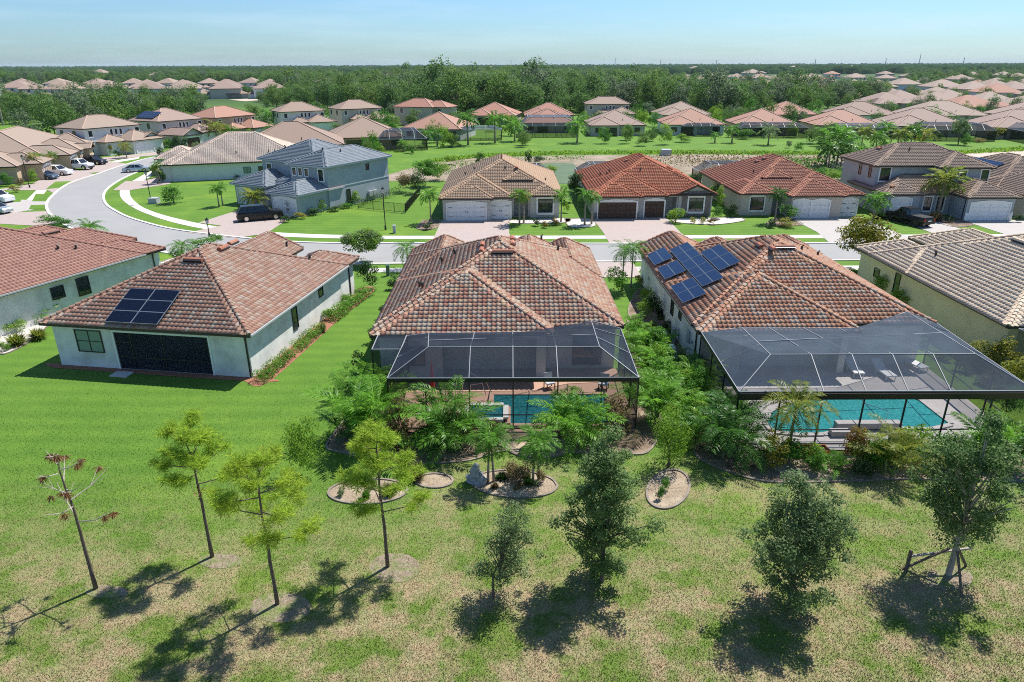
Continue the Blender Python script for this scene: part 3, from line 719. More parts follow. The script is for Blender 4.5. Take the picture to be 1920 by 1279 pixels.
def wallpt(h, vi, side, u, z, out=0.0):
    v = h['vols'][vi]; O, U, N_, L = SIDE[side](v['r'], h['over']+vi*.003); return O+U*u+N_*out+Vector((0, 0, z)), U, N_
def framebox(b, h, vi, side, u0, u1, z0, z1, o0, o1, m=0):
    A, U, N_ = wallpt(h, vi, side, 0, 0); Z = Vector((0, 0, 1))
    T = Matrix(((U.x, N_.x, 0, A.x), (U.y, N_.y, 0, A.y), (0, 0, 1, 0), (0, 0, 0, 1)))
    b.box((u0, o0, z0), (u1, o1, z1), m, T)
def window(h, vi, side, u, z, w, hh, cols=2, rows=2, frame='bronze', gl='glass', trim=None, arch=False, tw=.15):
    b = MB(); ft = .06
    for a, c, z0, z1 in ((u, u+ft, z, z+hh), (u+w-ft, u+w, z, z+hh), (u+ft, u+w-ft, z, z+ft), (u+ft, u+w-ft, z+hh-ft, z+hh)): framebox(b, h, vi, side, a, c, z0, z1, -.01, .07)
    for k in range(1, cols): x = u+w*k/cols; framebox(b, h, vi, side, x-.025, x+.025, z+ft, z+hh-ft, .0, .055)
    for k in range(1, rows): y = z+hh*k/rows; framebox(b, h, vi, side, u+ft, u+w-ft, y-.022, y+.022, .0, .05)
    wo_ = b.build('window', M[frame], h['root'])
    for i in range(cols):
        p = MB(); framebox(p, h, vi, side, u+ft+(w-2*ft)*i/cols, u+ft+(w-2*ft)*(i+1)/cols, z+ft, z+hh-ft, -.02, .025); p.build('pane', M[gl], wo_)
    if trim:
        t = MB()
        framebox(t, h, vi, side, u-tw, u, z-tw, z+hh+tw, -.01, .09); framebox(t, h, vi, side, u+w, u+w+tw, z-tw, z+hh+tw, -.01, .09)
        framebox(t, h, vi, side, u, u+w, z+hh, z+hh+tw, -.01, .09); framebox(t, h, vi, side, u-tw*.3, u+w+tw*.3, z-tw*1.3, z-.002, -.01, .14)
        if arch:
            A, U, N_ = wallpt(h, vi, side, 0, 0, .075); pts = []
            for k in range(9):
                f = k/8; x = u-tw+(w+2*tw)*f; pts.append(A+U*x+Vector((0, 0, z+hh+tw+.28*math.sin(math.pi*f)+.001)))
            t.face(pts[::-1]+[]) if False else t.face([pts[0]]+pts[1:])
        t.build('trim', M[trim], wo_)
    return wo_
def garage(h, vi, side, u, w, hh=2.15, door='door_w', trim='trim', rows=4, hw=False):
    """sectional door, each section its own piece, panels recessed"""
    fr = MB(); tw = .16
    framebox(fr, h, vi, side, u-tw, u, 0, hh+tw, -.01, .10); framebox(fr, h, vi, side, u+w, u+w+tw, 0, hh+tw, -.01, .10); framebox(fr, h, vi, side, u, u+w, hh, hh+tw, -.01, .10)
    A, U, N_ = wallpt(h, vi, side, 0, 0, .08); pts = []
    for k in range(11):
        f = k/10; pts.append(A+U*(u-tw+(w+2*tw)*f)+Vector((0, 0, hh+tw-.01+.24*math.sin(math.pi*f))))
    fr.face(pts)
    d = MB(); framebox(d, h, vi, side, u, u+w, 0, hh, -.005, .012); dr = d.build('garage_door', M[door], h['root']); fr.build('door_trim', M[trim], dr)
    nc = max(2, round(w/1.2)); sh = hh/rows
    for i in range(rows):
        s = MB(); z0 = i*sh+.012; z1 = (i+1)*sh-.012
        framebox(s, h, vi, side, u+.02, u+w-.02, z0, z0+.07, .012, .05); framebox(s, h, vi, side, u+.02, u+w-.02, z1-.07, z1, .012, .05)
        for k in range(nc+1):
            x = u+.02+(w-.04-.08)*k/nc; framebox(s, h, vi, side, x, x+.08, z0+.07, z1-.07, .012, .05)
        s.build('door_panel', M[door], dr)
    if hw:
        s = MB()
        for x in (u+.15, u+w-.65):
            for z in (.5, hh-.45): framebox(s, h, vi, side, x, x+.5, z, z+.05, .05, .065)
        for x in (u+w/2-.12, u+w/2+.08): framebox(s, h, vi, side, x, x+.04, hh*.5-.1, hh*.5+.18, .05, .09)
        s.build('hinge', M['black'], dr)
    return dr
def sidepipe(h, vi, side, u, ztop):
    b = MB(); p0, U, N_ = wallpt(h, vi, side, u, .1, .06); p1 = wallpt(h, vi, side, u, ztop-.25, .06)[0]; p2 = wallpt(h, vi, side, u, ztop-.08, .42)[0]
    b.bar(p0, p1, .08, .08); b.bar(p1, p2, .08, .08); b.build('downpipe', M['bronze'], h['root'])
def gutter(h, vi, side, mat='bronze'):
    v = h['vols'][vi]; O, U, N_, L = SIDE[side](v['r'], 0); b = MB()
    a = O+N_*.09+Vector((0, 0, v['z']-.07)); b.bar(a, a+U*L, .12, .11); b.build('gutter', M[mat], h['root'])
def roofpt(h, vi, side, u, v_, out=0):
    P_ = vol_planes(h['vols'][vi])[0][side]; P_ = [Vector(p) for p in P_]
    U = (P_[1]-P_[0]).normalized(); N_ = U.cross(P_[2]-P_[0]).normalized(); V_ = N_.cross(U)
    return P_[0]+U*u+V_*v_+N_*out, U, V_, N_
def roofbox(b, h, vi, side, u0, u1, v0, v1, o0, o1, m=0):
    A, U, V_, N_ = roofpt(h, vi, side, 0, 0)
    T = Matrix(((U.x, V_.x, N_.x, A.x), (U.y, V_.y, N_.y, A.y), (U.z, V_.z, N_.z, A.z), (0, 0, 0, 1))); b.box((u0, v0, o0), (u1, v1, o1), m, T)
def roofvent(h, vi, side, u, v_, w=1.3, mat=None):
    b = MB(); A, U, V_, N_ = roofpt(h, vi, side, u, v_); k = 5
    for t in (0, w):
        for j in range(k+1):
            a = math.pi*j/k; b.v.append(tuple(A+U*t+V_*(.2*math.cos(a)+.1)+N_*(.06+.22*math.sin(a))))
    for j in range(k): b.f.append((j, j+1, j+k+2, j+k+1)); b.m.append(0)
    b.f.append(tuple(range(k+1))); b.m.append(0); b.f.append(tuple(range(2*k+1, k, -1))); b.m.append(0)
    roofbox(b, h, vi, side, u+.02, u+w-.02, v_-.13, v_-.06, .05, .2, 1)
    b.build('roof_vent', [mat or M['terra'], M['black']], h['root'])
def pipevent(h, vi, side, u, v_):
    b = MB(); A, U, V_, N_ = roofpt(h, vi, side, u, v_); b.tube([A, A+Vector((0, 0, .32)), A+Vector((0, 0, .45))-V_*.12], [.09, .09, .10], 7)
    b.build('vent_pipe', M['bronze'], h['root'])
def panels(h, vi, side, name, label, rects, group=None, sm='solar'):
    """rects: (u, v, w, l) each one module"""
    root = empty(name, tuple(h['root'].location), h['root'].rotation_euler.z, label, 'solar panels', group)
    key = {}
    for (u, v_, w, l) in rects:
        b = MB(); A, U, V_, N_ = roofpt(h, vi, side, u, v_, .22)
        T = Matrix(((U.x, V_.x, N_.x, A.x), (U.y, V_.y, N_.y, A.y), (U.z, V_.z, N_.z, A.z), (0, 0, 0, 1)))
        if (w, l) not in key:
            b.box((.02, .02, 0), (w-.02, l-.02, .035)); fr = MB()
            for a, c, d, e in ((0, w, 0, .02), (0, w, l-.02, l), (0, .02, .02, l-.02), (w-.02, w, .02, l-.02)): fr.box((a, d, -.005), (c, e, .045))
            key[(w, l)] = (b.mesh('solar_panel', M[sm]), fr.mesh('panel_frame', M['panel_frame']))
        p = link('solar_panel', key[(w, l)][0], root, T); link('panel_frame', key[(w, l)][1], p)
    b = MB(); us = [r[0] for r in rects]; vs = [r[1] for r in rects]
    for vv in sorted(set(vs)):
        rr = [r for r in rects if r[1] == vv]; roofbox(b, h, vi, side, min(r[0] for r in rr)+.1, max(r[0]+r[2] for r in rr)-.1, vv+.4, vv+.45, .06, .2)
    b.build('mounting_rail', M['greybox'], root)
    return root

# ================================================================== houses
V = lambda r, z=2.75, s=.45, g='', **k: dict(r=r, z=z, s=s, g=g, **k)
# centre house, seen from its garden side
hC = house('house', 'house in the middle with blended terracotta tiles behind the hipped pool cage', -8.95, 40.35, .4,
    [V((0, 16.25, 1.4, 19.2)), V((0, 11.6, 0, 12)), V((0, 6.2, 12, 21.4), g='N'), V((1.2, 8.6, 13.5, 20.6), g='N'), V((7.7, 13.6, 14, 21.6), g='N'), V((11.5, 16.25, 12, 21.4), g='N')],
    'white_stucco', 'center', 'near', near=290, openings={(1, 'S'): [(3.9, 9.8, 0, 2.65, 3.4)]})
window(hC, 1, 'S', 1.2, .9, 1.6, 1.3, 2, 2); window(hC, 0, 'S', 12.2, .3, 1.9, 2.0, 2, 1)
roofvent(hC, 0, 'S', 7.4, 7.3, 1.5, TM['orange2']); 
for u, v_ in ((8.2, 7.6), (9.7, 7.6)): roofvent(hC, 0, 'E', u, v_, .9, TM['orange2'])
for u, v_ in ((8.0, 7.2), (9.6, 7.2)): roofvent(hC, 0, 'W', u, v_, .9, TM['orange2'])
for u, v_ in ((12.3, 2.6), (12.9, 2.9), (7.9, 3.9), (7.1, 4.9)): pipevent(hC, 0, 'W', u, v_)
for u, v_ in ((13.4, 3.6), (14.8, 5.0)): pipevent(hC, 0, 'E', u, v_)
# left house with open lanai
hL = house('house', 'white house on the left with a dark open lanai and six-panel solar array', -31.4, 42.85, -9.1,
    [V((0, 15.0, 0, 16.5)), V((10.3, 15.0, 10, 19.2)), V((2.4, 8.7, 10, 21.5), g='N')], 'white_stucco', 'left', 'near', near=290,
    openings={(0, 'S'): [(4.4, 11.0, 0, 2.62, 3.2)]})
window(hL, 0, 'S', 1.6, 1.1, 1.9, 1.55, 2, 2, gl='glass_blind')
window(hL, 0, 'E', 6.0, .95, .8, 1.6, 1, 2); window(hL, 0, 'E', 10.6, 1.9, .8, .8, 1, 1)
sidepipe(hL, 0, 'S', 13.6, 3.15); sidepipe(hL, 1, 'E', 7.0, 3.15); gutter(hL, 0, 'E', 'greybox')
roofvent(hL, 0, 'S', 6.9, 6.6, 1.4, TM['orange2'])
for u, v_ in ((8.4, 7.0), (9.9, 7.1)): roofvent(hL, 0, 'E', u, v_, 1.1, TM['orange2'])
for u, v_ in ((13.9, 2.4), (14.2, 4.6)): pipevent(hL, 0, 'E', u, v_)
panels(hL, 0, 'S', 'solar_array', 'black solar array of six panels on the left house rear roof', [(4.75+1.83*(k % 2), .2+1.07*(k//2), 1.81, 1.05) for k in range(6)], sm='solar_dark')
# lanai screen, door and what stands inside
def lanai(h, vi, side, u0, u1, z1, frame='trim'):
    f = MB()
    framebox(f, h, vi, side, u0-.12, u0, 0, z1+.12, -.02, .05); framebox(f, h, vi, side, u1, u1+.12, 0, z1+.12, -.02, .05); framebox(f, h, vi, side, u0, u1, z1, z1+.12, -.02, .05)
    fo = f.build('lanai_surround', M[frame], h['root'])
    f = MB()
    for k in (.0, .16, .5, .98): x = u0+(u1-u0)*k; framebox(f, h, vi, side, x, x+.05, 0, z1, -.1, -.04)
    framebox(f, h, vi, side, u0, u1, .85, .9, -.1, -.04); framebox(f, h, vi, side, u0, u0+1.1, 1.9, 1.95, -.1, -.03)
    f.build('screen_frame', M['bronze'], fo)
    s = MB(); framebox(s, h, vi, side, u0, u1, 0, z1, -.075, -.07); s.build('screen', M['screen'], fo)
lanai(hL, 0, 'S', 4.4, 11.0, 2.62)
def furniture(h, x, y, rz, kind, label):
    r = h['root']; c, s = math.cos(r.rotation_euler.z), math.sin(r.rotation_euler.z)
    X = r.location.x+x*c-y*s; Y = r.location.y+x*s+y*c
    e = empty(kind, (X, Y, .05), r.rotation_euler.z+R(rz), label, kind.replace('_', ' '))
    if kind == 'patio_table':
        b = MB(); b.box((-.8, -.5, .68), (.8, .5, .73)); b.build('tabletop', M['greybox'], e)
        for sx in (-.7, .7):
            for sy in (-.4, .22): MB().box((sx-.03, sy-.03, 0), (sx+.03, sy+.03, .68)).build('leg', M['black'], e)
    else:
        MB().box((-.28, -.28, .36), (.28, .28, .46)).build('seat', M['white' if 'white' in label else 'greybox'], e)
        MB().box((-.28, .24, .46), (.28, .3, .95)).build('backrest', M['white' if 'white' in label else 'greybox'], e)
        for sx in (-.25, .25):
            for sy in (-.25, .25): MB().box((sx-.025, sy-.025, 0), (sx+.025, sy+.025, .36)).build('leg', M['black'], e)
    return e
furniture(hL, 9.3, 2.3, 0, 'patio_table', 'grey patio table inside the dark lanai of the left house')
furniture(hL, 7.2, 1.6, 30, 'patio_chair', 'grey patio chair in the left part of the lanai'); furniture(hL, 10.7, 2.6, 200, 'patio_chair', 'grey patio chair in the right part of the lanai')
m = MB(); m.box((0, 0, 0), (1.2, .8, .06)); o = m.build('doorstep', M['concrete']); P_ = at(222, 705); o.location = (P_[0]-.55, P_[1]-.1, 0); o.rotation_euler.z = R(-9); tag(o, 'pale concrete doorstep at the lanai screen door', 'doorstep')
# right house with blue solar arrays
hR = house('house', 'white house right of centre with blue solar arrays and terracotta blend tiles', 11.85, 40.75, .5,
    [V((0, 15.9, 1.3, 18.9)), V((0, 10.4, 0, 11)), V((0, 6.2, 12, 22.2), g='N'), V((4.0, 9.6, 13, 20.4), g='N'), V((10.8, 15.9, 12, 21.8), g='N')],
    'white_stucco', 'right', 'near', near=290, openings={(1, 'S'): [(2.5, 8.8, 0, 2.65, 3.2)]})
window(hR, 0, 'W', 9.0, 1.2, .8, 1.4, 1, 2); window(hR, 0, 'W', 11.4, 1.7, .7, .9, 1, 1)
MB().box((-.06, 0, 0), (.1, .5, .8)).build('meter_box', M['greybox'], hR['root']).location = (.38, 3.2, 1.1)
for y_ in (2.5, 17.2): MB().box((-.05, 0, 0), (.12, .35, .22)).build('meter_box', M['greybox'], hR['root']).location = (.38, y_, 1.3)
gutter(hR, 0, 'W'); sidepipe(hR, 0, 'W', 16.3, 3.15)
roofvent(hR, 0, 'S', 7.2, 7.6, 1.5, TM['orange2'])
for u, v_ in ((8.6, 7.2), (10.2, 7.6)): roofvent(hR, 0, 'W', u, v_, .9, TM['orange2'])
for u, v_ in ((12.7, 2.6), (10.0, 5.4)): pipevent(hR, 0, 'E', u, v_)
# W slope of volume 0 / u runs from far to near
def warr(lbl, u0, v0, nu, nv, w=1.72, l=1.04): panels(hR, 0, 'W', 'solar_array', lbl, [(u0+w*i, v0+l*j, w-.02, l-.02) for i in range(nu) for j in range(nv)], 'blue solar arrays on the right house roof')
def Wuv(px, py):
    # roof point of the west slope from the picture position
    z = 3.8; X0 = 11.85*KS; Z0 = CH-(CH-2.75)*KS
    for _ in range(14):
        x, y = at(px, py, z); z = Z0+.45*max(0, x-X0)+.2
    x, y = at(px, py, z); return (40.75+18.9)*KS-y, (x-X0)*math.sqrt(1+.45**2)
for lbl, quad, nu, nv in (('small blue solar array nearest the far left eave, two panels', [(1218, 478), (1252, 464), (1268, 484), (1232, 497)], 1, 2), ('small blue solar array second from the street, two panels', [(1237, 502), (1275, 490), (1293, 508), (1250, 524)], 1, 2),
                         ('small blue solar array nearest the rear gutter, two panels', [(1261, 536), (1305, 522), (1328, 550), (1284, 570)], 2, 2), ('long blue solar array in the middle of the roof slope', [(1260, 468), (1297, 455), (1362, 522), (1320, 537)], 5, 2),
                         ('blue solar array highest on the roof near the ridge', [(1318, 473), (1357, 459), (1393, 492), (1352, 508)], 2, 2)):
    q = [Wuv(*p) for p in quad]; u0 = min(p[0] for p in q[:2]+q[1:2]); u1 = max(p[0] for p in q); v0 = min(p[1] for p in q); v1 = max(p[1] for p in q)
    u0 = (q[0][0]+q[1][0])/2; u1 = (q[2][0]+q[3][0])/2; v0 = (q[0][1]+q[3][1])/2; v1 = (q[1][1]+q[2][1])/2
    w = (u1-u0)/nu; l = (v1-v0)/nv
    panels(hR, 0, 'W', 'solar_array', lbl, [(u0+w*i, v0+l*j, w-.02, l-.02) for i in range(nu) for j in range(nv)])
# far-left red-brown roofed house
hFL = house('house', 'white house at the left edge with a plain red-brown tiled roof', -55.2, 50.9, -22.2,
    [V((0, 16.6, 0, 17.5)), V((11.5, 16.6, 13, 19.8)), V((4.5, 11.0, 10, 21.5)), V((0, 6, 10, 21))], 'white_stucco', 'red', 'near', near=290)
window(hFL, 0, 'E', 7.9, 1.45, 1.1, 1.0, 2, 1); window(hFL, 0, 'E', 10.1, 1.1, 1.1, 1.5, 2, 2)
sidepipe(hFL, 1, 'E', 5.0, 3.15); gutter(hFL, 0, 'E', 'greybox')
roofvent(hFL, 0, 'E', 12.0, 5.6, 1.4, TM['red'])
for u, v_ in ((5.2, 3.6), (6.4, 3.1), (11.6, 3.4), (12.8, 2.9)): pipevent(hFL, 0, 'E', u, v_)
# yellow house at the right edge
hY = house('house', 'yellow house at the right edge with a cream tiled roof', 32.1, 41.6, .5,
    [V((0, 16.5, 0, 18.4)), V((0, 5.6, 12, 21.0)), V((6.9, 13.9, 12, 24.5)), V((13.9, 19, 8, 21.5))], 'yellow_stucco', 'cream', 'near', near=290)
window(hY, 0, 'W', 3.5, .9, .8, 1.7, 1, 2); window(hY, 0, 'W', .2, 1.3, .9, .8, 1, 1)
pipevent(hY, 0, 'W', 5.2, 2.8); roofvent(hY, 0, 'W', 7.6, 7.2, 1.5, TM['cream']); gutter(hY, 0, 'W')

# ---- across the street
T1 = house('house', 'tan tiled one-storey house with three white garage doors across the street', -9.3, 87.2, .4,
    [V((0, 16, 2.2, 23.6), 2.9), V((0, 9.4, .8, 12), 2.9), V((.1, 7.0, 0, 5), 2.9, g='S'), V((11.3, 16, 1.7, 12), 2.9), V((8.2, 12.2, 5.0, 12), 4.4)], 'greige_stucco', 'tan', 'mid', openings={(0, 'S'): [(9.2, 11.0, 0, 2.5, 1.6)]})
garage(T1, 2, 'S', .55, 4.88, hw=True); garage(T1, 1, 'S', 6.2, 2.5, hw=True); window(T1, 3, 'S', 1.0, .65, 1.9, 1.8, 2, 2, trim='trim', arch=True, tw=.22); window(T1, 4, 'S', 1.0, 3.5, 1.2, .5, 2, 1)
for u, v_ in ((12.5, 3.2), (11.0, 4.5)): pipevent(T1, 0, 'W', u, v_)
pipevent(T1, 0, 'E', 6, 2.2); pipevent(T1, 0, 'S', 8.5, 6.2); roofvent(T1, 0, 'E', 5, 6.5, .9)
O1 = house('house', 'orange tiled house with dark brown garage doors and stone front gable', 10.2, 88.0, .2,
    [V((0, 16.4, 1.6, 22.6), 2.9), V((0, 10, .7, 12), 2.9), V((0, 6.6, 0, 5), 2.9, g='S'), V((11.1, 16.4, 1.4, 12), 2.9, g='S'), V((9.7, 13.4, 5.0, 12), 4.4)], 'greige_stucco', 'orange', 'mid', openings={(0, 'S'): [(9.3, 10.9, 0, 2.5, 1.6)]})
garage(O1, 2, 'S', .5, 4.88, door='door_b'); garage(O1, 1, 'S', 6.6, 2.5, door='door_b'); window(O1, 3, 'S', 1.35, .65, 1.9, 1.8, 2, 2, trim='trim', arch=True, tw=.2)
b = MB(); framebox(b, O1, 3, 'S', .45, 1.1, 0, 2.9, .02, .14); framebox(b, O1, 3, 'S', 3.5, 4.15, 0, 2.9, .02, .14); framebox(b, O1, 3, 'S', 1.1, 3.5, 2.72, 3.3, .02, .12); framebox(b, O1, 3, 'S', 1.1, 3.5, 0, .42, .02, .12); b.build('stone_cladding', M['stone'], O1['root'])
b = MB(); framebox(b, O1, 2, 'S', -.05, .34, 0, .8, .02, .16); framebox(b, O1, 2, 'S', 5.55, 5.72, 0, .8, .02, .16); b.build('stone_cladding', M['stone'], O1['root'])
b = MB(); framebox(b, O1, 4, 'S', 1.1, 1.8, 3.2, 4.1, -.02, .06); b.build('niche', M['trim'], O1['root'])
for u, v_ in ((13.1, 3.4), (12.3, 3.9), (11.7, 2.6)): pipevent(O1, 0, 'W', u, v_)
roofvent(O1, 0, 'W', 9.6, 6.8, .9, TM['orange2']); pipevent(O1, 0, 'S', 7.2, 5.5); pipevent(O1, 0, 'E', 8, 3.2)
O2 = house('house', 'orange-brown tiled house with three pale garage doors and beige walls', 29.6, 88.1, .2,
    [V((0, 15.9, 2.4, 22), 2.9), V((5.9, 15.9, .8, 12), 2.9), V((5.9, 13.3, 0, 8), 2.9), V((0, 5.0, 1.8, 10), 2.9), V((4.0, 8.0, 5.4, 12), 4.4), V((1.6, 5.0, 3.8, 10), 3.3)], 'beige_stucco', 'orange2', 'mid', openings={(0, 'S'): [(4.4, 5.6, 0, 2.5, 1.4)]})
for u in (.3, 2.75): garage(O2, 2, 'S', u, 2.15, door='door_w')
garage(O2, 1, 'S', 6.7, 2.15, door='door_w', hw=True); window(O2, 3, 'S', 1.2, .7, 1.8, 1.7, 2, 2, trim='trim', arch=True)
pipevent(O2, 0, 'W', 13.4, 4.2); roofvent(O2, 0, 'W', 8.6, 7.2, 1, TM['orange2']); roofvent(O2, 0, 'W', 8.4, 6.2, 1, TM['orange2'])
b = MB(); framebox(b, O2, 4, 'S', 1.4, 2.0, 3.3, 4.0, -.02, .06); b.build('niche', M['trim'], O2['root'])
RG = house('house', 'two-storey blue-grey house with brown tiles behind the black pickup', 48.3, 86.2, .2,
    [V((.2, 15.2, 7.4, 18), 5.9), V((8.0, 15.2, 5.6, 16), 5.85), V((0, 12, 3.6, 14), 2.9), V((.1, 5.2, 3.0, 9), 2.87), V((8.6, 15.5, 0, 9), 2.95)], 'grey_stucco', 'brown', 'mid')
garage(RG, 3, 'S', .55, 2.5); garage(RG, 4, 'S', .55, 4.88); window(RG, 2, 'S', 5.2, .6, 1.0, 1.75, 2, 2, trim='trim'); window(RG, 2, 'S', 6.9, .6, .9, 1.75, 1, 2, trim='trim')
window(RG, 0, 'S', .55, 3.9, 1.35, 1.7, 2, 2, trim='trim'); window(RG, 1, 'S', 1.0, 4.35, .8, 1.1, 1, 1, trim='trim'); window(RG, 1, 'S', 2.4, 4.35, .8, 1.1, 1, 1, trim='trim'); window(RG, 1, 'S', 5.2, 3.9, .95, 1.6, 1, 2, trim='trim')
window(RG, 1, 'S', -.3, 4.35, .8, 1.1, 1, 1, trim='trim')
window(RG, 0, 'W', 5.0, 4.1, .7, 1.5, 1, 2); window(RG, 0, 'W', 7.8, 4.1, .7, 1.5, 1, 2); window(RG, 0, 'W', 5.6, 1.2, .7, .7, 1, 1)
b = MB(); framebox(b, RG, 4, 'S', -.02, .36, 0, 1.0, .02, .12); framebox(b, RG, 4, 'S', 5.62, 6.0, 0, 1.0, .02, .12); b.build('pilaster', M['trim'], RG['root'])
sidepipe(RG, 4, 'W', 7.7, 2.9); roofvent(RG, 0, 'W', 4, 3.5, .9); pipevent(RG, 0, 'S', 6, 3.8); roofvent(RG, 3, 'W', 4, 1.4, .8)
RE = house('house', 'tan house at the right edge beyond the two-storey grey one, bluish solar panels on it', 65.2, 93.5, .2,
    [V((0, 15, 0, 18), 2.9), V((0, 9, -6, 6), 2.9)], 'beige_stucco', 'brown', 'mid')
panels(RE, 0, 'W', 'solar_array', 'glossy solar array on the roof at the right edge', [(3+1.7*i, 2.4+1.05*j, 1.68, 1.03) for i in range(5) for j in range(3)])
# grey-blue two-storey on the bend
GG = house('house', 'two-storey blue-grey house with slate grey tiles on the bend', -41.9, 97.46, -29,
    [V((8.7, 16.4, 5.6, 19.6), 5.9), V((.7, 12, 7.9, 19.6), 5.88), V((10.4, 16.2, 0, 9), 2.9), V((0, 7.2, 3.0, 12), 2.9), V((5.5, 11.5, 5.0, 12), 2.95)], 'grey_stucco', 'slate', 'mid', fascia='fascia_w', flat=True)
garage(GG, 2, 'S', .6, 3.9); garage(GG, 3, 'S', .5, 2.6)
for k in range(3): window(GG, 0, 'S', .5+1.15*k, 4.4, .6, .95, 1, 2, trim='trim', tw=.12)
window(GG, 0, 'S', 5.3, 3.9, .85, 1.5, 1, 2, trim='trim'); window(GG, 1, 'S', 1.0, 4.0, .9, 1.2, 1, 2, trim='trim')
window(GG, 0, 'E', 3.5, .8, .8, 1.5, 1, 2); window(GG, 0, 'E', 8.0, 4.4, .7, .9, 1, 2)
framebox_b = MB(); framebox(framebox_b, GG, 0, 'E', 0, 13.1, 2.85, 2.98, 0, .05); framebox_b.build('band', M['fascia_w'], GG['root'])
for k in range(2): MB().box((0, 0, 0), (.35, .8, .8)).build('meter_box', M['greybox'], GG['root']).location = (16.0, 14+k*1.0, .6)
for u, v_ in ((6, 3.0), (3.4, 4.0)): pipevent(GG, 0, 'E', u, v_)
pipevent(GG, 1, 'S', 3, 3.2)
LT = house('house', 'long low house with a cream tan roof behind the small lawn on the bend', -60.0, 119.6, 17,
    [V((1.5, 25, 0, 19), 2.9), V((0, 8, .2, 8), 2.9), V((-2, 6, 9, 18), 2.9)], 'cool_stucco', 'greige', 'mid')
window(LT, 0, 'S', 11.5, .9, 1.2, 1.1, 2, 1, gl='glass_blind'); window(LT, 0, 'S', 14.0, 1.2, 1.2, .8, 2, 1); sidepipe(LT, 1, 'S', 1.6, 2.9)
for u in (11, 16.5, 17.5): pipevent(LT, 0, 'S', u, 3.0)

# ---- houses further off, seen small
def win_row(h, vi, side, specs, z, hh, trim='trim'):
    for u, w in specs: window(h, vi, side, u, z, w, hh, 1, 1, trim=trim, tw=.14)
def two(label, x, y, rot, w, d, wall, roof, group=None, lower=True, gar=True):
    vs = [V((0, w, 0, d), 5.9)]
    if lower: vs += [V((w*.18, w*.62, -2.8, 5), 2.9), V((w*.5, w+1.2, -5.4, 5), 2.95, g='')]
    h = house('house', label, x, y, rot, vs, wall, roof, 'far', group=group)
    win_row(h, 0, 'S', [(.9, .9), (w*.42, .55), (w*.5, .55), (w*.58, .55), (w-2.1, 1.0)], 4.1, 1.2); win_row(h, 0, 'W', [(1.5, .9), (d*.55, .9)], 4.0, 1.3, None)
    win_row(h, 0, 'W', [(1.8, .9)], 1.0, 1.2, None)
    if lower and gar: garage(h, 2, 'S', .7, 4.4, rows=2)
    return h
def one(label, x, y, rot, w, d, wall, roof, group=None, front=True, wings=True):
    vs = [V((0, w, 0, d), 2.9)]
    if wings: vs += [V((0, w*.55, -2, d*.5), 2.9), V((w*.7, w, -1, d*.4), 2.9)]
    h = house('house', label, x, y, rot, vs, wall, roof, 'far', group=group)
    if front:
        if wings: window(h, 1, 'S', 1.2, .9, 1.7, 1.3, 2, 1); window(h, 2, 'S', 1.0, .9, 1.6, 1.3, 2, 1)
        else: window(h, 0, 'S', 1.2, .9, 1.7, 1.3, 2, 1); window(h, 0, 'S', w-3.6, .9, 1.6, 1.3, 2, 1)
        window(h, 0 if not wings else 1, 'S', 4.0, .05, w*.2, 2.2, 2, 1)
    pipevent(h, 0, 'S', w*.6, 2.5); return h
two('white two-storey house with a pale tan roof at the left woods edge', -93.4, 156.4, 64, 14.5, 10.6, 'cool_stucco', 'far_tan')
hh = two('beige two-storey house with solar panels on its roof beside the white one', -86.8, 177.0, 62, 13.5, 12, 'greige_stucco', 'far_pink')
panels(hh, 0, 'W', 'solar_array', 'dark solar array on the beige two-storey house roof', [(2.2+1.7*i, 1.2+1.05*j, 1.68, 1.03) for i in range(4) for j in range(3)])
two('two-storey house with a bright orange-red roof left of the round stand of trees', -77.7, 189.6, 66, 15, 11, 'tan_stucco', 'far_red')
two('white two-storey house with a brown hip roof, left of a similar cream one', -68.3, 213.5, 33, 14, 11, 'white_stucco', 'far_brown')
two('cream two-storey house with a brown hip roof right of the similar white one', -53.2, 226.0, 36, 14.5, 11, 'beige_stucco', 'far_brown')
h_ = house('house', 'beige two-storey house with an orange-tan roof near the woods', -39.5, 241, -22, [V((0, 15, 0, 11), 5.9), V((9.5, 19.5, 1.5, 10), 5.9, g='')], 'beige_stucco', 'far_red', 'far')
win_row(h_, 0, 'S', [(2.3, 1.1), (6.8, 1.1)], 3.9, 1.5); win_row(h_, 1, 'S', [(2.0, 1.1), (6.0, 1.1)], 4.0, 1.3)
one('wide brown hip-roofed house behind the slate grey house', -57.0, 147.0, 14, 22, 19, 'tan_stucco', 'far_brown', front=False, wings=False)
one('brown hip-roofed house with a dark pool cage by the pond lawn', -42.8, 165.5, 14, 18, 18, 'tan_stucco', 'far_brown', wings=False)
one('low house with an orange-tan roof and a flat grey cage roof beside it', -29.8, 192.0, -12, 17, 17, 'cool_stucco', 'far_red', wings=False)
one('red tiled house partly behind palms, left of the two-storey glass cage', -15.2, 244, -8, 17, 17, 'beige_stucco', 'far_red')
one('red tiled house with the tall white-framed cage across its rear', 3.2, 209.5, 0, 15.5, 17, 'beige_stucco', 'far_red', wings=False)
one('red tiled house right behind the one with the tall cage', 4.4, 243, 0, 17, 16, 'beige_stucco', 'far_red')
two('cream two-storey house with a brown roof behind the woods-side row', 26.0, 252, 0, 15.5, 10, 'beige_stucco', 'far_brown')
one('pinkish tan tiled house with two windows and a dark lanai facing the lawn', 21.8, 201.3, -.5, 16, 17, 'beige_stucco', 'far_pink')
one('brown tiled house with a white dormer behind a red tiled one', 50.5, 243, 2, 17, 17, 'cool_stucco', 'far_tan')
one('red tiled house with a dark screened lanai and round bush in front', 43.3, 203.0, -3, 17, 17, 'cool_stucco', 'far_red')
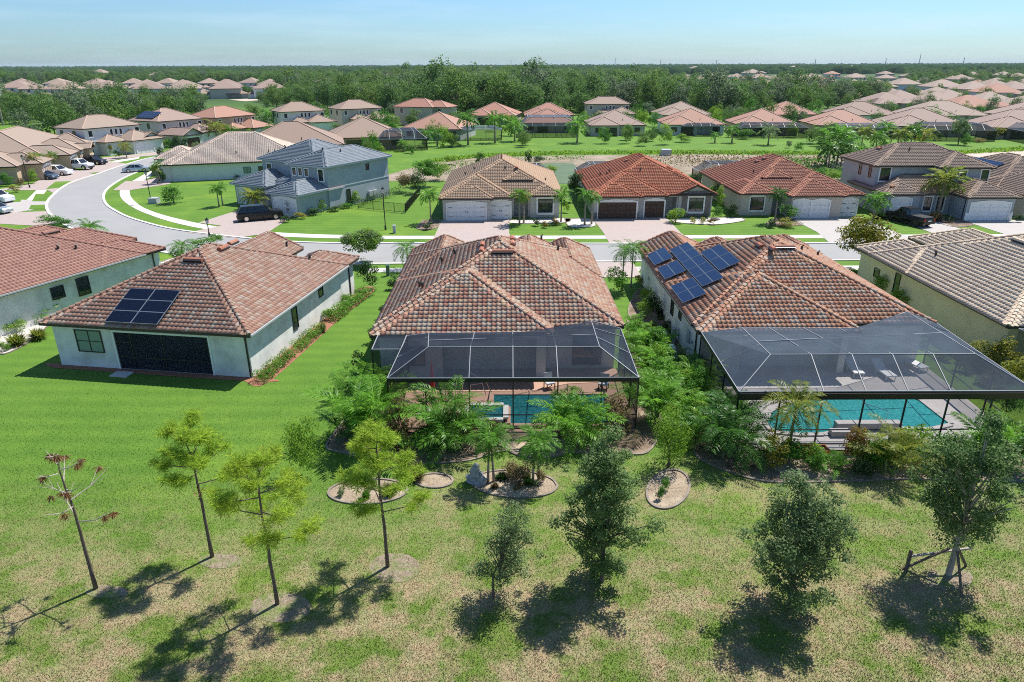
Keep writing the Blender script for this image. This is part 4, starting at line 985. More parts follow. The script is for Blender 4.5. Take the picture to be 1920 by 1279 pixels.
one('red tiled house with a silvery palm before its long cage', 63.2, 201.0, -4, 17, 17, 'tan_stucco', 'far_red')
one('brown-red tiled house in the back row above the silvery palm', 86, 243, -3, 17, 17, 'beige_stucco', 'far_red')
one('orange-tan tiled house behind the big palm group', 84, 199.5, -6, 18, 16, 'beige_stucco', 'far_red')
one('brown tiled house in the back row with a white side wall', 108, 240, -5, 20, 17, 'cool_stucco', 'far_brown')
one('broad pinkish tan tiled house above the right palm group', 104, 196, -6, 20, 18, 'beige_stucco', 'far_pink')
one('broad tan tiled house with pale cage above the right lawn', 127, 190, -8, 21, 18, 'beige_stucco', 'far_pink')
one('tan tiled house at the right edge above the lawn', 150, 187, -10, 20, 18, 'beige_stucco', 'far_tan')
one('tan tiled house in the second row at right with a long ridge', 131, 236, -6, 24, 18, 'beige_stucco', 'far_tan')
one('pale tiled house in the second row near the right edge', 160, 232, -8, 22, 18, 'beige_stucco', 'far_pink')
# left edge houses
C1 = house('house', 'wide tan tiled house at the left edge with garages facing parked cars', -86.5, 134.5, 108,
    [V((0, 30, 2, 20), 2.9), V((0, 7, -2.5, 8), 2.9), V((8, 17, -2.5, 8), 2.9), V((20, 29, -1.5, 8), 3.0), V((11, 15, -3.6, 2), 2.9, g='S')], 'tan_stucco', 'far_tan', 'far')
garage(C1, 2, 'S', 1, 4.2, door='door_t', rows=2); garage(C1, 1, 'S', .7, 4.2, door='door_t', rows=2); window(C1, 3, 'S', 2.5, .7, 1.6, 1.6, 2, 2, trim='trim'); window(C1, 3, 'S', 5.4, .7, 1.2, 1.6, 2, 2, trim='trim')
C0 = house('house', 'tan stucco house at the left edge nearest the bend', -83.5, 119, 108, [V((0, 11, 0, 16), 2.9), V((3, 10, -3, 6), 2.9)], 'tan_stucco', 'far_tan', 'far')
garage(C0, 1, 'S', .8, 4.2, door='door_t', rows=2)
W3 = house('house', 'white low garage wing with a front gable by the street palms', -84.9, 163.4, 65, [V((0, 6.6, 0, 10), 2.9, g='S')], 'cool_stucco', 'far_tan', 'far')
garage(W3, 0, 'S', .6, 4.2, rows=2)
W4 = house('house', 'greige garage wing with dark door below the solar-roofed house', -79.6, 173.4, 68, [V((0, 6.8, 0, 10), 2.9, g='S')], 'greige_stucco', 'far_pink', 'far')
garage(W4, 0, 'S', .8, 4.2, door='door_b', rows=2)

# ---- far suburbs: simple hip-roofed houses, one object each
_fh = {}
def farhouse(mat, k):
    if (mat, k) in _fh: return _fh[(mat, k)]
    r_ = random.Random(k*31+5); b = MB(); w, d = 17+r_.random()*4, 17+r_.random()*4; two_ = (k % 3 == 2); z = 5.9 if two_ else 2.9
    vs = [V((-w/2, w/2, -d/2, d/2), z), V((-w/2, -w/2+w*.45, -d/2-4, 0), 2.9), V((w*.1, w/2, -d/2-2.5, 0), 2.92), V((-w*.15, w*.2, d*.1, d/2+3), 2.94)]
    for v in vs:
        for P_ in vol_planes(v)[0].values(): b.face(P_, 0)
        x0, x1, y0, y1 = v['r']; b.box((x0+.5, y0+.5, 0), (x1-.5, y1-.5, v['z']), 1)
        b.box((x0, y0, v['z']-.2), (x1, y1, v['z']-.02), 2)
    for u in np.linspace(-w/2+1.5, w/2-3, 4): b.box((u, -d/2+.42, z-1.9), (u+1.3, -d/2+.49, z-.6), 3)
    _fh[(mat, k)] = b.mesh('far_house', [M[mat], M['beige_stucco'] if k % 2 else M['cool_stucco'], M['fascia'], M['glass']]); return _fh[(mat, k)]
def putfar(x, y, rot, mat, k, label, group):
    o = link('house', farhouse(mat, k)); o.location = (x, y, 0); o.rotation_euler.z = rot; tag(o, label, 'house', group); return o
# left row of pink-tan roofs beyond the wood
for row, yb in enumerate((452, 492, 540, 600)):
    x = -.78*yb; i = 0
    while x < -.30*yb:
        putfar(x+random.uniform(-2, 2), yb+random.uniform(-7, 7), R(random.choice((20, 30, 110, 0))), 'far_pink' if i % 3 else 'far_tan', 2 if (i+row) % 3 != 1 else 5, 'pinkish tan tiled house in the row beyond the left woods', 'houses in the row beyond the left woods'); x += 23+random.uniform(0, 6)+row*2; i += 1
nfar = 0
for y in (262, 288, 318, 352, 392, 440, 495, 560, 640, 740, 860, 1000):
    px = 1920
    lim = {262: 1740, 288: 1700, 318: 1680, 352: 1700, 392: 1600, 440: 1560}.get(y, 1240 if y < 800 else 1300)
    step = 21
    x = at(lim, py_of(0, y, 0))[0]; xmax = y*.80+40
    while x < xmax:
        if random.random() < .86:
            putfar(x+random.uniform(-2, 2), y+random.uniform(-5, 5), R(random.choice((0, 4, 180, 90, -10))), random.choice(('far_tan', 'far_pink', 'far_tan', 'far_pink', 'far_brown', 'far_red')), random.randrange(6), 'small tiled roof among the far suburb on the right', 'houses of the far suburb at right'); nfar += 1
        x += step+random.uniform(0, 9)+(0 if y < 400 else 8)
for (px, y) in ((1000, 620), (1020, 640), (1165, 610), (1185, 590), (860, 640), (835, 650), (1430, 470), (1275, 520)):
    x = (px-960)/F*(y*.93+6); putfar(x, y, R(20), 'far_tan', px % 6, 'lone pale roof showing between the far trees', 'roofs showing between the far trees')
for i in range(24):
    y = random.uniform(1100, 2600); x = random.uniform(-.72, .75)*y
    b = putfar(x, y, random.random()*3, 'far_tan', i % 6, 'pale speck of a building near the horizon', 'buildings near the horizon'); b.scale = (1.5, 1.5, 1.5)

# ================================================================== pool cages
def cage(name, label, bars, screens, thick=.04, blackbars=(), cat='pool cage', scr='screen', frame='alu'):
    e = empty(name, (0, 0, 0), 0, label, cat)
    for (a, b_) in bars: MB().bar(a, b_, thick, thick*1.3).build('frame_bar', M[frame], e)
    for (a, b_, w, h) in blackbars: MB().bar(a, b_, w, h).build('post', M['black'], e)
    for s, mt in screens: m = MB(); m.face(s); m.build('screen_panel', M[mt], e)
    return e
def poly_cage(name, label, FLc, FRc, sl_, sr_, RLc, RRc, BLc, BRc, PK, xs, scr, zlow=2.7, rails=(.9,)):
    """front corners, side ends, ridge ends, back points, peak"""
    FLc, FRc, sl_, sr_, RLc, RRc, BLc, BRc, PK = [K3(p) for p in (FLc, FRc, sl_, sr_, RLc, RRc, BLc, BRc, PK)]; xs = [x*KS for x in xs]
    bars = [(FLc, FRc), (FLc, sl_), (FRc, sr_), (RLc, RRc), (FLc, RLc), (FRc, RRc), (RLc, BLc), (RRc, PK), (BLc, BRc), (BRc, PK), (PK, sr_), (BLc, sl_)]
    scs = [([FLc, FRc, RRc, RLc], scr), ([FRc, sr_, PK, RRc], scr), ([sl_, FLc, RLc, BLc], scr), ([RLc, RRc, PK, BRc], scr), ([RLc, BRc, BLc], scr)]
    def onback(x):
        if x < BRc[0]: t = (x-BLc[0])/(BRc[0]-BLc[0]); return tuple(BLc[i]+(BRc[i]-BLc[i])*t for i in range(3))
        t = (x-BRc[0])/(PK[0]-BRc[0]); return tuple(BRc[i]+(PK[i]-BRc[i])*t for i in range(3))
    for x in xs:
        f = (x, FLc[1], FLc[2])
        if RLc[0]+.1 < x < RRc[0]-.1: r = (x, RLc[1], RLc[2]); bars += [(f, r), (r, onback(x))]
    mid = lambda p, q, t=.5: tuple(p[i]+(q[i]-p[i])*t for i in range(3))
    for t in (.45,): bars += [(mid(RLc, BLc, t), mid(RRc, PK, t))]
    for t in (.35, .7): bars += [(mid(RRc, PK, t), mid(FRc, sr_, t+.1)), (mid(RLc, BLc, t), mid(FLc, sl_, t+.1))]
    bb = [((FLc[0], FLc[1], FLc[2]-.12), (FRc[0], FRc[1], FRc[2]-.12), .08, .2)]
    for x in list(xs)+[FLc[0], FRc[0]]: bb.append(((x, FLc[1], 0), (x, FLc[1], FLc[2]-.1), .07, .07))
    for z in rails: bb.append(((FLc[0], FLc[1], z), (FRc[0], FRc[1], z), .05, .05))
    bb.append(((FLc[0], FLc[1], .05), (FRc[0], FRc[1], .05), .07, .1))
    for P_, Q_ in ((FLc, sl_), (FRc, sr_)):
        bb.append(((P_[0], P_[1], P_[2]-.12), (Q_[0], Q_[1], Q_[2]-.12), .08, .2))
        for z in rails: bb.append(((P_[0], P_[1], z), (Q_[0], Q_[1], z), .05, .05))
        for t in (.33, .66, 1): c = mid(P_, Q_, t); bb.append(((c[0], c[1], 0), (c[0], c[1], c[2]-.1), .07, .07))
        scs.append(([(P_[0], P_[1], .05), (Q_[0], Q_[1], .05), (Q_[0], Q_[1], Q_[2]-.1), (P_[0], P_[1], P_[2]-.1)], 'screen_side'))
    return cage(name, label, bars, scs, blackbars=bb)
cc = poly_cage('pool_cage', 'dark screened pool cage with pale ribs behind the centre house', (-6.8, 34.0, 2.7), (6.9, 34.0, 2.7), (-6.6, 40.2, 2.75), (7.0, 41.4, 2.75), (-4.75, 36, 3.7), (4.95, 36, 3.7), (-5.2, 40.15, 2.95), (2.9, 40.3, 2.95), (5.1, 41.4, 3.25), [-4.75, -2.35, .05, 2.5, 4.9], 'screen')
m = MB(); m.face([K3(p) for p in ((-8.4, 38.1, 2.7), (-6.65, 38.1, 2.7), (-6.6, 40.15, 2.8), (-8.4, 40.15, 2.8))]); m.build('screen_panel', M['screen'], cc)
for a, b_ in (((-8.4, 38.1, 2.7), (-6.65, 38.1, 2.7)), ((-8.4, 38.1, 2.7), (-8.4, 40.15, 2.8)), ((-6.65, 38.1, 2.7), (-6.6, 40.15, 2.8))): MB().bar(K3(a), K3(b_), .055, .07).build('frame_bar', M['alu'], cc)
MB().bar((-8.19, 37.13, 0), (-8.19, 37.13, 3.05), .07).build('post', M['black'], cc)
m = MB(); m.face([(-8.19, 37.13, 0), (-6.53, 37.13, 0), (-6.53, 37.13, 3.05), (-8.19, 37.13, 3.05)]); m.build('screen_panel', M['screen_side'], cc)
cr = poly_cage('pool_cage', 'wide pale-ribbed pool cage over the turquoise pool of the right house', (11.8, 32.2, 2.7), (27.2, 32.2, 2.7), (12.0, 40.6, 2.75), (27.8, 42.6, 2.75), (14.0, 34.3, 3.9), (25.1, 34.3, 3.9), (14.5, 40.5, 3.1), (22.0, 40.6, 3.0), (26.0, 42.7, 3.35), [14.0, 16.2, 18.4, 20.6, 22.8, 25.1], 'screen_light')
MB().bar((11.5, 31.33, 2.86), (26.5, 31.33, 2.86), .12, .34).build('eave_beam', M['black'], cr)
cy = cage('pool_cage', 'corner of a dark pool cage beside the yellow house', [(K3((32.5, 41.2, 2.7)), K3((46, 41.2, 2.7))), (K3((32.5, 41.2, 2.7)), K3((34.2, 36, 2.6))), (K3((34.2, 36, 2.6)), K3((46, 36, 2.6))), (K3((38, 41.2, 2.7)), K3((38, 36, 2.6)))], [([K3((34.2, 36, 2.6)), K3((46, 36, 2.6)), K3((46, 41.2, 2.7)), K3((32.5, 41.2, 2.7))], 'screen'), ([(33.3, 35.1, 0), (44.8, 35.1, 0), K3((46, 36, 2.6)), K3((34.2, 36, 2.6))], 'screen_side'), ([(33.3, 35.1, 0), (31.7, 40.15, 0), K3((32.5, 41.2, 2.7)), K3((34.2, 36, 2.6))], 'screen_side')], blackbars=[((33.3, 35.1, 0), (33.3, 35.1, 2.9), .1, .1), ((33.3, 35.1, 2.85), (44.8, 35.1, 2.85), .1, .2)])
def boxcage(label, x0, x1, y0, y1, z0, z1, rot=0, scr='screen', frame='black', roofz=None, n=4):
    e = empty('pool_cage', (x0, y0, 0), R(rot), label, 'pool cage'); w = x1-x0; d = y1-y0; i_ = min(d*.35, 2.0)
    A = [(0, 0, z0), (w, 0, z0), (w, d, z0), (0, d, z0)]; B = [(i_, i_, z1), (w-i_, i_, z1), (w-i_, d, z1), (i_, d, z1)]
    fb = MB()
    for p in A[2:]: MB().bar((p[0], p[1], 0), p, .12).build('post', M[frame], e)
    for k in range(n+1):
        x = w*k/n; MB().bar((x, 0, 0), (x, 0, z0), .10).build('post', M[frame], e); xx = min(max(x, i_), w-i_); fb.bar((x, 0, z0), (xx, i_, z1), .10); fb.bar((xx, i_, z1), (xx, d, z1), .10)
    for P_, Q_ in ((A[0], A[1]), (A[1], A[2]), (A[3], A[0]), (B[0], B[1]), (B[1], B[2]), (B[3], B[0])): fb.bar(P_, Q_, .12)
    fb.build('roof_frame', M['alu'], e)
    for f in ([A[0], A[1], B[1], B[0]], [A[1], A[2], B[2], B[1]], [A[3], A[0], B[0], B[3]], B): m = MB(); m.face(f); m.build('roof_screen', M[scr], e)
    for f in ([(0, 0, 0), (w, 0, 0), A[1], A[0]], [(0, 0, 0), (0, d, 0), A[3], A[0]], [(w, 0, 0), (w, d, 0), A[2], A[1]]): m = MB(); m.face(f); m.build('side_screen', M['screen_side'], e)
    return e
boxcage('black-framed cage beside the brown hip-roofed house by the pond lawn', -31.0, -19.5, 165.0, 177.5, 2.6, 4.2, 12)
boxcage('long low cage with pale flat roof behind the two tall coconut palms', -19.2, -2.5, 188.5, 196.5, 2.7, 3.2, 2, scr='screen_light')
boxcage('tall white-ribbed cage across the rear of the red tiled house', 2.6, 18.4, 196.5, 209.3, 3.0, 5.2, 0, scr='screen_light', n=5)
boxcage('low cage behind the round bush', 47.5, 57.5, 198.3, 203.0, 2.7, 3.3, -3, n=4)
boxcage('long low cage behind the silvery palm', 61.5, 79.5, 193.5, 200.6, 2.7, 3.6, -4, n=6)
boxcage('pale-roofed cage right of the big palm group', 86.0, 103.0, 190.5, 197, 2.7, 3.6, -5, scr='screen_light', n=5)
boxcage('dark cage above the right lawn with flowers before it', 106, 123.5, 184.0, 194, 2.7, 4.0, -7, n=6)
boxcage('pale-topped cage near the right edge', 128, 147, 177, 188, 2.7, 4.2, -9, scr='screen_light', n=6)
boxcage('cage corner showing behind the tan tiled garage house', .5, 6, 110.4, 116, 2.7, 3.6, 0, n=3); boxcage('cage corner behind the orange tiled house', 10.5, 19, 110.4, 116, 2.7, 3.8, 0, n=3); boxcage('cage corner behind the orange-brown tiled house', 29.8, 39, 109.9, 115.5, 2.7, 3.9, 0, n=3)

# pools and decks
def pooldeck(poly, mat, label): sheet('pool_deck', poly, .05, mat)
pooldeck([(-6.7, 32.8), (6.8, 32.8), (6.8, 41.1), (2.4, 41.1), (2.4, 39.9), (-8.2, 39.9), (-8.2, 37.0), (-6.7, 37.0)], M['paver_tan'], '')
pooldeck([(11.3, 30.8), (26.7, 30.8), (27.2, 42.0), (21.7, 42.0), (21.7, 40.4), (11.6, 40.4)], M['deck'], '')
def pool(label, poly, wm, cm, z=.07, zc=.13):
    e = empty('pool', (0, 0, 0), 0, label, 'swimming pool'); b = MB(); b.face([(*p, z) for p in poly]); b.build('water', M[wm], e)
    b = MB(); n = len(poly); c = Vector((sum(p[0] for p in poly)/n, sum(p[1] for p in poly)/n))
    for i in range(n):
        p = Vector(poly[i]); q = Vector(poly[(i+1) % n]); d = (q-p).normalized(); nn = Vector((d.y, -d.x))
        b.bar((*(p+nn*.14), zc-.06), (*(q+nn*.14), zc-.06), .30, .12+.002*i)
    b.build('coping', M[cm], e); return e
pool('dark teal pool inside the centre cage', [(-.1, 33.6), (5.6, 33.6), (5.6, 37.2), (-1.1, 37.2), (-1.1, 35.8), (-.1, 35.6)], 'pool_dark', 'paver_tan')
e = pool('raised square spa left of the dark teal pool', [(-2.4, 33.8), (-.5, 33.8), (-.5, 35.3), (-2.4, 35.3)], 'pool_dark', 'concrete', z=.30, zc=.40)
pool('turquoise pool with cut corners inside the right cage', [at(1540, 815), at(1600, 802), at(1742, 805), at(1778, 797), at(1722, 753), at(1702, 746), at(1545, 748), at(1478, 760), at(1448, 775), at(1438, 796), at(1452, 811), at(1500, 816)], 'pool', 'deck')
m = MB(); m.box((-1.75, -.22, 0), (1.75, .22, .5)); o = m.build('pool_ledge', M['deck']); P_ = at(1625, 806); o.location = (P_[0], P_[1], 0); tag(o, 'grey raised ledge along the turquoise pool edge', 'ledge')
m = MB(); m.box((-.5, -.22, 0), (.5, .22, .38)); o = m.build('pool_ledge', M['deck']); P_ = at(1573, 818); o.location = (P_[0], P_[1], 0); tag(o, 'short low grey block beside the raised pool ledge', 'ledge')
P_ = at(1645, 797); m = MB(); m.tube([(P_[0]-.5, P_[1]+.9, 0), (P_[0]-.5, P_[1]+.9, .9), (P_[0]+.5, P_[1]+.1, .8), (P_[0]+.5, P_[1]+.1, 0)], .025, 6); tag(m.build('handrail', M['chrome']), 'bent metal handrail standing in the turquoise pool', 'handrail')
for dx in (0, .5):
    P_ = at(865+dx*30, 750); m = MB(); m.tube([(P_[0], P_[1], 0), (P_[0]+.15, P_[1]+.1, 1.3), (P_[0]+.6, P_[1]+.1, 1.75), (P_[0]+1.5, P_[1], 1.2), (P_[0]+1.8+dx, P_[1], .5)] if not dx else [(P_[0], P_[1], 0), (P_[0]+.1, P_[1], 1.0), (P_[0]+.8, P_[1], 1.1), (P_[0]+1.0, P_[1], .3)], .03, 6); tag(m.build('handrail', M['chrome']), 'tall curved handrail by the spa' if not dx else 'lower curved handrail by the spa', 'handrail')
# closed red umbrella
P_ = at(812, 750); e = empty('umbrella', (P_[0], P_[1], 0), 0, 'closed red umbrella under the centre cage', 'umbrella'); MB().tube([(0, 0, 0), (0, 0, 2.5)], .025, 6).build('pole', M['alu'], e); MB().tube([(0, 0, .9), (0, 0, 1.3), (0, 0, 2.5)], [.16, .13, .03], 8).build('canopy', M['red'], e); MB().tube([(0, 0, 0), (0, 0, .08)], .28, 10).build('base', M['black'], e)
furniture(hC, 11.0, -1.2, 20, 'patio_chair', 'white patio chair under the centre cage'); furniture(hC, 14.3, -1.4, -20, 'patio_chair', 'grey patio chair under the cage peak')
for i, (px, py) in enumerate(((1600, 700), (1655, 705), (1712, 690))):
    P_ = at(px, py); e = empty('lounger', (P_[0], P_[1], .06), R(10*i-5), ('white lounger at the left under the wide cage', 'white lounger in the middle under the wide cage', 'white lounger furthest right under the wide cage')[i], 'lounger')
    MB().box((-.33, -.9, .28), (.33, .4, .36)).build('seat', M['white'], e); b = MB(); b.face([(-.33, .4, .36), (.33, .4, .36), (.33, 1.0, .75), (-.33, 1.0, .75)]); b.face([(-.33, .42, .30), (-.33, 1.02, .69), (.33, 1.02, .69), (.33, .42, .30)]); b.build('backrest', M['white'], e)
    for sx in (-.3, .3):
        for sy in (-.8, .3): MB().box((sx-.02, sy-.02, 0), (sx+.02, sy+.02, .28)).build('leg', M['white'], e)
# pump gear between the houses
for i, (px, py, sx, sy, sz, mt, lb) in enumerate(((1257, 677, .5, .5, 1.3, 'white', 'white cylindrical pool filter beside the right house wall'), (1243, 640, .4, .7, .6, 'greybox', 'grey pool pump box beside the right house wall'), (1262, 640, .3, .4, 1.0, 'greybox', 'tall grey pool heater beside the wall'))):
    P_ = at(px, py); m = MB()
    if i == 0: m.tube([(0, 0, 0), (0, 0, .2), (0, 0, 1.0), (0, 0, 1.2)], [.2, .28, .28, .12], 10)
    else: m.box((-sx/2, -sy/2, 0), (sx/2, sy/2, sz)); m.box((-sx/2-.03, -sy/2-.03, sz), (sx/2+.03, sy/2+.03, sz+.05)); m.tube([(sx/2, 0, .2), (sx/2+.3, 0, .2), (sx/2+.3, .3, .2)], .04, 6)
    o = m.build('pool_filter' if i == 0 else 'pool_pump', M[mt]); o.location = (P_[0], P_[1], 0); tag(o, lb, 'pool filter' if i == 0 else 'pool pump')
sheet('slab', PX([(1236, 640), (1262, 640), (1280, 695), (1262, 706), (1252, 700)]), .04, M['concrete'])
P_ = at(1522, 852); m = MB(); m.box((-.75, -.3, 0), (.75, -.24, .42)); m.box((-.75, .24, 0), (.75, .3, .42)); m.box((-.75, -.24, 0), (-.69, .24, .42)); m.box((.69, -.24, 0), (.75, .24, .42)); m.box((-.69, -.24, 0), (.69, .24, .3), 1); o = m.build('planter', [M['terra'], M['mulch']]); o.location = (*P_, 0); tag(o, 'rectangular terracotta planter at the edge of the right pool deck', 'planter')

# ================================================================== beds and edging
def bed(name, poly, mat, z=.018, edge=True, w=.11):
    P_ = smooth([Vector(p) for p in poly+[poly[0]]], 5)[:-1]; sheet(name, [tuple(p) for p in P_], z, mat)
    if edge:
        b = MB(); n = len(P_); nn = []
        for i in range(n): d = (P_[(i+1) % n]-P_[i-1]).normalized(); nn.append(Vector((d.y, -d.x)))
        for i in range(n):
            j = (i+1) % n; a, c = P_[i], P_[j]; a2, c2 = a+nn[i]*w, c+nn[j]*w; h = .07
            b.face([(*a, h), (*c, h), (*c2, h), (*a2, h)]); b.face([(*a2, 0), (*a2, h), (*c2, h), (*c2, 0)]); b.face([(*c, 0), (*c, h), (*a, h), (*a, 0)])
        tag(b.build('bed_edging', M['curbing']), kind='structure')
def oval(px, py, rx, ry, n=12, tilt=0):
    return [at(px+rx*math.cos(2*math.pi*k/n), py-ry*math.sin(2*math.pi*k/n)+tilt*math.cos(2*math.pi*k/n)) for k in range(n)]
bed('mulch_bed', oval(965, 908, 78, 24, tilt=4), M['shell'], edge=True)
bed('mulch_bed', oval(690, 922, 72, 22, tilt=-3), M['shell'], z=.02); bed('mulch_bed', oval(815, 902, 32, 12), M['shell'], z=.022)
bed('mulch_bed', oval(1253, 918, 38, 34, tilt=-8), M['shell'], z=.02)
bed('mulch_bed', PX([(635, 800), (660, 770), (700, 735), (740, 745), (900, 790), (1150, 790), (1195, 730), (1230, 760), (1240, 800), (1215, 850), (1150, 850), (1060, 850), (960, 845), (880, 865), (800, 870), (700, 862), (640, 850), (610, 838)]), M['mulch'], z=.02)
bed('mulch_bed', oval(1010, 838, 58, 20), M['shell'], z=.026)
bed('mulch_bed', PX([(1175, 600), (1225, 610), (1262, 700), (1300, 750), (1365, 740), (1400, 840), (1520, 855), (1650, 850), (1900, 840), (1990, 900), (1700, 900), (1560, 905), (1440, 905), (1350, 880), (1300, 850), (1290, 790), (1240, 760), (1190, 700)]), M['mulch'], z=.024)
bed('mulch_bed', PX([(1530, 855), (1700, 850), (1720, 880), (1640, 902), (1530, 896), (1450, 880)]), M['shell'], z=.028, edge=False)
bed('mulch_bed', PX([(1195, 545), (1180, 590), (1225, 630), (1262, 690), (1300, 660), (1225, 545)]), M['mulch'], z=.030)
bed('mulch_bed_red', [tuple((Matrix.Translation((-31.4*KS, 42.85*KS, 0)) @ Matrix.Rotation(R(-9.1), 4, 'Z') @ Vector(q))[:2]) for q in ((14.0, -.2, 0), (15.4, -.3, 0), (15.5, 6, 0), (15.4, 12, 0), (15.6, 19.2, 0), (14.1, 19.5, 0), (14.0, 10, 0))], M['mulch_red'], z=.018, edge=False)
bed('mulch_bed_red', [tuple((Matrix.Translation((-31.4*KS, 42.85*KS, 0)) @ Matrix.Rotation(R(-9.1), 4, 'Z') @ Vector(q))[:2]) for q in ((.2, -.1, 0), (14.3, -.1, 0), (14.3, .6, 0), (.2, .6, 0))], M['mulch_red'], z=.022, edge=False)
bed('rock_bed', PX([(0, 620), (60, 575), (200, 530), (330, 482), (345, 492), (300, 515), (200, 560), (110, 598), (60, 640), (0, 665)]), M['rockbed'], z=.02)
bed('mulch_bed', [(-.2, 87.8), (7, 89.0), (7, 86.3), (3, 85.6), (-.2, 86.0)], M['rockbed'], z=.02); bed('mulch_bed', [(20.6, 88.5), (29, 89), (29.5, 86.8), (25, 84.6), (20.8, 86)], M['rockbed'], z=.02)
bed('mulch_bed', [(6.8, 88.5), (10.2, 88.5), (10.3, 84), (7.2, 83.6)], M['rockbed'], z=.02); bed('mulch_bed', [(-11.4, 88), (-9.2, 88), (-9.3, 83), (-11.6, 83)], M['mulch'], z=.02)
bed('mulch_bed', [(34.6, 89), (36, 88.2), (36, 84.2), (31.5, 84.4)], M['mulch'], z=.02)
bed('mulch_bed', [(53.6, 90), (57, 88), (57, 84), (53.6, 83.2)], M['mulch'], z=.02)
for i, q in enumerate(((412, 1052, 42, 14), (527, 1140, 58, 28), (740, 1065, 48, 28), (1780, 1085, 45, 22), (200, 1110, 40, 12))):
    bed('dirt_ring', oval(*q), surf('bare_dirt_%s' % 'abcde'[i], (.29, .23, .175), (.19, .15, .10), 5, .95, .5, 20, c=(.12, .19, .03), cscale=1.4), z=.012+.001*i, edge=False)

# ================================================================== vehicles
def car(label, x, y, rz, kind, paint_):
    L, Wd, H_ = {'sedan': (4.7, 1.82, 1.42), 'suv': (4.8, 1.92, 1.72), 'bigsuv': (5.6, 2.05, 1.92), 'pickup': (5.9, 2.03, 1.95)}[kind]
    e = empty({'pickup': 'pickup_truck', 'suv': 'parked_suv', 'bigsuv': 'parked_suv', 'sedan': 'parked_car'}[kind], (x, y, .03), R(rz), label, {'pickup': 'pickup truck', 'sedan': 'car'}.get(kind, 'suv'))
    gc = {'sedan': .16, 'suv': .2, 'bigsuv': .26, 'pickup': .34}[kind]; belt = {'sedan': .92, 'suv': 1.08, 'bigsuv': 1.18, 'pickup': 1.22}[kind]; hood = belt-{'sedan': .1, 'suv': .06, 'bigsuv': .03, 'pickup': .02}[kind]
    h = L/2; w = Wd/2
    # stations: x, half width low, z low, half width belt, z belt
    st = [(-h, w*.80, gc+.18, w*.80, hood-.18), (-h+.12, w*.92, gc+.05, w*.92, hood-.06), (-h+.9, w, gc, w*.96, hood), (-h+1.35, w, gc, w*.96, belt), (h-1.2, w, gc, w*.96, belt), (h-.15, w*.95, gc+.05, w*.93, belt-(.12 if kind == 'sedan' else .02)), (h, w*.86, gc+.2, w*.86, belt-.2)]
    b = MB(); rows = []
    for (sx, wl_, zl, wb_, zb) in st:
        zm = (zl+zb)/2; n = len(b.v); b.v += [(sx, -wl_*.9, zl), (sx, -wl_, zm-.08), (sx, -wb_, zb-.14), (sx, -wb_*.9, zb), (sx, wb_*.9, zb), (sx, wb_, zb-.14), (sx, wl_, zm-.08), (sx, wl_*.9, zl)]; rows.append(n)
    for i in range(len(rows)-1):
        for j in range(8):
            k = (j+1) % 8; b.f.append((rows[i]+j, rows[i+1]+j, rows[i+1]+k, rows[i]+k)); b.m.append(0)
    b.f.append(tuple(rows[0]+j for j in range(8))); b.m.append(0); b.f.append(tuple(rows[-1]+j for j in reversed(range(8)))); b.m.append(0)
    body = b.build('body', M[paint_], e, smooth=False)
    # cabin: glass shell with painted roof and pillars
    if kind == 'pickup': c0, c1, r0, r1 = -h+1.5, -h+3.75, -h+2.15, -h+3.6
    elif kind == 'sedan': c0, c1, r0, r1 = -h+1.15, h-.55, -h+1.95, h-1.45
    else: c0, c1, r0, r1 = -h+1.5, h-.14, -h+2.25, h-.62
    wb_, wr = w*.92, w*.74; z0, z1 = belt-.02, H_
    P0 = [(c0, -wb_, z0), (c1, -wb_, z0), (c1, wb_, z0), (c0, wb_, z0)]; P1 = [(r0, -wr, z1-.06), (r1, -wr, z1-.06), (r1, wr, z1-.06), (r0, wr, z1-.06)]
    g_ = MB()
    for i in range(4): j = (i+1) % 4; g_.face([P0[i], P0[j], P1[j], P1[i]])
    g_.build('windows', M['carglass'], e)
    rf = MB(); k = .06; rf.box((r0-.03, -wr-.03, z1-.07), (r1+.03, wr+.03, z1-.02)); rf.box((r0+.1, -wr+.08, z1-.02), (r1-.1, wr-.08, z1))
    for i in range(4): rf.bar(P0[i], P1[i], .07, .07)
    for t in (.45, .74) if kind != 'pickup' else (.5,):
        for s_ in (0, 3):
            q = s_; r_ = 1 if s_ == 0 else 2
            A = Vector(P0[q]).lerp(Vector(P0[r_]), t); B = Vector(P1[q]).lerp(Vector(P1[r_]), t-.05); rf.bar(A, B, .07, .05)
    rf.build('roof', M[paint_], e)
    if kind == 'pickup':
        bd = MB(); bd.box((c1+.06, -w*.80, belt-.0), (h-.12, w*.80, belt+.012)); bd.build('bed_cover', M['rubber'], e)
    wr_ = {'sedan': .33, 'suv': .37, 'bigsuv': .41, 'pickup': .43}[kind]
    for sx in (-h+.95, h-1.05):
        for sy in (-1, 1):
            t = MB(); t.tube([(sx, sy*(w-.24), wr_), (sx, sy*(w+.015), wr_)], wr_, 14); wh = t.build('wheel', M['rubber'], e)
            t = MB(); t.tube([(sx, sy*(w+.0), wr_), (sx, sy*(w+.03), wr_)], wr_*.62, 10); t.build('rim', M['chrome' if kind != 'pickup' or 'white' in label else 'black'], wh)
            t = MB()
            for q in range(8):
                a = math.pi*q/7; a2 = math.pi*(q+1)/7
                if q < 7: t.bar((sx+math.cos(a)*(wr_+.05), sy*(w-.02), wr_+math.sin(a)*(wr_+.05)), (sx+math.cos(a2)*(wr_+.05), sy*(w-.02), wr_+math.sin(a2)*(wr_+.05)), .08, .06)
            t.build('wheel_arch', M[paint_ if kind != 'pickup' else 'black'], e)
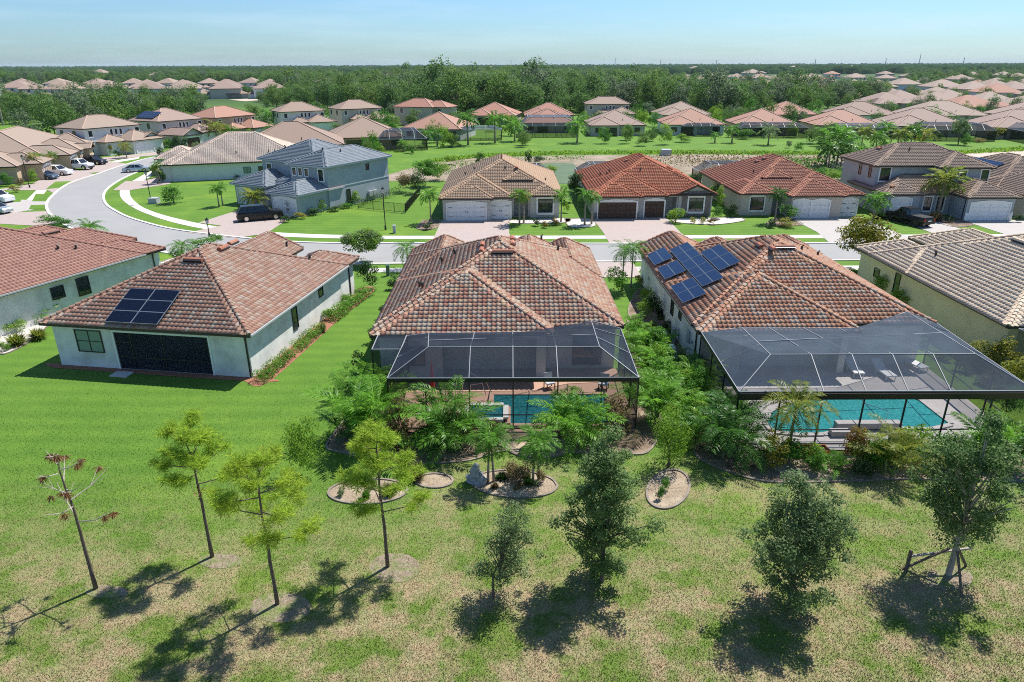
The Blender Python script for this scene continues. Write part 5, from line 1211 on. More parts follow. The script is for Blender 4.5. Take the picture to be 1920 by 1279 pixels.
    for sy in (-1, 1):
        MB().box((-h-.01, sy*w*.62-.16, hood-.36), (-h+.1, sy*w*.62+.16, hood-.2)).build('headlight', M['lamp_w'], e)
        MB().box((h-.1, sy*w*.74-.1, belt-.45), (h+.015, sy*w*.74+.1, belt-.15)).build('tail_light', M['lamp_red'], e)
        MB().box((c0+.15, sy*(w+.12)-.1, belt), (c0+.3, sy*(w+.12)+.1, belt+.15)).build('mirror', M[paint_], e)
    MB().box((-h-.04, -w*.8, gc+.1), (-h+.1, w*.8, gc+.35)).build('bumper', M['black' if kind == 'pickup' else paint_], e)
    MB().box((h-.1, -w*.82, gc+.1), (h+.05, w*.82, gc+.33)).build('bumper', M['black' if kind != 'sedan' else paint_], e)
    MB().box((h+.016, -.26, gc+.42), (h+.03, .26, gc+.55)).build('number_plate', M['white'], e)
    return e
def ang(p, q): a = at(*p); b_ = at(*q); return math.degrees(math.atan2(b_[1]-a[1], b_[0]-a[0]))
P_ = at(488, 415); car('big black suv parked on the drive of the slate grey house', P_[0]-.3, P_[1]+1.0, 205, 'bigsuv', 'car_black')
P_ = at(1716, 424); car('lifted black pickup truck on the drive of the blue-grey two-storey house', P_[0], P_[1]+1.6, -72, 'pickup', 'car_black')
P_ = at(254, 323); car('silver sedan driving on the street bend', P_[0], P_[1]+.6, 200, 'sedan', 'car_silver')
P_ = at(146, 318); car('white pickup truck parked beside the white suv', P_[0], P_[1]+.4, 168, 'pickup', 'car_white')
P_ = at(176, 309); car('dark navy suv beyond the white pickup', P_[0], P_[1]+.6, 165, 'suv', 'car_navy')
P_ = at(108, 329); car('white suv parked between the pickup and the blue car', P_[0], P_[1]+.6, 170, 'suv', 'car_white')
P_ = at(84, 336); car('slate blue sedan parked nearest the street lamp', P_[0], P_[1]+.2, 168, 'sedan', 'car_blue')
P_ = at(2, 380); car('white suv cut by the left picture edge', P_[0]-.6, P_[1]+.5, 160, 'suv', 'car_white')
P_ = at(2, 398); car('silver sedan cut by the left edge below the white suv', P_[0]-.4, P_[1]-.5, 165, 'sedan', 'car_silver')

# ================================================================== street furniture
def lamp(px, py, top, label):
    x, y = at(px, py); H_ = hgt(x, y, top); e = empty('street_lamp', (x, y, 0), 0, label, 'street lamp')
    MB().tube([(0, 0, 0), (0, 0, .5), (0, 0, .55), (0, 0, H_-.75)], [.13, .11, .06, .05], 8).build('pole', M['black'], e)
    l = MB(); l.tube([(0, 0, H_-.75), (0, 0, H_-.68), (0, 0, H_-.3)], [.07, .12, .19], 6); ln = l.build('lantern', M['lamp_w'], e)
    c = MB(); c.tube([(0, 0, H_-.3), (0, 0, H_-.1), (0, 0, H_)], [.24, .1, .02], 6)
    for k in range(6): a = 2*math.pi*k/6; c.bar((.12*math.cos(a), .12*math.sin(a), H_-.68), (.19*math.cos(a), .19*math.sin(a), H_-.3), .02)
    c.build('cap', M['black'], ln)
lamp(284, 381, 319, 'black street lamp on the small lawn of the bend'); lamp(393, 444, 408, 'black street lamp by the pavers of the slate house drive'); lamp(723, 431, 350, 'black street lamp on the lawn left of the tan garage house'); lamp(56, 352, 290, 'black street lamp at the left by the parked blue car')
def ubox(px, py, w, h, mat, label, name='utility_box'):
    x, y = at(px, py); b = MB(); b.box((-w/2, -w/2, 0), (w/2, w/2, h)); b.box((-w/2-.03, -w/2-.03, h), (w/2+.03, w/2+.03, h+.05)); o = b.build(name, M[mat]); o.location = (x, y, 0); tag(o, label, name.replace('_', ' '))
ubox(290, 381, 1.2, .75, 'greybox', 'grey utility box beside the street lamp on the bend'); ubox(740, 437, .35, .9, 'greybox', 'small pale utility post right of the lawn street lamp'); ubox(728, 517, .3, 1.0, 'greenbox', 'green utility post on the near verge'); ubox(1248, 291, 2.0, 1.2, 'greybox', 'grey pump box on the far pond bank')
# fence beside the slate house
def fence(label, pts, h=1.25):
    e = empty('fence', (0, 0, 0), 0, label, 'fence'); W3 = [Vector((*at(*p), 0)) for p in pts]
    for a, c in zip(W3[:-1], W3[1:]):
        n = max(1, round((c-a).length/2.0))
        for k in range(n+1): p = a.lerp(c, k/n); MB().bar(p, p+Vector((0, 0, h+.08)), .07).build('post', M['black'], e)
        r = MB(); r.bar(a+Vector((0, 0, .15)), c+Vector((0, 0, .15)), .04); r.bar(a+Vector((0, 0, h)), c+Vector((0, 0, h)), .04); r.build('rail', M['black'], e)
        pk = MB(); m_ = int((c-a).length/.13)
        for k in range(m_): p = a.lerp(c, k/m_); pk.bar(p+Vector((0, 0, .1)), p+Vector((0, 0, h)), .022)
        tag(pk.build('picket', M['black'], e), kind='stuff')
fence('black picket fence round the lawn behind the slate grey house', [(672, 391), (700, 394), (760, 400), (788, 365)])
# rock in the palm island, flags
P_ = at(893, 905); b = MB()
for i, (dx, dy, r, h) in enumerate(((0, 0, .34, 1.0), (.22, -.08, .28, .62), (-.26, .05, .27, .5), (.05, -.2, .25, .35))):
    b.tube([(dx, dy, 0), (dx+.05, dy+.03, h*.35), (dx-.06, dy, h*.7), (dx+.04, dy, h)], [r, r*.95, r*.72, r*.4], 7)
o = b.build('garden_rock', surf('rock_grey', (.42, .43, .43), (.22, .23, .24), 5, .9, .8, 8)); o.location = (*P_, 0); tag(o, 'pale upright garden rock at the left end of the palm island', 'rock')
def flag(px, py, label):
    x, y = at(px, py); e = empty('flag', (x, y, 0), 0, label, 'flag'); MB().bar((0, 0, 0), (0, 0, 2.4), .04).build('pole', M['alu'], e)
    for i in range(7): MB().box((.03+.0*i, -.02, 1.3+.14*i), (.6, .0, 1.44+.14*i-.002)).build('stripe', M['red' if i % 2 == 0 else 'white'], e)
    MB().box((.03, -.03, 1.86), (.3, -.021, 2.28)).build('canton', M['car_navy'], e)
flag(907, 413, 'small striped flag by the white garage doors'); flag(1705, 402, 'small striped flag by the blue-grey house garage')
for i, (px, h) in enumerate(((1155, 42), (1240, 34), (1345, 34), (1530, 36), (1662, 38), (1725, 52), (1808, 40), (960, 36))):
    y = 2600; x = (px-960)/F*(y*math.cos(TH)); b = MB(); w = 4
    for sx in (-1, 1):
        for sy in (-1, 1): b.bar((sx*w/2, sy*w/2, 0), (0, 0, h), .5)
    for k in range(1, 5): z = h*k/5; ww = w*(1-k/5)/2; b.bar((-ww, 0, z), (ww, 0, z), .4)
    b.bar((-4, 0, h*.9), (4, 0, h*.9), .5); o = b.build('pylon', M['greybox']); o.location = (x, y, 0); tag(o, 'thin lattice pylon standing on the horizon', 'pylon', 'pylons on the horizon')

# ================================================================== vegetation
def leafquads(C, size, asp=.5, up=.4, jit=.3, r=rng, nrm=None):
    n = len(C); N_ = r.normal(size=(n, 3)); N_[:, 2] = np.abs(N_[:, 2])+up
    if nrm is not None: N_ = N_*.7+nrm
    N_ /= np.linalg.norm(N_, axis=1, keepdims=True)
    A = np.cross(N_, r.normal(size=(n, 3))); A /= np.linalg.norm(A, axis=1, keepdims=True)+1e-9; B = np.cross(N_, A)
    s = (size*(1+jit*r.uniform(-1, 1, n)))[:, None]
    V_ = np.stack([C-A*s*.5, C+B*s*asp*.5+N_*s*.06, C+A*s*.5, C-B*s*asp*.5+N_*s*.06], 1).reshape(-1, 3)
    return V_, np.arange(4*n).reshape(n, 4)
def lobes(n, rx, rz, cz, lr, r, low=-.6):
    out = []
    while len(out) < n:
        p = r.uniform(-1, 1, 3)
        if .15 < np.linalg.norm(p) < 1 and p[2] > low: out.append((p[0]*rx, p[1]*rx, cz+p[2]*rz, lr*r.uniform(.7, 1.3)))
    return out
def lobeleaves(L, per, size, r, asp=.5, flat=.75, shell=.6):
    Cs = []; Rs = []; Ns = []
    for (x, y, z, s) in L:
        k = int(per*(s/np.mean([l[3] for l in L]))**1.6)+4
        d = r.normal(size=(k, 3)); d /= np.linalg.norm(d, axis=1, keepdims=True); rad = s*(shell+(1-shell)*r.random(k)**.6)*r.uniform(.8, 1.12, k)
        p = d*rad[:, None]; p[:, 2] *= flat; Cs.append(p+np.array([x, y, z])); Ns.append(d*.8)
        Rs.append(np.clip(r.random()*.5+r.random(k)*.5, 0, 1))
    C = np.concatenate(Cs); V_, F_ = leafquads(C, size, asp, r=r, nrm=np.concatenate(Ns)); return V_, F_, np.concatenate(Rs)
_cr = {}
def crown(kind, mat, var):
    """cached unit crown: height 1, diameter 1, base z=0"""
    key = (kind, mat, var)
    if key in _cr: return _cr[key]
    r = np.random.default_rng(hash((len(kind), ord(kind[0]), ord(kind[-1]), var)) % 99991)
    if kind == 'shrub': V_, F_, R_ = lobeleaves(lobes(22, .34, .34, .5, .17, r, -.9), 60, .062, r)
    elif kind == 'shrubfine': V_, F_, R_ = lobeleaves(lobes(34, .36, .38, .52, .14, r, -.9), 95, .036, r)
    elif kind == 'small': V_, F_, R_ = lobeleaves(lobes(12, .32, .30, .5, .2, r, -.8), 32, .11, r)
    elif kind == 'tree': V_, F_, R_ = lobeleaves(lobes(34, .38, .28, .66, .14, r, -.9), 95, .050, r)
    elif kind == 'wood': V_, F_, R_ = lobeleaves(lobes(34, .38, .40, .50, .15, r, -1), 48, .056, r)
    elif kind == 'frondy':
        fm = frondmesh(mat, 1.2, .26, 16, .05); V0 = np.array([v.co for v in fm.vertices]); F0 = np.array([tuple(p.vertices) for p in fm.polygons]); VL = []; FL_ = []; RL_ = []
        for i in range(34):
            a = r.uniform(0, 6.28); rad = .30*math.sqrt(r.random()); o3 = np.array([rad*math.cos(a), rad*math.sin(a), r.uniform(.1, .62)]); az = a+r.uniform(-1, 1); el = r.uniform(.2, 1.3); sc = r.uniform(.28, .46)
            m3 = np.array(Matrix.Rotation(az, 3, 'Z') @ Matrix.Rotation(-el, 3, 'Y'))*sc; VL.append(V0 @ m3.T+o3); FL_.append(F0+i*len(V0)); RL_.append(r.random()*.5+r.random(len(F0))*.5)
        V_ = np.concatenate(VL); F_ = np.concatenate(FL_); R_ = np.concatenate(RL_)
    elif kind == 'spiky':
        n = 420; d = r.normal(size=(n, 3)); d[:, 2] = np.abs(d[:, 2])+.15; d /= np.linalg.norm(d, axis=1, keepdims=True)
        base = r.uniform(-.12, .12, (n, 3)); base[:, 2] = np.abs(base[:, 2]); tip = base+d*r.uniform(.3, .55, n)[:, None]*np.array([1, 1, 1.6]); tip[:, 2] = np.minimum(tip[:, 2], 1)
        w = np.cross(d, [0, 0, 1.]); w /= np.linalg.norm(w, axis=1, keepdims=True)+1e-9; mid = (base+tip)/2+[0, 0, .05]
        V_ = np.stack([base, mid+w*.02, tip, mid-w*.02], 1).reshape(-1, 3); F_ = np.arange(4*n).reshape(n, 4); R_ = r.random(n)
    _cr[key] = mesh_np('foliage', V_, F_, LM[mat], None, R_); return _cr[key]
def stemmesh(k, n=4, h=.55, sp=.22, rad=.02, mat='bark'):
    key = ('stem', k, n, h, sp, mat)
    if key in _cr: return _cr[key]
    r_ = random.Random(k); b = MB(); b.tube([(0, 0, -.02), (0, 0, h*.45)], [rad*1.4, rad], 6)
    for i in range(n):
        a = 2*math.pi*i/n+r_.random(); b.tube([(0, 0, h*.38), (sp*.5*math.cos(a), sp*.5*math.sin(a), h*.7), (sp*math.cos(a), sp*math.sin(a), h*1.15)], [rad*.8, rad*.55, rad*.25], 5, cap=False)
    _cr[key] = b.mesh('stems', M[mat]); return _cr[key]
def pxw(x, y, wpx): return wpx/F*depth(x, y, 1.0)
def shrub(px, py, top, wpx, mat, label, kind='shrub', name='shrub', cat=None, group=None, stem=None, var=None):
    x, y = at(px, py); H_ = hgt(x, y, top); w = pxw(x, y, wpx); y += w*.25
    v = var if var is not None else random.randrange(4)
    if stem is None:
        o = link(name, crown(kind, mat, v)); o.location = (x, y, -.03); o.scale = (w, w*random.uniform(.9, 1.05), H_); o.rotation_euler.z = random.random()*6.3
        return tag(o, label, cat or name.replace('_', ' '), group)
    e = empty(name, (x, y, 0), random.random()*6.3, label, cat or name.replace('_', ' '), group)
    t = link('trunk', stemmesh(v, mat=stem), e); t.scale = (w, w, H_); c = link('crown', crown(kind, mat, v), e); c.scale = (w, w, H_); return e
# palm fronds
def frondmesh(mat, droop=.9, ll=.30, nl=32, wv=.030, stiff=0.0, key=''):
    k = ('frond', mat, droop, ll, nl, wv, stiff)
    if k in _cr: return _cr[k]
    r = np.random.default_rng(int(droop*100)+nl); V_ = []; F_ = []; R_ = []
    def P_(t): a = droop*t; return np.array([math.sin(a)/droop if droop else t, 0, -(1-math.cos(a))/droop if droop else 0])
    def D_(t): a = droop*t; return np.array([math.cos(a), 0, -math.sin(a)])
    for i in range(8):
        a, b_ = P_(i/8), P_((i+1)/8); w = .014*(1-i/9); n = len(V_); V_ += [a+[0, -w, 0], b_+[0, -w*.8, 0], b_+[0, w*.8, .01], a+[0, w, .01]]; F_.append((n, n+1, n+2, n+3)); R_.append(.9)
    for i in range(nl):
        t = .14+.86*i/nl; p = P_(t); d = D_(t); L = ll*(math.sin(math.pi*(t*.8+.15))**.7)*r.uniform(.88, 1.1)
        for s in (-1, 1):
            side = np.array([0, s, 0.]); lift = r.uniform(.0, .42)
            out = side*r.uniform(.72, .9)+d*r.uniform(.45, .65)+np.array([0, 0, lift]); out /= np.linalg.norm(out)
            m = p+out*L*.5; e = p+out*L*.95+np.array([0, 0, -L*(1-stiff)*r.uniform(.2, .42)]); n = len(V_); wv_ = d*wv*.5*r.uniform(.7, 1.2)+np.array([0, 0, wv*.25*r.uniform(-1, 1)])
            V_ += [p, m+wv_, e, m-wv_]; F_.append((n, n+1, n+2, n+3)); R_.append(float(r.random()*.8))
    _cr[k] = mesh_np('frond', np.array(V_), F_, LM[mat], None, R_); return _cr[k]
def palmcrown(mat, n, droop, kind, var):
    k = ('pc', mat, n, droop, kind, var)
    if k in _cr: return _cr[k]
    fm = frondmesh(mat, droop, .34, 16, .075); V0 = np.array([v.co for v in fm.vertices]); F0 = [tuple(p.vertices) for p in fm.polygons]; V_ = []; F_ = []; o_ = 0; r_ = random.Random(var)
    for i in range(n):
        az = 2.399*i+r_.uniform(-.2, .2); el = (1.25-1.6*(i/n)) if kind == 'crown' else r_.uniform(.75, 1.35); s = r_.uniform(.85, 1.1)
        m3 = np.array(Matrix.Rotation(az, 3, 'Z') @ Matrix.Rotation(-el, 3, 'Y'))*s; V_.append(V0 @ m3.T); F_ += [tuple(j+o_ for j in f) for f in F0]; o_ += len(V0)
    V_ = np.concatenate(V_); rr = np.repeat([r_.random()*.5 for _ in range(n)], len(F0))+np.tile(rng.random(len(F0))*.5, n)
    _cr[k] = mesh_np('crown', V_, F_, LM[mat], None, rr); return _cr[k]
def palm(px, py, top, wpx, label, mat='palm', n=16, droop=1.1, detail=True, trunkmat='palm_trunk', lean=.0, group=None, tr=.11, name='palm_tree', shaft=False):
    x, y = at(px, py); H_ = hgt(x, y, top); w = pxw(x, y, wpx); fl = w*.62; hc = max(.35, H_-fl*.52)
    e = empty(name, (x, y, 0), 0, label, 'palm tree' if name == 'palm_tree' else name.replace('_', ' '), group)
    la = random.random()*6.3; lx, ly = lean*hc*math.cos(la), lean*hc*math.sin(la)
    MB().tube([(0, 0, -.05), (lx*.2, ly*.2, hc*.3), (lx*.55, ly*.55, hc*.65), (lx, ly, hc)], [tr*1.5, tr*1.1, tr*.9, tr*.8], 8).build('trunk', M[trunkmat], e, smooth=True)
    if shaft: MB().tube([(lx, ly, hc-.5), (lx, ly, hc-.1), (lx, ly, hc+.25)], [tr*1.1, tr*1.0, tr*.4], 8).build('crownshaft', M['crownshaft'], e, smooth=True)
    if detail:
        fm = frondmesh(mat, droop, .29, 30, .030); n = int(n*1.4)
        for i in range(n):
            az = 2.399*i+random.uniform(-.2, .2); el = 1.25-1.55*(i/n)+random.uniform(-.12, .12); s = fl*random.uniform(.85, 1.1)
            link('frond', fm, e, Matrix.Translation((lx, ly, hc)) @ Matrix.Rotation(az, 4, 'Z') @ Matrix.Rotation(-el, 4, 'Y') @ Matrix.Diagonal((s, s, s, 1)))
    else:
        c = link('crown', palmcrown(mat, n, droop, 'crown', random.randrange(3)), e); c.location = (lx, ly, hc); c.scale = (fl, fl, fl); c.rotation_euler.z = random.random()*6
    return e
def clump(px, py, top, wpx, label, mat='areca', n=26, droop=1.25, detail=True, group=None, name='palm_clump', stems=5):
    x, y = at(px, py); H_ = hgt(x, y, top); w = pxw(x, y, wpx); y += w*.2; e = empty(name, (x, y, 0), 0, label, 'palm clump', group)
    fm = frondmesh(mat, droop, .27, 28, .027); n = int(n*1.9)
    b = MB(); tips = []
    for k in range(stems):
        a = 2*math.pi*k/stems+random.random(); rr = random.uniform(.08, .22)*w; hh = H_*random.uniform(.15, .58); tips.append((rr*1.4*math.cos(a), rr*1.4*math.sin(a), hh)); b.tube([(rr*.5*math.cos(a), rr*.5*math.sin(a), -.03), tips[-1]], [.05, .04], 6)
    b.build('stem', M['crownshaft'], e)
    if detail:
        for i in range(n):
            t = tips[i % stems]; az = 2.399*i+random.uniform(-.3, .3); el = random.uniform(.15, 1.35); s = max(H_-t[2], w*.36)*random.uniform(.65, 1.1)
            if el < .9: s = min(s, w*random.uniform(.42, .62))
            link('frond', fm, e, Matrix.Translation((t[0], t[1], t[2]*random.uniform(.8, 1.05))) @ Matrix.Rotation(az, 4, 'Z') @ Matrix.Rotation(-el, 4, 'Y') @ Matrix.Diagonal((s, s, s, 1)))
    else:
        for k, t in enumerate(tips[:3]):
            c = link('crown', palmcrown(mat, 12, droop, 'clump', k), e); c.location = t; s = max(H_-t[2], w*.3)*1.0; c.scale = (s, s, s); c.rotation_euler.z = random.random()*6
    return e

# ---- pines of the open strip
def pine(px, py, top, label, crown_px, tufts, seed, dead=False, lean=(0, 0), branches=12, hb=.5):
    x, y = at(px, py); H_ = hgt(x, y, top); r = random.Random(seed); nr = np.random.default_rng(seed); e = empty('pine_tree', (x, y, 0), 0, label, 'pine tree')
    cw = pxw(x, y, crown_px)/2; pts = [(lean[0]*t*t*H_+r.uniform(-.03, .03)*t*3, lean[1]*t*H_, H_*t-.05*(t == 0)) for t in (0, .15, .3, .45, .6, .75, .88, .97)]
    MB().tube(pts, [.085, .07, .062, .054, .045, .034, .022, .012], 8).build('trunk', M['bark'], e, smooth=True)
    b = MB(); tp = []
    for i in range(branches):
        t = hb+(1-hb)*(i+r.random()*.8)/branches; a = 2.4*i+r.uniform(-.4, .22); ln = cw*(1.08-.75*max(0, (t-hb)/(1-hb))**1.3)*r.uniform(.75, 1.1); z = H_*t
        k = min(range(8), key=lambda q: abs(pts[q][2]-z)); bx, by = pts[k][0], pts[k][1]
        m_ = (bx+ln*.5*math.cos(a), by+ln*.5*math.sin(a), z+ln*.14); en = (bx+ln*math.cos(a), by+ln*math.sin(a), z+ln*.42)
        b.tube([(bx, by, z), m_, en], [.026, .018, .008], 5, cap=False); tp.append(en); tp.append(tuple((m_[j]+en[j])/2 for j in range(3)))
        for s in (-1, 1):
            a2 = a+s*r.uniform(.5, .9); l2 = ln*r.uniform(.3, .5); q = (m_[0]+l2*math.cos(a2), m_[1]+l2*math.sin(a2), m_[2]+l2*.5); b.tube([m_, q], [.012, .006], 4, cap=False); tp.append(q)
    tp.append(pts[-1]); b.build('branch', M['bark_pale' if dead else 'bark'], e)
    Cs = []; Rs = []
    r.shuffle(tp); use = tp[:tufts] if dead else tp+[tuple(p[j]+r.uniform(-.22, .22) for j in range(3)) for p in tp*2]
    V_ = []
    for p in use:
        k = 40 if dead else 60; d = nr.normal(size=(k, 3)); d[:, 2] = d[:, 2]*.7+(-1.6 if dead else .35); d /= np.linalg.norm(d, axis=1, keepdims=True); L = nr.uniform(.7, 1.1, k)[:, None]*(.30 if dead else .31)
        a = np.array(p)+nr.normal(size=(k, 3))*(.02 if dead else .05); tip = a+d*L; w = np.cross(d, nr.normal(size=(k, 3))); w /= np.linalg.norm(w, axis=1, keepdims=True); w *= (.014 if dead else .011)
        mid = (a+tip)/2; V_.append(np.stack([a, mid+w, tip+[0, 0, -.02], mid-w], 1)); Rs.append(np.full(k, r.random()*.5)+nr.random(k)*.5)
    V_ = np.concatenate(V_).reshape(-1, 3); n = len(V_)//4
    link('crown', mesh_np('needles', V_, np.arange(4*n).reshape(n, 4), M['dead_needle'] if dead else LM['pine'], None, np.concatenate(Rs)), e)
    return e
pine(180, 1104, 850, 'dead leafless young pine with rusty needle tufts at the far left', 150, 14, 3, dead=True, lean=(-.02, .02), hb=.5, branches=11)
p2 = pine(398, 1044, 800, 'young pine with one rusty tuft, between the dead pine and the next', 125, 30, 5, lean=(-.01, 0), hb=.55)
pine(520, 1133, 850, 'young pine with a low spreading crown, second from the centre house', 190, 30, 8, lean=(.01, 0), hb=.42, branches=14)
pine(727, 1063, 806, 'bushiest young pine in front of the left end of the pool cage', 165, 30, 12, lean=(0, 0), hb=.40, branches=16)
nr = np.random.default_rng(4); k = 60; d = nr.normal(size=(k, 3)); d /= np.linalg.norm(d, axis=1, keepdims=True); a = nr.normal(size=(k, 3))*.1+[0, 0, 3.1]; w = np.cross(d, nr.normal(size=(k, 3)))*.01
link('dead_tuft', mesh_np('needles', np.stack([a, a+d*.12+w, a+d*.24, a+d*.12-w], 1).reshape(-1, 3), np.arange(4*k).reshape(k, 4), M['dead_needle']), p2)

# ---- broad-leaved trees of the open strip
def oak(px, py, top, wpx, label, mat, seed, nl=60, per=240, size=.085, base=.22, lobe=.14, trunk=.08, tm='bark', rz=.40, cz=.58, dx=0):
    x, y = at(px, py); H_ = hgt(x, y, top); w = pxw(x, y, wpx); r = np.random.default_rng(seed); e = empty('oak_tree', (x, y, 0), 0, label, 'tree')
    L = lobes(nl, w*.40, H_*rz, H_*cz, w*lobe, r, -.95); ph = r.uniform(0, 6.28, 4); wob = lambda a, b_, c: 1+.26*math.sin(2*math.atan2(b_, a)+ph[0]+c*1.3)+.20*math.sin(3*math.atan2(b_, a)+ph[1]-c*2.1)
    L = [((a*wob(a, b_, c)*(1-.30*max(0, (c/H_-cz)/rz))+dx*c/H_), b_*wob(a, b_, c)*(1-.30*max(0, (c/H_-cz)/rz)), c+r.uniform(-.15, .15), s) for a, b_, c, s in L]
    L = [(a*r.uniform(.85, 1.22), b_*r.uniform(.85, 1.22), c, s*r.uniform(.55, 1.35)) for a, b_, c, s in L]
    V_, F_, R_ = lobeleaves(L, per, size, r, .55, shell=.25); link('crown', mesh_np('foliage', V_, F_, LM[mat], None, R_), e)
    b = MB(); b.tube([(0, 0, -.05), (0, 0, H_*.25), (dx*.5, 0, H_*.55), (dx, 0, H_*.9)], [trunk, trunk*.8, trunk*.5, .015], 8)
    for (a, b_, c, s) in L[::3]: b.tube([(dx*.3, 0, min(c*.55, H_*.5)+.1), (a*.5+dx*.2, b_*.5, c*.8), (a, b_, c)], [trunk*.4, .022, .01], 5, cap=False)
    b.build('trunk', M[tm], e); return e
oak(925, 1118, 955, 125, 'thin sparse grey-green sapling left of the dense dark oak', 'oakgrey', 2, nl=95, per=85, size=.075, cz=.56, rz=.44, lobe=.14, trunk=.05, dx=.9)
oak(1128, 1090, 812, 165, 'tall dark narrow oak in front of the palm island right end', 'oak', 11, nl=150, per=135, size=.105, cz=.50, rz=.50, lobe=.105, trunk=.09)
oak(1478, 1140, 885, 185, 'rounded grey-green oak below the right pool', 'oakgrey', 17, nl=150, per=135, size=.10, cz=.50, rz=.49, lobe=.105, trunk=.09)
ok4 = oak(1778, 1078, 775, 200, 'largest staked oak at the right with a pale bare trunk', 'oak', 23, nl=130, per=120, size=.11, cz=.63, rz=.35, lobe=.10, trunk=.12, tm='bark_pale')
x, y = at(1778, 1078); e = empty('tree_stake', (x, y, 0), 0, 'wooden props and rail bracing the staked oak', 'tree stake')
for dxx, dyy in ((-1.6, .35), (1.0, .5), (-.2, -1.2)): MB().bar((dxx, dyy, 0), (dxx*.12, dyy*.12, 1.25), .07).build('prop', M['bark'], e)
MB().bar((-1.5, .2, .75), (.9, .35, 1.0), .07).build('rail', M['bark_pale'], e); MB().bar((-1.55, .2, 0), (-1.55, .2, 1.0), .1).build('post', M['bark'], e)

# ---- garden trees and shrubs near the houses (base pixel, top pixel, width in pixels)
shrub(572, 905, 768, 92, 'lime', 'tall bright green egg-shaped shrub alone on the left lawn', 'shrubfine', 'shrub')
shrub(1258, 888, 762, 92, 'lime', 'round lime green small tree in the bed between the two pool cages', 'shrubfine', 'small_tree', 'tree', stem='bark')
clump(690, 838, 690, 120, 'tall areca palm clump at the left corner of the centre cage', n=38, stems=7); clump(716, 745, 668, 62, 'smaller areca palm behind the left corner clump', 'areca', n=18)
clump(650, 825, 745, 60, 'narrow dark areca at the lawn edge left of the corner clump', 'palmdark', n=16)
clump(836, 850, 716, 140, 'big drooping palm clump in front of the cage left of the spa', 'palm', n=36, stems=6); clump(875, 820, 755, 60, 'yellowing palm clump touching the spa wall', 'palmyellow', n=14)
clump(1078, 842, 728, 128, 'bright palm clump in front of the dark teal pool', 'areca', n=42, stems=6)
clump(1228, 800, 690, 100, 'dense areca clump at the right corner of the centre cage', 'areca', n=32, stems=6)
shrub(748, 850, 740, 62, 'brown', 'sparse brownish croton bush between the two left palm clumps', 'shrub'); shrub(1155, 825, 735, 75, 'brown', 'brownish leggy bush right of the bright palm clump', 'shrub')
shrub(795, 838, 800, 60, 'dark', 'low dark shrub under the left palm clumps', 'small'); shrub(920, 822, 790, 60, 'brown', 'low brown shrub by the spa wall', 'small'); shrub(780, 905, 862, 45, 'brown', 'dry spiky grass in the small round bed', 'spiky', 'bunch_grass')
shrub(972, 905, 868, 70, 'brown', 'brown flowering bush in the middle of the palm island', 'shrub'); shrub(940, 902, 885, 30, 'dark', 'dark spiky plant at the left palms of the island', 'spiky', 'bunch_grass')
shrub(1247, 925, 890, 26, 'green', 'small bright green plant in the crescent bed, upper one', 'small'); shrub(1238, 940, 912, 24, 'green', 'small bright green plant in the crescent bed, lower one', 'small')
for i, (px, py, tp, lb) in enumerate(((915, 905, 802, 'leftmost slim palm of the palm island'), (926, 903, 796, 'second slim palm of the island, leaning with the leftmost'), (999, 906, 806, 'third slim palm, with a greyish trunk on the island right part'), (1010, 900, 800, 'rightmost slim palm of the palm island'))):
    palm(px, py, tp, 78, lb, 'palm', 12, 1.6, lean=.06, tr=.05, shaft=True)
# row of arecas between the centre and right house, far to near
for i, (px, py, tp, w) in enumerate(((1188, 612, 585, 50), (1198, 640, 600, 56), (1208, 668, 622, 60), (1215, 700, 640, 66), (1226, 730, 662, 72), (1240, 760, 690, 76))):
    clump(px, py, tp, w, ('farthest', 'second', 'third', 'fourth', 'fifth', 'nearest')[i]+' areca of the row running between the two houses from the street side', 'areca', n=16, stems=4)
for i, (px, py, tp, w, m_) in enumerate(((1292, 735, 665, 72, 'areca'), (1312, 765, 690, 70, 'lime'), (1335, 790, 718, 84, 'areca'))):
    if m_ == 'lime': shrub(px, py, tp, w, 'green', 'green shrub between the areca palms at the wide cage corner')
    else: clump(px, py, tp, w, ('areca at the left corner of the wide cage', '', 'areca clump next to the large dark palm')[i], m_, n=20)
clump(1370, 868, 742, 138, 'large dark drooping palm at the left end of the right deck', 'palmdark', n=40, stems=6, droop=1.4)
palm(1478, 850, 728, 118, 'young coconut palm with yellowish arching fronds before the turquoise pool', 'palmyellow', 15, 1.5, tr=.07, shaft=True)
shrub(1478, 882, 818, 72, 'green', 'dense green shrub at the foot of the young coconut palm'); shrub(1535, 895, 850, 34, 'green', 'small upright shrub right of the terracotta planter'); shrub(1565, 893, 838, 36, 'green', 'taller upright shrub beside the small one by the planter', kind='shrubfine')
shrub(1605, 888, 800, 66, 'croton', 'red and green croton at the deck edge'); shrub(1640, 890, 806, 70, 'green', 'green bush right of the red croton'); clump(1672, 900, 795, 96, 'golden areca clump left of the staked oak', 'palmyellow', n=28, stems=6)
shrub(1720, 885, 800, 84, 'lime', 'lime green bush behind the staked oak left side'); shrub(1778, 880, 800, 88, 'green', 'green bush behind the staked oak crown'); shrub(1620, 905, 862, 60, 'dark', 'low dark shrub in front of the red croton')
clump(1868, 870, 765, 90, 'areca clump at the right end of the bed', 'areca', n=24); shrub(1900, 790, 728, 64, 'green', 'round green bush at the right picture edge'); shrub(1888, 850, 785, 80, 'lime', 'yellow green bush below the right-edge round bush'); shrub(1925, 900, 820, 90, 'green', 'dark green bush cut by the right edge')
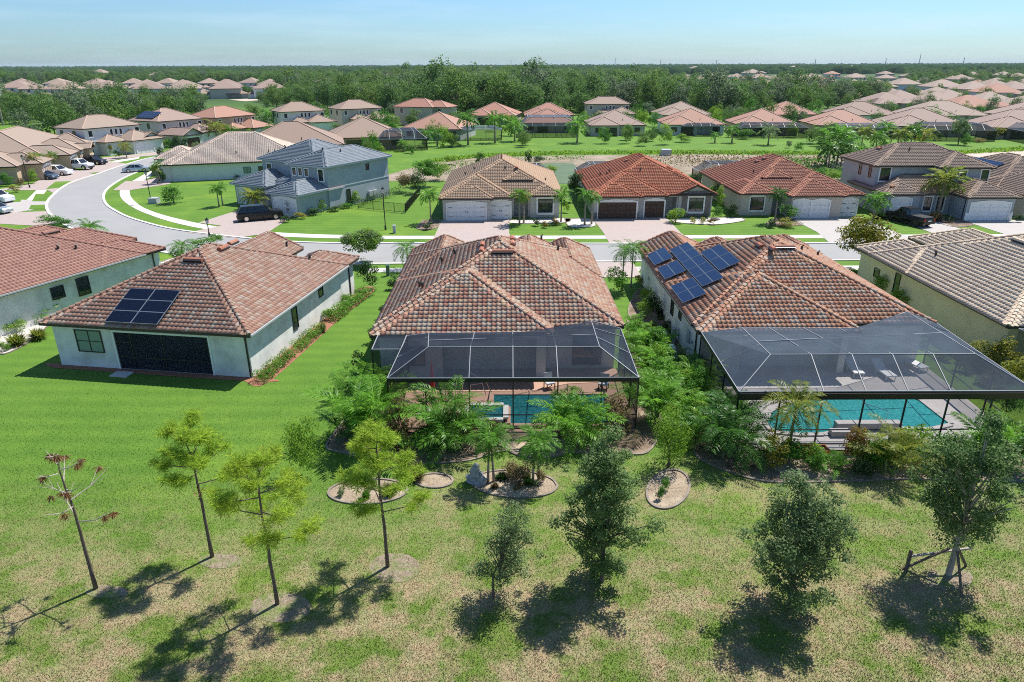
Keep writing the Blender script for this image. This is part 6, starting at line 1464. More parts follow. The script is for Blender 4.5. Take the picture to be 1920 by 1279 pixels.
shrub(1850, 700, 640, 66, 'yellow', 'yellow croton at the foot of the yellow wall, left one'); shrub(1892, 712, 632, 74, 'yellow', 'taller yellow croton beside the corner cage', kind='shrub'); shrub(1915, 742, 672, 76, 'yellow', 'yellow croton at the right edge below the corner cage'); shrub(1868, 745, 690, 60, 'brown', 'brownish croton in front of the yellow ones')
for i in range(5):
    px, py = 1700+i*38, 625+i*24; shrub(px, py+6, py-14, 44, 'dark', ('first', 'second', 'third', 'fourth', 'fifth')[i]+' low dark shrub along the yellow wall counted from the street', 'small')
shrub(1212, 552, 500+45, 34, 'dark', 'small dark shrub by the right house wall near the street', 'small')
shrub(1212, 575, 535, 34, 'lime', 'upper lime green ball shrub against the right house wall'); shrub(1212, 600, 556, 40, 'lime', 'lower lime green ball shrub against the right house wall')
shrub(1225, 600, 545, 40, 'dark', 'dark shrub behind the lime ball shrubs'); shrub(1240, 650, 620, 34, 'dark', 'low dark shrub along the right house wall', 'small'); shrub(1222, 625, 600, 30, 'dark', 'small dark shrub below the lime ball shrubs', 'small')
shrub(1158, 555, 498, 56, 'areca', 'bushy bright shrub at the street corner of the centre house'); palm(1166, 545, 455, 50, 'left palm of the pair on the verge between the houses', 'palm', 12, 1.4, tr=.06); palm(1183, 540, 450, 54, 'right palm of the pair on the verge between the houses', 'palm', 12, 1.4, tr=.06)
for i, (px, py) in enumerate(((1200, 535), (1208, 520))): shrub(px, py, py-22, 26, 'yellow', ('yellowish plant by the near drive', 'yellowish plant nearer the street by the near drive')[i], 'small')
rf = random.Random(31)
def filler(poly, n, mats, wr, label, group, kinds=('small', 'shrub')):
    P_ = [at(*p) for p in poly]; x0 = min(p[0] for p in P_); x1 = max(p[0] for p in P_); y0 = min(p[1] for p in P_); y1 = max(p[1] for p in P_); k = 0
    while k < n:
        x, y = rf.uniform(x0, x1), rf.uniform(y0, y1); c = False; j = len(P_)-1
        for i in range(len(P_)):
            if (P_[i][1] > y) != (P_[j][1] > y) and x < (P_[j][0]-P_[i][0])*(y-P_[i][1])/(P_[j][1]-P_[i][1])+P_[i][0]: c = not c
            j = i
        if not c: continue
        w_ = rf.uniform(*wr); kd = rf.choice(kinds); o = link('areca_palm' if kd == 'frondy' else 'shrub', crown(kd, rf.choice(mats), rf.randrange(4))); o.location = (x, y, -.02); o.scale = (w_, w_, w_*rf.uniform(.7, 1.3)); o.rotation_euler.z = rf.random()*6; tag(o, label if kd != 'frondy' else label.replace('filler shrub', 'filler palm'), 'shrub' if kd != 'frondy' else 'palm', group if kd != 'frondy' else group.replace('shrubs', 'palms')); k += 1
filler([(650, 800), (700, 760), (735, 800), (900, 812), (1150, 812), (1200, 790), (1190, 838), (1050, 838), (880, 845), (760, 855), (660, 845)], 26, ('dark', 'brown', 'green', 'brown', 'dark'), (.6, 1.3), 'low filler shrub in the bed behind the centre cage', 'filler shrubs behind the centre cage', ('small', 'shrub', 'frondy'))
filler([(1185, 610), (1225, 625), (1265, 710), (1305, 770), (1300, 850), (1260, 800), (1215, 740)], 46, ('areca', 'areca', 'palm', 'lime', 'areca'), (1.2, 2.3), 'leafy filler shrub in the strip between the two cages', 'filler shrubs between the two cages', ('frondy', 'frondy', 'shrub'))
filler([(1430, 862), (1700, 855), (1900, 850), (1900, 885), (1700, 892), (1450, 886)], 34, ('green', 'dark', 'lime', 'palm', 'green', 'yellow'), (.9, 1.9), 'filler shrub in the bed below the right pool', 'filler shrubs below the right pool', ('shrub', 'frondy', 'shrub'))
filler([(1215, 560), (1228, 560), (1282, 690), (1262, 690)], 14, ('dark', 'green', 'dark'), (.5, .9), 'small dark shrub in the shade of the right house wall', 'small shrubs along the right house wall')
filler([(1270, 700), (1300, 660), (1360, 760), (1400, 850), (1320, 850)], 26, ('areca', 'areca', 'palm'), (1.2, 2.4), 'leafy filler shrub along the wide cage left side', 'filler shrubs left of the wide cage', ('frondy', 'frondy', 'shrub'))
filler([(640, 760), (668, 715), (715, 740), (700, 800), (660, 835)], 12, ('areca', 'palm', 'areca'), (1.3, 2.3), 'leafy filler plant at the left corner of the centre cage', 'filler plants at the left cage corner', ('frondy',))
filler([(620, 925), (690, 908), (760, 925), (690, 945)], 7, ('brown', 'green', 'oakgrey'), (.3, .7), 'tiny plant in the gravel bed under the bushiest pine', 'tiny plants in the pine gravel bed', ('small', 'spiky'))
filler([(895, 908), (960, 890), (1040, 905), (960, 928)], 9, ('brown', 'green', 'brown', 'dark'), (.3, .8), 'tiny plant among the palms of the island bed', 'tiny plants in the palm island', ('small', 'spiky'))
# left of the centre house
e = shrub(682, 500, 433, 92, 'oakgrey', 'spreading yellow-green tree at the street end left of the centre house', 'tree', 'street_tree', 'tree', stem='bark'); e.children[1].data = crown('tree', 'lime', 1)
shrub(690, 545, 482, 50, 'dark', 'dark rounded shrub under the spreading tree'); palm(765, 505, 448, 58, 'small palm peeping left of the centre house roof', 'palm', 12, 1.5, tr=.06); shrub(738, 545, 512, 30, 'dark', 'dark shrub against the centre house left wall', 'small'); shrub(722, 600, 570, 26, 'dark', 'low shrub on the left side of the centre house', 'small')
shrub(700, 645, 590+20, 30, 'dark', 'shaded shrub by the rear left corner of the centre house', 'small'); shrub(672, 700, 650, 34, 'dark', 'dark shrub in the shade left of the cage', 'small')
# hedge and shrubs along the left house
Ml = Matrix.Translation((-31.4*KS, 42.85*KS, 0)) @ Matrix.Rotation(R(-9.1), 4, 'Z')
def hedge(name, label, pts, w, h, mat='green', par=None, per=170):
    r = np.random.default_rng(len(pts)*7+int(h*10)); L = []
    for a, c in zip(pts[:-1], pts[1:]):
        a = Vector(a); c = Vector(c); n = max(1, int((c-a).length/(w*.45)))
        for k in range(n):
            p = a.lerp(c, k/n)
            q = (c-a).normalized(); q = Vector((-q.y, q.x))
            for s in (-.25, .25): L.append((p.x+q.x*s*w+r.uniform(-.08, .08)*w, p.y+q.y*s*w+r.uniform(-.08, .08)*w, h*r.uniform(.35, .66), w*.38))
    V_, F_, R_ = lobeleaves(L, per, max(.06, w*.10), r, flat=.9); V_[:, 2] = np.maximum(V_[:, 2], .02); o = link(name, mesh_np('hedge', V_, F_, LM[mat], None, R_)); return tag(o, label, 'hedge')
lw = lambda x, y: tuple((Ml @ Vector((x, y, 0)))[:2])
hedge('hedge', 'nearest clipped hedge piece along the left house side wall', [lw(14.95, .0), lw(14.95, 4.4)], .95, .8, 'palm'); hedge('hedge', 'middle clipped hedge piece along the left house side wall', [lw(14.95, 5.2), lw(14.95, 9.4)], .95, .8, 'palm'); hedge('hedge', 'farthest clipped hedge piece curving at the left house front corner', [lw(15.0, 11.2), lw(15.1, 15.6), lw(15.5, 18.6)], 1.2, .9, 'palm')
shrub(612, 602, 573, 26, 'lime', 'small pale green shrub by the side window of the left house'); shrub(648, 572, 545, 22, 'lime', 'small pale shrub further along the same wall'); shrub(605, 625, 600, 18, 'brown', 'thin brown plant below the side window', 'spiky', 'bunch_grass')
for i, (px, py, w) in enumerate(((345, 490, 52), (330, 492, 36), (375, 470, 60), (400, 462, 40))):
    (palm if i == 0 else shrub)(px, py, 447 if i == 0 else py-24, w, *((('small palm behind the left house ridge', 'palm', 12, 1.5)) if i == 0 else (('palm', ('', 'dark green shrub left of the small palm', 'leafy green shrub behind the left house roof', 'green shrub by the second lamp')[i]))))
# along the far-left house wall
for i, (px, py, tp, w) in enumerate(((95, 592, 555, 58), (152, 562, 538, 40), (205, 545, 512, 50), (75, 604, 580, 40))): palm(px, py, tp, w, ('nearest', 'second', 'third', 'lowest')[i]+' dwarf palm against the far-left house wall', 'palmyellow' if i == 1 else 'palm', 12, 1.6, tr=.04)
for i, (px, py, tp, w, m_) in enumerate(((18, 628, 596, 52, 'lime'), (40, 616, 588, 40, 'lime'), (60, 606, 582, 36, 'yellow'), (66, 640, 612, 42, 'palmyellow'), (25, 652, 622, 48, 'palmyellow'), (5, 660, 640, 30, 'lime'))):
    shrub(px, py, tp, w, m_, ('round bush at the left edge rock bed', 'round bush next right of the edge one', 'yellow-green bush third in the rock bed row', 'spiky yellow-green plant beside the left house corner', 'spiky plant at the lawn edge far left', 'small bush cut by the left picture edge')[i], 'spiky' if i in (3, 4) else 'shrub', 'shrub' if i not in (3, 4) else 'bunch_grass')
palm(172, 445, 410, 62, 'palm showing behind the red-brown roof by the road', 'palm', 14, 1.6, tr=.06); shrub(85, 425, 404, 62, 'green', 'green hedge-like shrub behind the red-brown roof'); shrub(112, 428, 410, 40, 'green', 'smaller green shrub right behind the red-brown roof')
# street tree between right and yellow house
e = shrub(1626, 522, 412, 118, 'yellow', 'flat-topped yellow-green street tree left of the yellow house', 'tree', 'street_tree', 'tree', stem='bark', var=2); e.children[1].data = crown('tree', 'lime', 2)
shrub(1655, 560, 512, 46, 'lime', 'light green shrub at the yellow wall below the street tree'); shrub(1690, 585, 540, 48, 'lime', 'light green shrub right of it at the yellow wall window'); shrub(1672, 552, 505, 44, 'dark', 'dark shrub between the light green ones at the yellow wall'); shrub(1615, 528, 505, 44, 'green', 'green shrubs at the foot of the street tree'); shrub(1596, 520, 500, 30, 'green', 'small green shrub by the right house front corner')

# ---- across the street (joined crowns, small in the picture)
def P2_(px, py, tp, w, lb, m_='palm', n=13, dr=1.4, **k): return palm(px, py, tp, w, lb, m_, n, dr, detail=False, tr=k.pop('tr', .09), **k)
P2_(478, 392, 355, 46, 'squat date palm between the garages of the slate grey house', 'palmyellow', 22, .9, tr=.2); P2_(411, 388, 345, 28, 'left thin palm on the small lawn'); P2_(418, 386, 343, 26, 'right thin palm on the small lawn')
shrub(320, 384, 347, 56, 'green', 'spreading small tree on the small bend lawn', 'shrub', 'small_tree', 'tree', stem='bark'); shrub(546, 405, 363, 26, 'brown', 'columnar bronze-leaved tree by the slate house garage', 'shrub', 'small_tree', 'tree'); shrub(562, 412, 398, 30, 'yellow', 'bright yellow bush at the slate house corner', 'small'); shrub(534, 418, 402, 24, 'dark', 'low dark shrub left of the yellow bush', 'small')
for i, (px, py, tp, w, m_) in enumerate(((585, 405, 388, 36, 'dark'), (602, 398, 368, 24, 'lime'), (625, 398, 386, 34, 'dark'), (646, 392, 380, 34, 'green'), (664, 384, 352, 28, 'lime'), (655, 386, 368, 24, 'dark'))): shrub(px, py, tp, w, m_, ('dark', 'tall pale', 'low dark', 'low green', 'tall light', 'short dark')[i]+' shrub %s along the slate house side wall' % ('near the corner', 'by the first window', 'in the middle', 'by the air unit', 'by the second window', 'below the second window')[i], 'small')
a_ = [at(672, 388), at(700, 378), at(735, 368), at(752, 362)]; hedge('hedge', 'hedge along the rear part of the slate house side wall', a_, 1.5, 1.3, 'dark', per=40)
for i, (px, py, tp, w, m_) in enumerate(((762, 362, 312, 46, 'brown'), (800, 352, 300, 60, 'palmdark'), (825, 340, 300, 44, 'palmyellow'), (782, 365, 320, 40, 'dark'), (845, 310, 284, 30, 'lime'))):
    shrub(px, py, tp, w, {'palmyellow': 'lime', 'palmdark': 'green'}.get(m_, m_), ('reddish croton mass', 'tall dark tree mass', 'lime topped tree', 'dark lower shrub', 'small lime tree')[i]+' between the slate house and the tan garage house', 'shrub' if i != 1 else 'tree', 'shrub')
P2_(808, 418, 352, 42, 'palm left of the white double garage door', 'palm', 15); P2_(974, 421, 352, 40, 'left palm of the pair by the tan house entrance'); P2_(982, 418, 356, 34, 'right palm of the pair by the tan house entrance', 'palmyellow')
P2_(1052, 416, 352, 42, 'palm right of the tan house window'); shrub(803, 432, 412, 28, 'dark', 'dark low plant left of the double garage', 'small'); shrub(1022, 428, 412, 18, 'croton', 'red plant below the tan house window', 'small'); shrub(1005, 425, 408, 22, 'dark', 'low dark plant below the tan house window', 'small'); shrub(1040, 424, 405, 20, 'croton', 'reddish plant right of the tan house window', 'small')
P2_(1096, 422, 352, 40, 'left palm before the brown garage door', 'palm', 15); P2_(1109, 420, 358, 38, 'right palm before the brown garage door'); shrub(1078, 380, 322, 34, 'dark', 'tall dark palm-like shrub in the gap between tan and orange houses', 'tree', 'shrub'); shrub(1062, 400, 375, 22, 'lime', 'lime shrub in the gap between tan and orange houses', 'small'); shrub(1085, 372, 345, 28, 'green', 'green shrub against the orange house side', 'small')
shrub(1269, 420, 389, 42, 'lime', 'ball-shaped topiary tree by the orange house entry', 'shrub', 'small_tree', 'tree', stem='bark'); shrub(1345, 412, 385, 32, 'green', 'green shrub right of the stone gable'); shrub(1300, 420, 405, 16, 'yellow', 'small yellow plant left of the stone gable window', 'small'); shrub(1318, 421, 405, 18, 'yellow', 'yellow plant before the stone gable', 'small'); shrub(1335, 422, 408, 22, 'croton', 'dark red plant at the stone gable right corner', 'small')
shrub(1352, 395, 345, 30, 'lime', 'tall lime shrub between the two orange roofed houses, near one', 'shrub'); shrub(1340, 378, 338, 24, 'lime', 'tall lime shrub between the two orange roofed houses, far one', 'shrub'); shrub(1372, 408, 380, 34, 'dark', 'dark rounded shrub at the orange-brown house corner'); shrub(1300, 350, 318, 50, 'green', 'banana-like greenery behind the orange house right side'); shrub(1325, 345, 312, 34, 'lime', 'light greenery behind the orange-brown house cage')
P2_(1452, 418, 350, 40, 'palm before the window of the orange-brown house', 'palmdark', 15); shrub(1482, 415, 382, 48, 'green', 'large round green shrub by the first pale garage door'); shrub(1480, 428, 410, 54, 'yellow', 'low yellow-green shrub under the round green one'); shrub(1448, 428, 408, 26, 'dark', 'dark low shrub under the window palm', 'small')
P2_(1636, 412, 358, 52, 'palm between the orange-brown and blue-grey houses', 'palm', 15); shrub(1612, 425, 404, 30, 'yellow', 'yellow-green shrub left of that palm', 'small'); shrub(1655, 412, 392, 34, 'dark', 'dark strap-leaf plant right of that palm', 'spiky', 'bunch_grass')
P2_(1757, 405, 316, 70, 'date palm with a wide yellow-green crown before the blue-grey house', 'palmyellow', 20, .95, tr=.2); shrub(1757, 416, 392, 40, 'brown', 'pinkish grass at the foot of the date palm', 'spiky', 'bunch_grass'); shrub(1782, 418, 404, 20, 'dark', 'dark potted shrub by the entrance', 'small'); shrub(1911, 418, 400, 22, 'dark', 'dark shrub at the right garage corner', 'small')
shrub(1570, 345, 310, 50, 'lime', 'lime greenery left of the blue-grey house'); shrub(1590, 340, 306, 40, 'green', 'green shrub against the blue-grey house side wall'); shrub(1545, 338, 312, 40, 'green', 'broad-leaved greenery behind the orange-brown roof')
# big palm groups
for i, (px, py, tp, w) in enumerate(((1548, 312, 240, 62), (1568, 310, 232, 60), (1590, 306, 248, 56), (1575, 318, 258, 60), (1552, 318, 262, 54))): P2_(px, py, tp, w, ('left', 'tallest', 'right', 'lower right', 'lower left')[i]+' palm of the dark palm group behind the blue-grey house', 'palmdark' if i > 2 else 'palm', 12, 1.4, tr=.14)
for i, (px, py, tp, w) in enumerate(((1612, 290, 232, 42), (1655, 280, 225, 38), (1680, 285, 236, 44), (1705, 282, 228, 42), (1728, 280, 236, 44), (1640, 288, 244, 36))):
    P2_(px, py, tp, w, ('first', 'second', 'third', 'fourth', 'fifth', 'sixth')[i]+' palm, counted from the left, of the bright palm row above the brown tiled roof', 'palm' if i % 2 else 'palmyellow', 14, 1.4, tr=.14)
    shrub(px+6, py+4, py-18, 44, ('green', 'lime', 'oakgrey')[i % 3], ('first', 'second', 'third', 'fourth', 'fifth', 'sixth')[i]+' low shrub from the left under the bright palm row', 'small')
for i, (px, py, tp, w, n) in enumerate(((878, 272, 206, 46, 'tall coconut palm left of its twin on the pond lawn'), (928, 268, 210, 40, 'tall coconut palm right of its twin on the pond lawn'))): P2_(px, py, tp, w, n, 'palm', 16, 1.3, tr=.2, lean=.03)
for i, (px, py, tp, w, n) in enumerate(((965, 265, 222, 42, 'bushy palm left of the tall cage'), (1082, 268, 218, 46, 'bushy palm right of the tall cage'), (1440, 272, 232, 40, 'silvery palm before the long low cage'), (1372, 268, 232, 30, 'palm left of the long low cage'), (1340, 268, 246, 20, 'small palm on the lawn right of the round bush'), (820, 274, 240, 26, 'right small palm by the flat-roofed cage'), (800, 276, 242, 28, 'left small palm by the flat-roofed cage'), (757, 284, 262, 24, 'small palm by the brown house cage'), (706, 286, 265, 24, 'small palm at the brown house corner'), (408, 268, 225, 44, 'date palm in front of the two-storey orange-roofed house'), (422, 266, 232, 30, 'slim palm right of the date palm'), (508, 246, 205, 34, 'palm left of the white two-storey house'), (545, 238, 212, 26, 'palm before the white two-storey house'), (606, 232, 205, 30, 'palm between the white and cream two-storey houses'))):
    P2_(px, py, tp, w, n, 'oakgrey' if 'silvery' in n else ('palmyellow' if 'date' in n else 'palm'), 14, 1.3, tr=.16)
shrub(1284, 268, 250, 42, 'lime', 'wide round lime bush on the lawn before a red tiled house', 'shrub'); shrub(1138, 266, 254, 15, 'dark', 'small dark round bush on the lawn before the pinkish house', 'small'); shrub(1212, 254, 248, 9, 'green', 'tiny bush at the pinkish house corner', 'small'); shrub(773, 290, 276, 10, 'green', 'small clipped ball bush at the left end of the pond lawn', 'small'); shrub(1400, 262, 240, 44, 'green', 'dense hedge-like bush left of the long cage'); shrub(1370, 258, 236, 26, 'lime', 'lime tree right of the red tiled house', 'shrub')
shrub(1802, 272, 222, 40, 'oakgrey', 'grey-green tree alone on the right lawn', 'tree', 'lawn_tree', 'tree', stem='bark'); shrub(1870, 262, 236, 40, 'yellow', 'yellow-green bush at the pale-topped cage'); shrub(1760, 264, 246, 26, 'green', 'palm-like bush before the dark cage'); shrub(1840, 268, 258, 26, 'croton', 'pink flowering bush before the dark cage', 'small')
for i, (px, py, tp, w, m_) in enumerate(((640, 270, 240, 30, 'green'), (660, 240, 222, 24, 'dark'), (735, 250, 226, 24, 'green'), (745, 240, 214, 18, 'lime'), (880, 245, 215, 22, 'lime'), (955, 240, 205, 26, 'lime'), (940, 236, 212, 24, 'green'), (1095, 236, 205, 24, 'green'), (1205, 240, 195, 28, 'lime'), (1222, 238, 210, 24, 'green'), (1228, 256, 232, 22, 'green'), (1345, 236, 200, 26, 'lime'), (1365, 232, 212, 22, 'green'), (1370, 212, 198, 30, 'lime'), (690, 262, 250, 20, 'lime'), (330, 282, 250, 24, 'dark'), (345, 285, 252, 20, 'dark'), (318, 278, 256, 20, 'green'), (230, 284, 262, 28, 'palm'), (190, 285, 258, 20, 'dark'), (205, 292, 268, 18, 'yellow'), (300, 294, 272, 20, 'dark'), (310, 322, 292, 18, 'dark'), (290, 335, 305, 22, 'green'), (305, 345, 308, 18, 'dark'), (10, 350, 322, 34, 'green'), (35, 352, 332, 24, 'brown'), (62, 345, 314, 26, 'lime'), (25, 362, 345, 24, 'yellow'), (700, 250, 236, 20, 'green'), (480, 250, 232, 24, 'green'), (1500, 285, 262, 22, 'green'), (1480, 278, 262, 20, 'oakgrey'), (340, 334, 318, 14, 'lime'), (420, 332, 316, 12, 'lime'), (365, 338, 328, 20, 'dark'), (395, 337, 328, 22, 'green'), (440, 336, 326, 24, 'dark'), (830, 278, 268, 14, 'lime'), (860, 275, 266, 12, 'lime'), (990, 310, 275, 20, 'dark'), (900, 312, 282, 26, 'palmdark'), (1010, 308, 290, 30, 'dark'), (1035, 330, 302, 30, 'lime'))):
    shrub(px, py, tp, w, m_ if m_ in LM else 'green', 'garden shrub or small tree among the farther houses', 'small' if w < 24 else 'shrub', 'shrub', group='garden shrubs among the farther houses')
for i, (px, py, tp, w) in enumerate(((72, 336, 286, 26), (82, 330, 285, 24), (106, 320, 282, 26), (98, 326, 288, 20), (200, 288, 262, 22), (192, 286, 260, 20), (238, 296, 264, 30), (318, 330, 298, 24), (300, 344, 300, 22), (296, 345, 310, 22))): P2_(px, py, tp, w, 'slender palm among the houses at the upper left', 'palm' if i % 3 else 'palmyellow', 12, 1.4, group='palms at the upper left gardens')
rg = random.Random(12)
HN = [(o.location.x, o.location.y, o.rotation_euler.z) for o in bpy.data.objects if o.type == 'EMPTY' and o.name.startswith('house') and o.location.y > 110]
k = 0; tries = 0
while k < 85 and tries < 3000:
    tries += 1; y = rg.uniform(150, 262); x = rg.uniform(-.46*y, -.08*y) if rg.random() < .55 else rg.uniform(-.1*y, .75*y)
    if y < 228 and x > -.16*y: y += 22
    if min(math.hypot(hx+8.5*math.cos(a_)-8.5*math.sin(a_)-x, hy+8.5*math.sin(a_)+8.5*math.cos(a_)-y) for hx, hy, a_ in HN) < 14: continue
    if x < -60 and y < 165: continue
    w_ = rg.uniform(3, 5.5); o = link('garden_tree', crown('wood', rg.choice(('wood1', 'wood2', 'green', 'lime')), rg.randrange(4))); o.location = (x, y, 0); o.scale = (w_, w_, w_*rg.uniform(.85, 1.3)); o.rotation_euler.z = rg.random()*6
    tag(o, 'leafy garden tree between the farther houses', 'tree', 'garden trees between the farther houses'); k += 1
for k in range(150):
    y = rg.uniform(222, 300); x = rg.uniform(-.42*y, .74*y)
    if min((o_[0]+8-x)**2+(o_[1]+8-y)**2 for o_ in [(o.location.x, o.location.y) for o in bpy.data.objects if o.type == 'EMPTY' and o.name.startswith('house') and 190 < o.location.y < 270]) < 150: continue
    w_ = rg.uniform(3.5, 7); o = link('garden_tree', crown('wood', rg.choice(('wood1', 'wood2', 'green', 'wood3')), rg.randrange(4))); o.location = (x, y, 0); o.scale = (w_, w_, w_*rg.uniform(.8, 1.2)); o.rotation_euler.z = rg.random()*6
    tag(o, 'low tree between the back row of houses and the wood', 'tree', 'low trees between the back row and the wood')
for hx, hy in [(o.location.x, o.location.y) for o in bpy.data.objects if o.name.startswith('house') and o.type == 'EMPTY' and 140 < o.location.y < 265]:
    for q in range(3):
        x = hx+rg.uniform(-6, 24); y = hy+rg.choice((rg.uniform(-7, -3), rg.uniform(-5, -2), rg.uniform(18, 30)))
        if x < -60 and y < 215 and q > 1: continue
        w_ = rg.uniform(1.2, 3.6); hh_ = w_*rg.uniform(.7, 1.4); mt = rg.choice(('green', 'dark', 'lime', 'palm', 'green', 'oakgrey', 'wood1')); o = link('shrub', crown('small', mt, rg.randrange(4))); o.location = (x, y, 0); o.scale = (w_, w_, hh_); o.rotation_euler.z = rg.random()*6
        tag(o, 'garden shrub or small tree among the farther houses', 'shrub', 'garden shrubs among the farther houses')
# ground cover edge of the pond lawn, scrub on the bank
def scatterleaves(name, label, polypts, n, size, h, mat, kind='stuff'):
    r = np.random.default_rng(n); P_ = np.array([at(*p) for p in polypts]); pts = []
    x0, y0 = P_.min(0); x1, y1 = P_.max(0)
    def ins(x, y):
        c = False; j = len(P_)-1
        for i in range(len(P_)):
            if (P_[i, 1] > y) != (P_[j, 1] > y) and x < (P_[j, 0]-P_[i, 0])*(y-P_[i, 1])/(P_[j, 1]-P_[i, 1])+P_[i, 0]: c = not c
            j = i
        return c
    while len(pts) < n:
        x, y = r.uniform(x0, x1), r.uniform(y0, y1)
        if ins(x, y): pts.append((x, y, r.random()*h))
    V_, F_ = leafquads(np.array(pts), size, .5, r=r, up=.1); return tag(link(name, mesh_np(name, V_, F_, LM[mat], None, r.random(n))), label, None, None, kind)
scatterleaves('ground_cover', 'lime ground cover edge of the pond lawn', [(780, 306), (830, 299), (900, 291), (1050, 286), (1300, 285), (1540, 287), (1540, 290), (1300, 289), (1050, 290), (900, 296), (830, 305)], 5000, .5, .5, 'lime')
scatterleaves('ground_cover', 'lime edge at the right lawn', [(1740, 288), (1920, 278), (1960, 278), (1960, 282), (1740, 293)], 1800, .5, .5, 'lime')
scatterleaves('marsh_scrub', 'green scrub on the pond bank', [(1380, 293), (1540, 296), (1560, 325), (1480, 345), (1400, 318), (1250, 312), (1180, 300), (1300, 292)], 2600, .42, .9, 'brown')
scatterleaves('marsh_scrub', 'green scrub on the pond bank', [(1440, 298), (1560, 300), (1580, 335), (1460, 345)], 1500, .5, .9, 'green')
scatterleaves('marsh_scrub', 'scrub on the left pond bank', [(760, 320), (850, 308), (1000, 296), (1100, 294), (1100, 300), (980, 306), (860, 335)], 900, .4, .7, 'green')

# ---- woods: individuals in front, instanced mass behind
WT = []
for k in range(6):
    m_ = ('wood1', 'wood2', 'wood1', 'wood3', 'wood1', 'wood2')[k]; c = crown('wood', m_, k); st_ = stemmesh(k+20, 5, .62, .24, .014, 'bark_pale' if k == 3 else 'bark')
    V1 = np.array([v.co for v in c.vertices]); V2 = np.array([v.co for v in st_.vertices]); F_ = [tuple(p.vertices) for p in c.polygons]+[tuple(i+len(V1) for i in p.vertices) for p in st_.polygons]
    a = np.zeros(len(c.polygons)); c.attributes['rnd'].data.foreach_get('value', a)
    WT.append(mesh_np('woods_tree', np.concatenate([V1, V2]), F_, [LM[m_], M['bark']], [0]*len(c.polygons)+[1]*len(st_.polygons), list(a)+[0]*len(st_.polygons)))
def wedge(px, py): return at(px, py)
front = [Vector(at(*p)) for p in [(-40, 292), (60, 272), (130, 250), (230, 232), (330, 218), (400, 212), (505, 204), (560, 200), (640, 210), (760, 214), (880, 218), (1000, 218), (1150, 214), (1250, 216), (1400, 214), (1500, 210), (1560, 205), (1640, 194), (1700, 190)]]
trees = []
def front_y(x):
    best = None
    for a, b_ in zip(front[:-1], front[1:]):
        if min(a.x, b_.x) <= x <= max(a.x, b_.x) and a.x != b_.x:
            yy = a.y+(b_.y-a.y)*(x-a.x)/(b_.x-a.x); best = yy if best is None else min(best, yy)
    return best
r_ = random.Random(3)
houses_xy = [(o.location.x, o.location.y) for o in bpy.data.objects if o.name.startswith('far_house') or o.name.startswith('house')]
HXY = np.array([(o.matrix_world.translation.x, o.matrix_world.translation.y) if o.parent is None else (1e6, 1e6) for o in bpy.data.objects if o.get('category') == 'house' and o.name.startswith('far')] or [(1e6, 1e6)])
HXY = np.array([(o.location.x, o.location.y) for o in bpy.data.objects if o.name.startswith('far') or (o.get('category') == 'house')])
def clear(x, y, d): return np.min((HXY[:, 0]-x)**2+(HXY[:, 1]-y)**2) > d*d
pts = []
# density field: wood belt, golf clearing left open, thinner on the right beyond
yy = 172.0
while yy < 1500:
    sp = 7.2+max(0, yy-225)*.012; x = -yy*.80-20
    while x < yy*.80+20:
        xx = x+r_.uniform(-.4, .22)*sp; y_ = yy+r_.uniform(-.4, .22)*sp; px = 960+F*xx/(y_*.928+6); pyg = py_of(xx, y_, 0)
        ok = False; h = r_.uniform(8.5, 13.5)
        fy = front_y(xx)
        lowx = front[0].x
        if px < 640:
            # left wood belt then open houses row, golf and mass again further
            fy2 = fy if fy is not None else 245
            if y_ > fy2 and pyg > 204+(0 if px < 380 else 99): ok = True; h = r_.uniform(6.5, 9.5)
            if px < 400 and pyg > 184 and y_ > 410: ok = r_.random() < .35; h = 6
            if 490 < px and y_ > fy2: ok = True
            if pyg < 158: ok = True; h = r_.uniform(9, 13)
            if 400 < px < 560 and 176 < pyg < 181: ok = r_.random() < .5; h = 7
        elif px < 1700:
            if fy is not None and y_ > fy:
                lim = 455 if px > 1240 else 1e9
                if y_ < lim*(1-.12*max(0, (px-1240)/460)): ok = True
                else: ok = r_.random() < (.5 if y_ < 750 else .8); h = r_.uniform(6, 10)
                if px < 1000: h += r_.uniform(0, 4)*(1-abs(px-850)/300 if abs(px-850) < 300 else 0)
        else:
            ok = y_ > 262 and r_.random() < (.62 if y_ < 700 else .85); h = r_.uniform(5, 9)+max(0, y_-700)*.004
        if px >= 1240 and y_ > 455 and not clear(xx, y_, 8): ok = False
        if not clear(xx, y_, 12 if px < 1240 else 9.5) and y_ < 900: ok = False
        if ok and y_ < 262 and min(math.hypot(hx+8.5*math.cos(a_)-8.5*math.sin(a_)-xx, hy+8.5*math.sin(a_)+8.5*math.cos(a_)-y_) for hx, hy, a_ in HN) < 14.5: ok = False
        cl_ = 1.7*math.sin(xx*.021+1.3)*math.cos(y_*.017+xx*.006)+.6*math.sin(xx*.05+y_*.03)
        if ok: pts.append((y_, xx, h*(1+.16*cl_)*(1.28 if r_.random() < .12 else 1)*(.72 if r_.random() < .12 else 1)))
        x += sp
    yy += sp
pts.sort()
for i, (y_, x, h) in enumerate(pts[:300]):
    k = r_.choice((0, 0, 1, 2, 2, 3, 4, 5)); o = link('woods_tree', WT[k]); w = h*r_.uniform(.85, 1.15); o.location = (x, y_, 0); o.scale = (w, w, h*r_.uniform(1, 1.12)); o.rotation_euler.z = r_.random()*6.3
    tag(o, 'broad green tree of the wood behind the houses', 'tree', 'trees of the wood behind the houses')
rest = pts[300:]
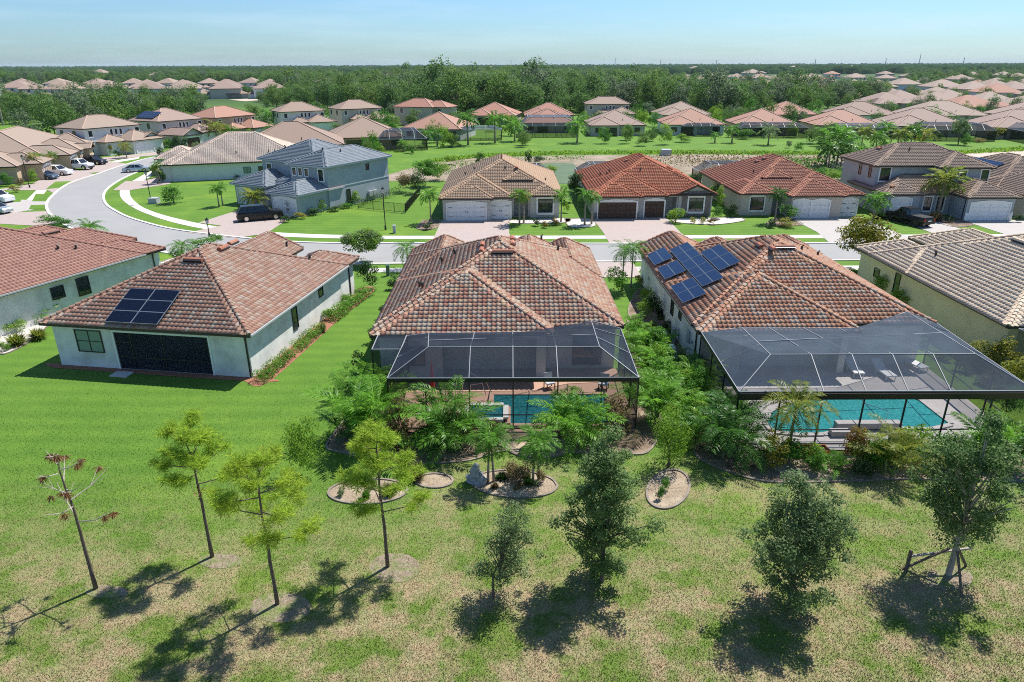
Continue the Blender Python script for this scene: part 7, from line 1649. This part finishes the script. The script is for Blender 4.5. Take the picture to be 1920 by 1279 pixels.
# tall individual pines at the upper left and emergents
def tallpine(px, py, top, wpx, label, mat='wood2', bare=.55):
    x, y = at(px, py); H_ = hgt(x, y, top); H_ = H_ if H_ < 26 else 20; w = pxw(x, y, wpx); r = np.random.default_rng(px); e = empty('tall_tree', (x, y, 0), 0, label, 'tree')
    L = [(q[0]*w*.42, q[1]*w*.42, H_*(bare+.06)+(H_*(1-bare)*.9)*abs(q[2]), w*.12*r.uniform(.7, 1.2)) for q in r.uniform(-1, 1, (16, 3))]
    V_, F_, R_ = lobeleaves(L, 60, .42, r, flat=.6); link('crown', mesh_np('foliage', V_, F_, LM[mat], None, R_), e)
    b = MB(); b.tube([(0, 0, 0), (.3, 0, H_*.5), (.1, 0, H_*.97)], [.32, .22, .06], 7)
    for l in L: b.tube([(.2, 0, l[2]-w*.12), l[:3]], [.09, .04], 4, cap=False)
    b.build('trunk', M['bark_pale'], e)
tallpine(182, 212, 143, 60, 'tall leaning pine with a sparse flat crown at the upper left'); tallpine(150, 214, 148, 44, 'dark-crowned tall tree left of the leaning pine', 'wood1'); tallpine(82, 206, 150, 44, 'tall rounded pine left of the sparse ones', 'wood1'); tallpine(6, 235, 132, 66, 'tall tree cut by the left picture edge', 'wood2')
tallpine(596, 205, 143, 48, 'tall airy tree over the row of brown roofs', 'wood2', .3); tallpine(1480, 205, 142, 44, 'tall pale-trunked tree above the tan roofs', 'wood2', .35); tallpine(1510, 205, 148, 40, 'tall tree right of the pale-trunked one', 'wood1', .35); tallpine(725, 190, 122, 60, 'emergent tree touching the horizon left of centre', 'wood2', .4); tallpine(800, 188, 126, 50, 'emergent tree right of the one touching the horizon', 'wood1', .4)
tallpine(1235, 196, 133, 50, 'emergent tree in the wood right of centre', 'wood1', .4)
# the rest as one instanced mass
def instmass(name, label, P_, objs, kind='stuff'):
    me = bpy.data.meshes.new(name); me.from_pydata([(p[1], p[0], 0) for p in P_], [], [])
    at_ = me.attributes.new('sc', 'FLOAT', 'POINT'); at_.data.foreach_set('value', [p[2] for p in P_])
    o = bpy.data.objects.new(name, me); COL.objects.link(o); tag(o, label, None, None, kind)
    ng = bpy.data.node_groups.new(name, 'GeometryNodeTree'); ng.interface.new_socket('Geometry', in_out='INPUT', socket_type='NodeSocketGeometry'); ng.interface.new_socket('Geometry', in_out='OUTPUT', socket_type='NodeSocketGeometry')
    N = ng.nodes; L = ng.links; gi = N.new('NodeGroupInput'); go = N.new('NodeGroupOutput'); ip = N.new('GeometryNodeInstanceOnPoints'); g2 = N.new('GeometryNodeGeometryToInstance')
    for ob in objs: oi = N.new('GeometryNodeObjectInfo'); oi.inputs['Object'].default_value = ob; oi.inputs['As Instance'].default_value = True; L.new(oi.outputs['Geometry'], g2.inputs[0])
    L.new(gi.outputs[0], ip.inputs['Points']); L.new(g2.outputs[0], ip.inputs['Instance']); ip.inputs['Pick Instance'].default_value = True
    na = N.new('GeometryNodeInputNamedAttribute'); na.data_type = 'FLOAT'; na.inputs['Name'].default_value = 'sc'
    rv = N.new('FunctionNodeRandomValue'); rv.data_type = 'FLOAT_VECTOR'; rv.inputs[0].default_value = (0, 0, 0); rv.inputs[1].default_value = (0, 0, 6.283)
    ri = N.new('FunctionNodeRandomValue'); ri.data_type = 'INT'; ri.inputs[4].default_value = 0; ri.inputs[5].default_value = len(objs)-1
    L.new(ri.outputs[2], ip.inputs['Instance Index']); L.new(rv.outputs[0], ip.inputs['Rotation']); L.new(na.outputs[0], ip.inputs['Scale']); L.new(ip.outputs[0], go.inputs[0])
    md = o.modifiers.new('instances', 'NODES'); md.node_group = ng; return o
protos = []; seen = set()
for o in bpy.data.objects:
    if o.name.startswith('woods_tree') and o.data.name not in seen: seen.add(o.data.name); protos.append(o)
instmass('woodland', 'dense woodland reaching towards the horizon', rest, protos)
# beyond 1.5 km: low canopy hummocks in one sheet of real geometry
r = np.random.default_rng(9); C = []; S2 = []
yy = 1480.0
while yy < 6600:
    n = int(1.7*yy/ (16+yy*.006)); xs_ = r.uniform(-.82, .82, n)*yy; C.append(np.stack([xs_, yy+r.uniform(-.5, .5, n)*yy*.03, np.full(n, 0.)], 1)); S2.append(r.uniform(.8, 1.3, n)*(9+yy*.0016)); yy *= 1.021
C = np.concatenate(C); S2 = np.concatenate(S2); base = []
for i in range(7): a = 2*math.pi*i/7; base.append((math.cos(a)*1.2, math.sin(a)*1.2, 0)); 
for i in range(7): a = 2*math.pi*(i+.5)/7; base.append((math.cos(a)*.9, math.sin(a)*.9, .62))
base.append((0, 0, .95)); base = np.array(base); Fb = [(i, (i+1) % 7, 7+i) for i in range(7)]+[((i+1) % 7, 7+(i+1) % 7, 7+i) for i in range(7)]+[(7+i, 7+(i+1) % 7, 14) for i in range(7)]
n = len(C); jit = r.uniform(.75, 1.25, (n, 15, 3)); Vv = (base[None]*jit*S2[:, None, None]*np.array([1.3, 1.3, 1]))+C[:, None]; Ff = (np.array(Fb)[None]+(np.arange(n)*15)[:, None, None]).reshape(-1, 3)
fm_ = leafmat('distant_canopy', [(.022, .05, .02), (.035, .07, .026), (.018, .04, .017)], .0, 1.0, .0)
tag(link('distant_woodland', mesh_np('distant_woodland', Vv.reshape(-1, 3), Ff, fm_, None, r.random(len(Ff)))), 'dark tree canopy out to the horizon', None, None, 'stuff')

# ---- grass blades of the nearest lawn
def blades(n, seed):
    r = np.random.default_rng(seed); y = 15.2+r.beta(1, 2.6, n)*30; x = r.uniform(-.80, .80, n)*(y*.93+7.5)
    a = r.uniform(0, 6.28, n); h = r.uniform(.03, .075, n); w = .011; tilt = r.normal(size=(n, 2))*.03; z0 = -.004
    A = np.stack([x-np.cos(a)*w, y-np.sin(a)*w, np.full(n, z0)], 1); B = np.stack([x+np.cos(a)*w, y+np.sin(a)*w, np.full(n, z0)], 1); T_ = np.stack([x+tilt[:, 0], y+tilt[:, 1], h], 1)
    V_ = np.stack([A, B, T_], 1).reshape(-1, 3); return tag(link('grass', mesh_np('grass', V_, np.arange(3*n).reshape(n, 3), M['blade'])), 'short mixed green and straw grass of the open strip', 'grass', None, 'stuff')
blades(380000, 3)
# ---- haze: one closed box of thin air round everything
hm = bpy.data.materials.new('haze'); hm.use_nodes = True; hm.node_tree.nodes.clear(); pv = hm.node_tree.nodes.new('ShaderNodeVolumePrincipled'); ho = hm.node_tree.nodes.new('ShaderNodeOutputMaterial')
pv.inputs['Density'].default_value = .00004; pv.inputs['Color'].default_value = (.72, .86, .98, 1); hm.node_tree.links.new(pv.outputs[0], ho.inputs['Volume'])
b = MB(); b.box((-14100, -70, -1.0), (14100, 14100, 56)); o = b.build('haze', hm); tag(o, 'thin pale air over the whole scene', None, None, 'stuff')
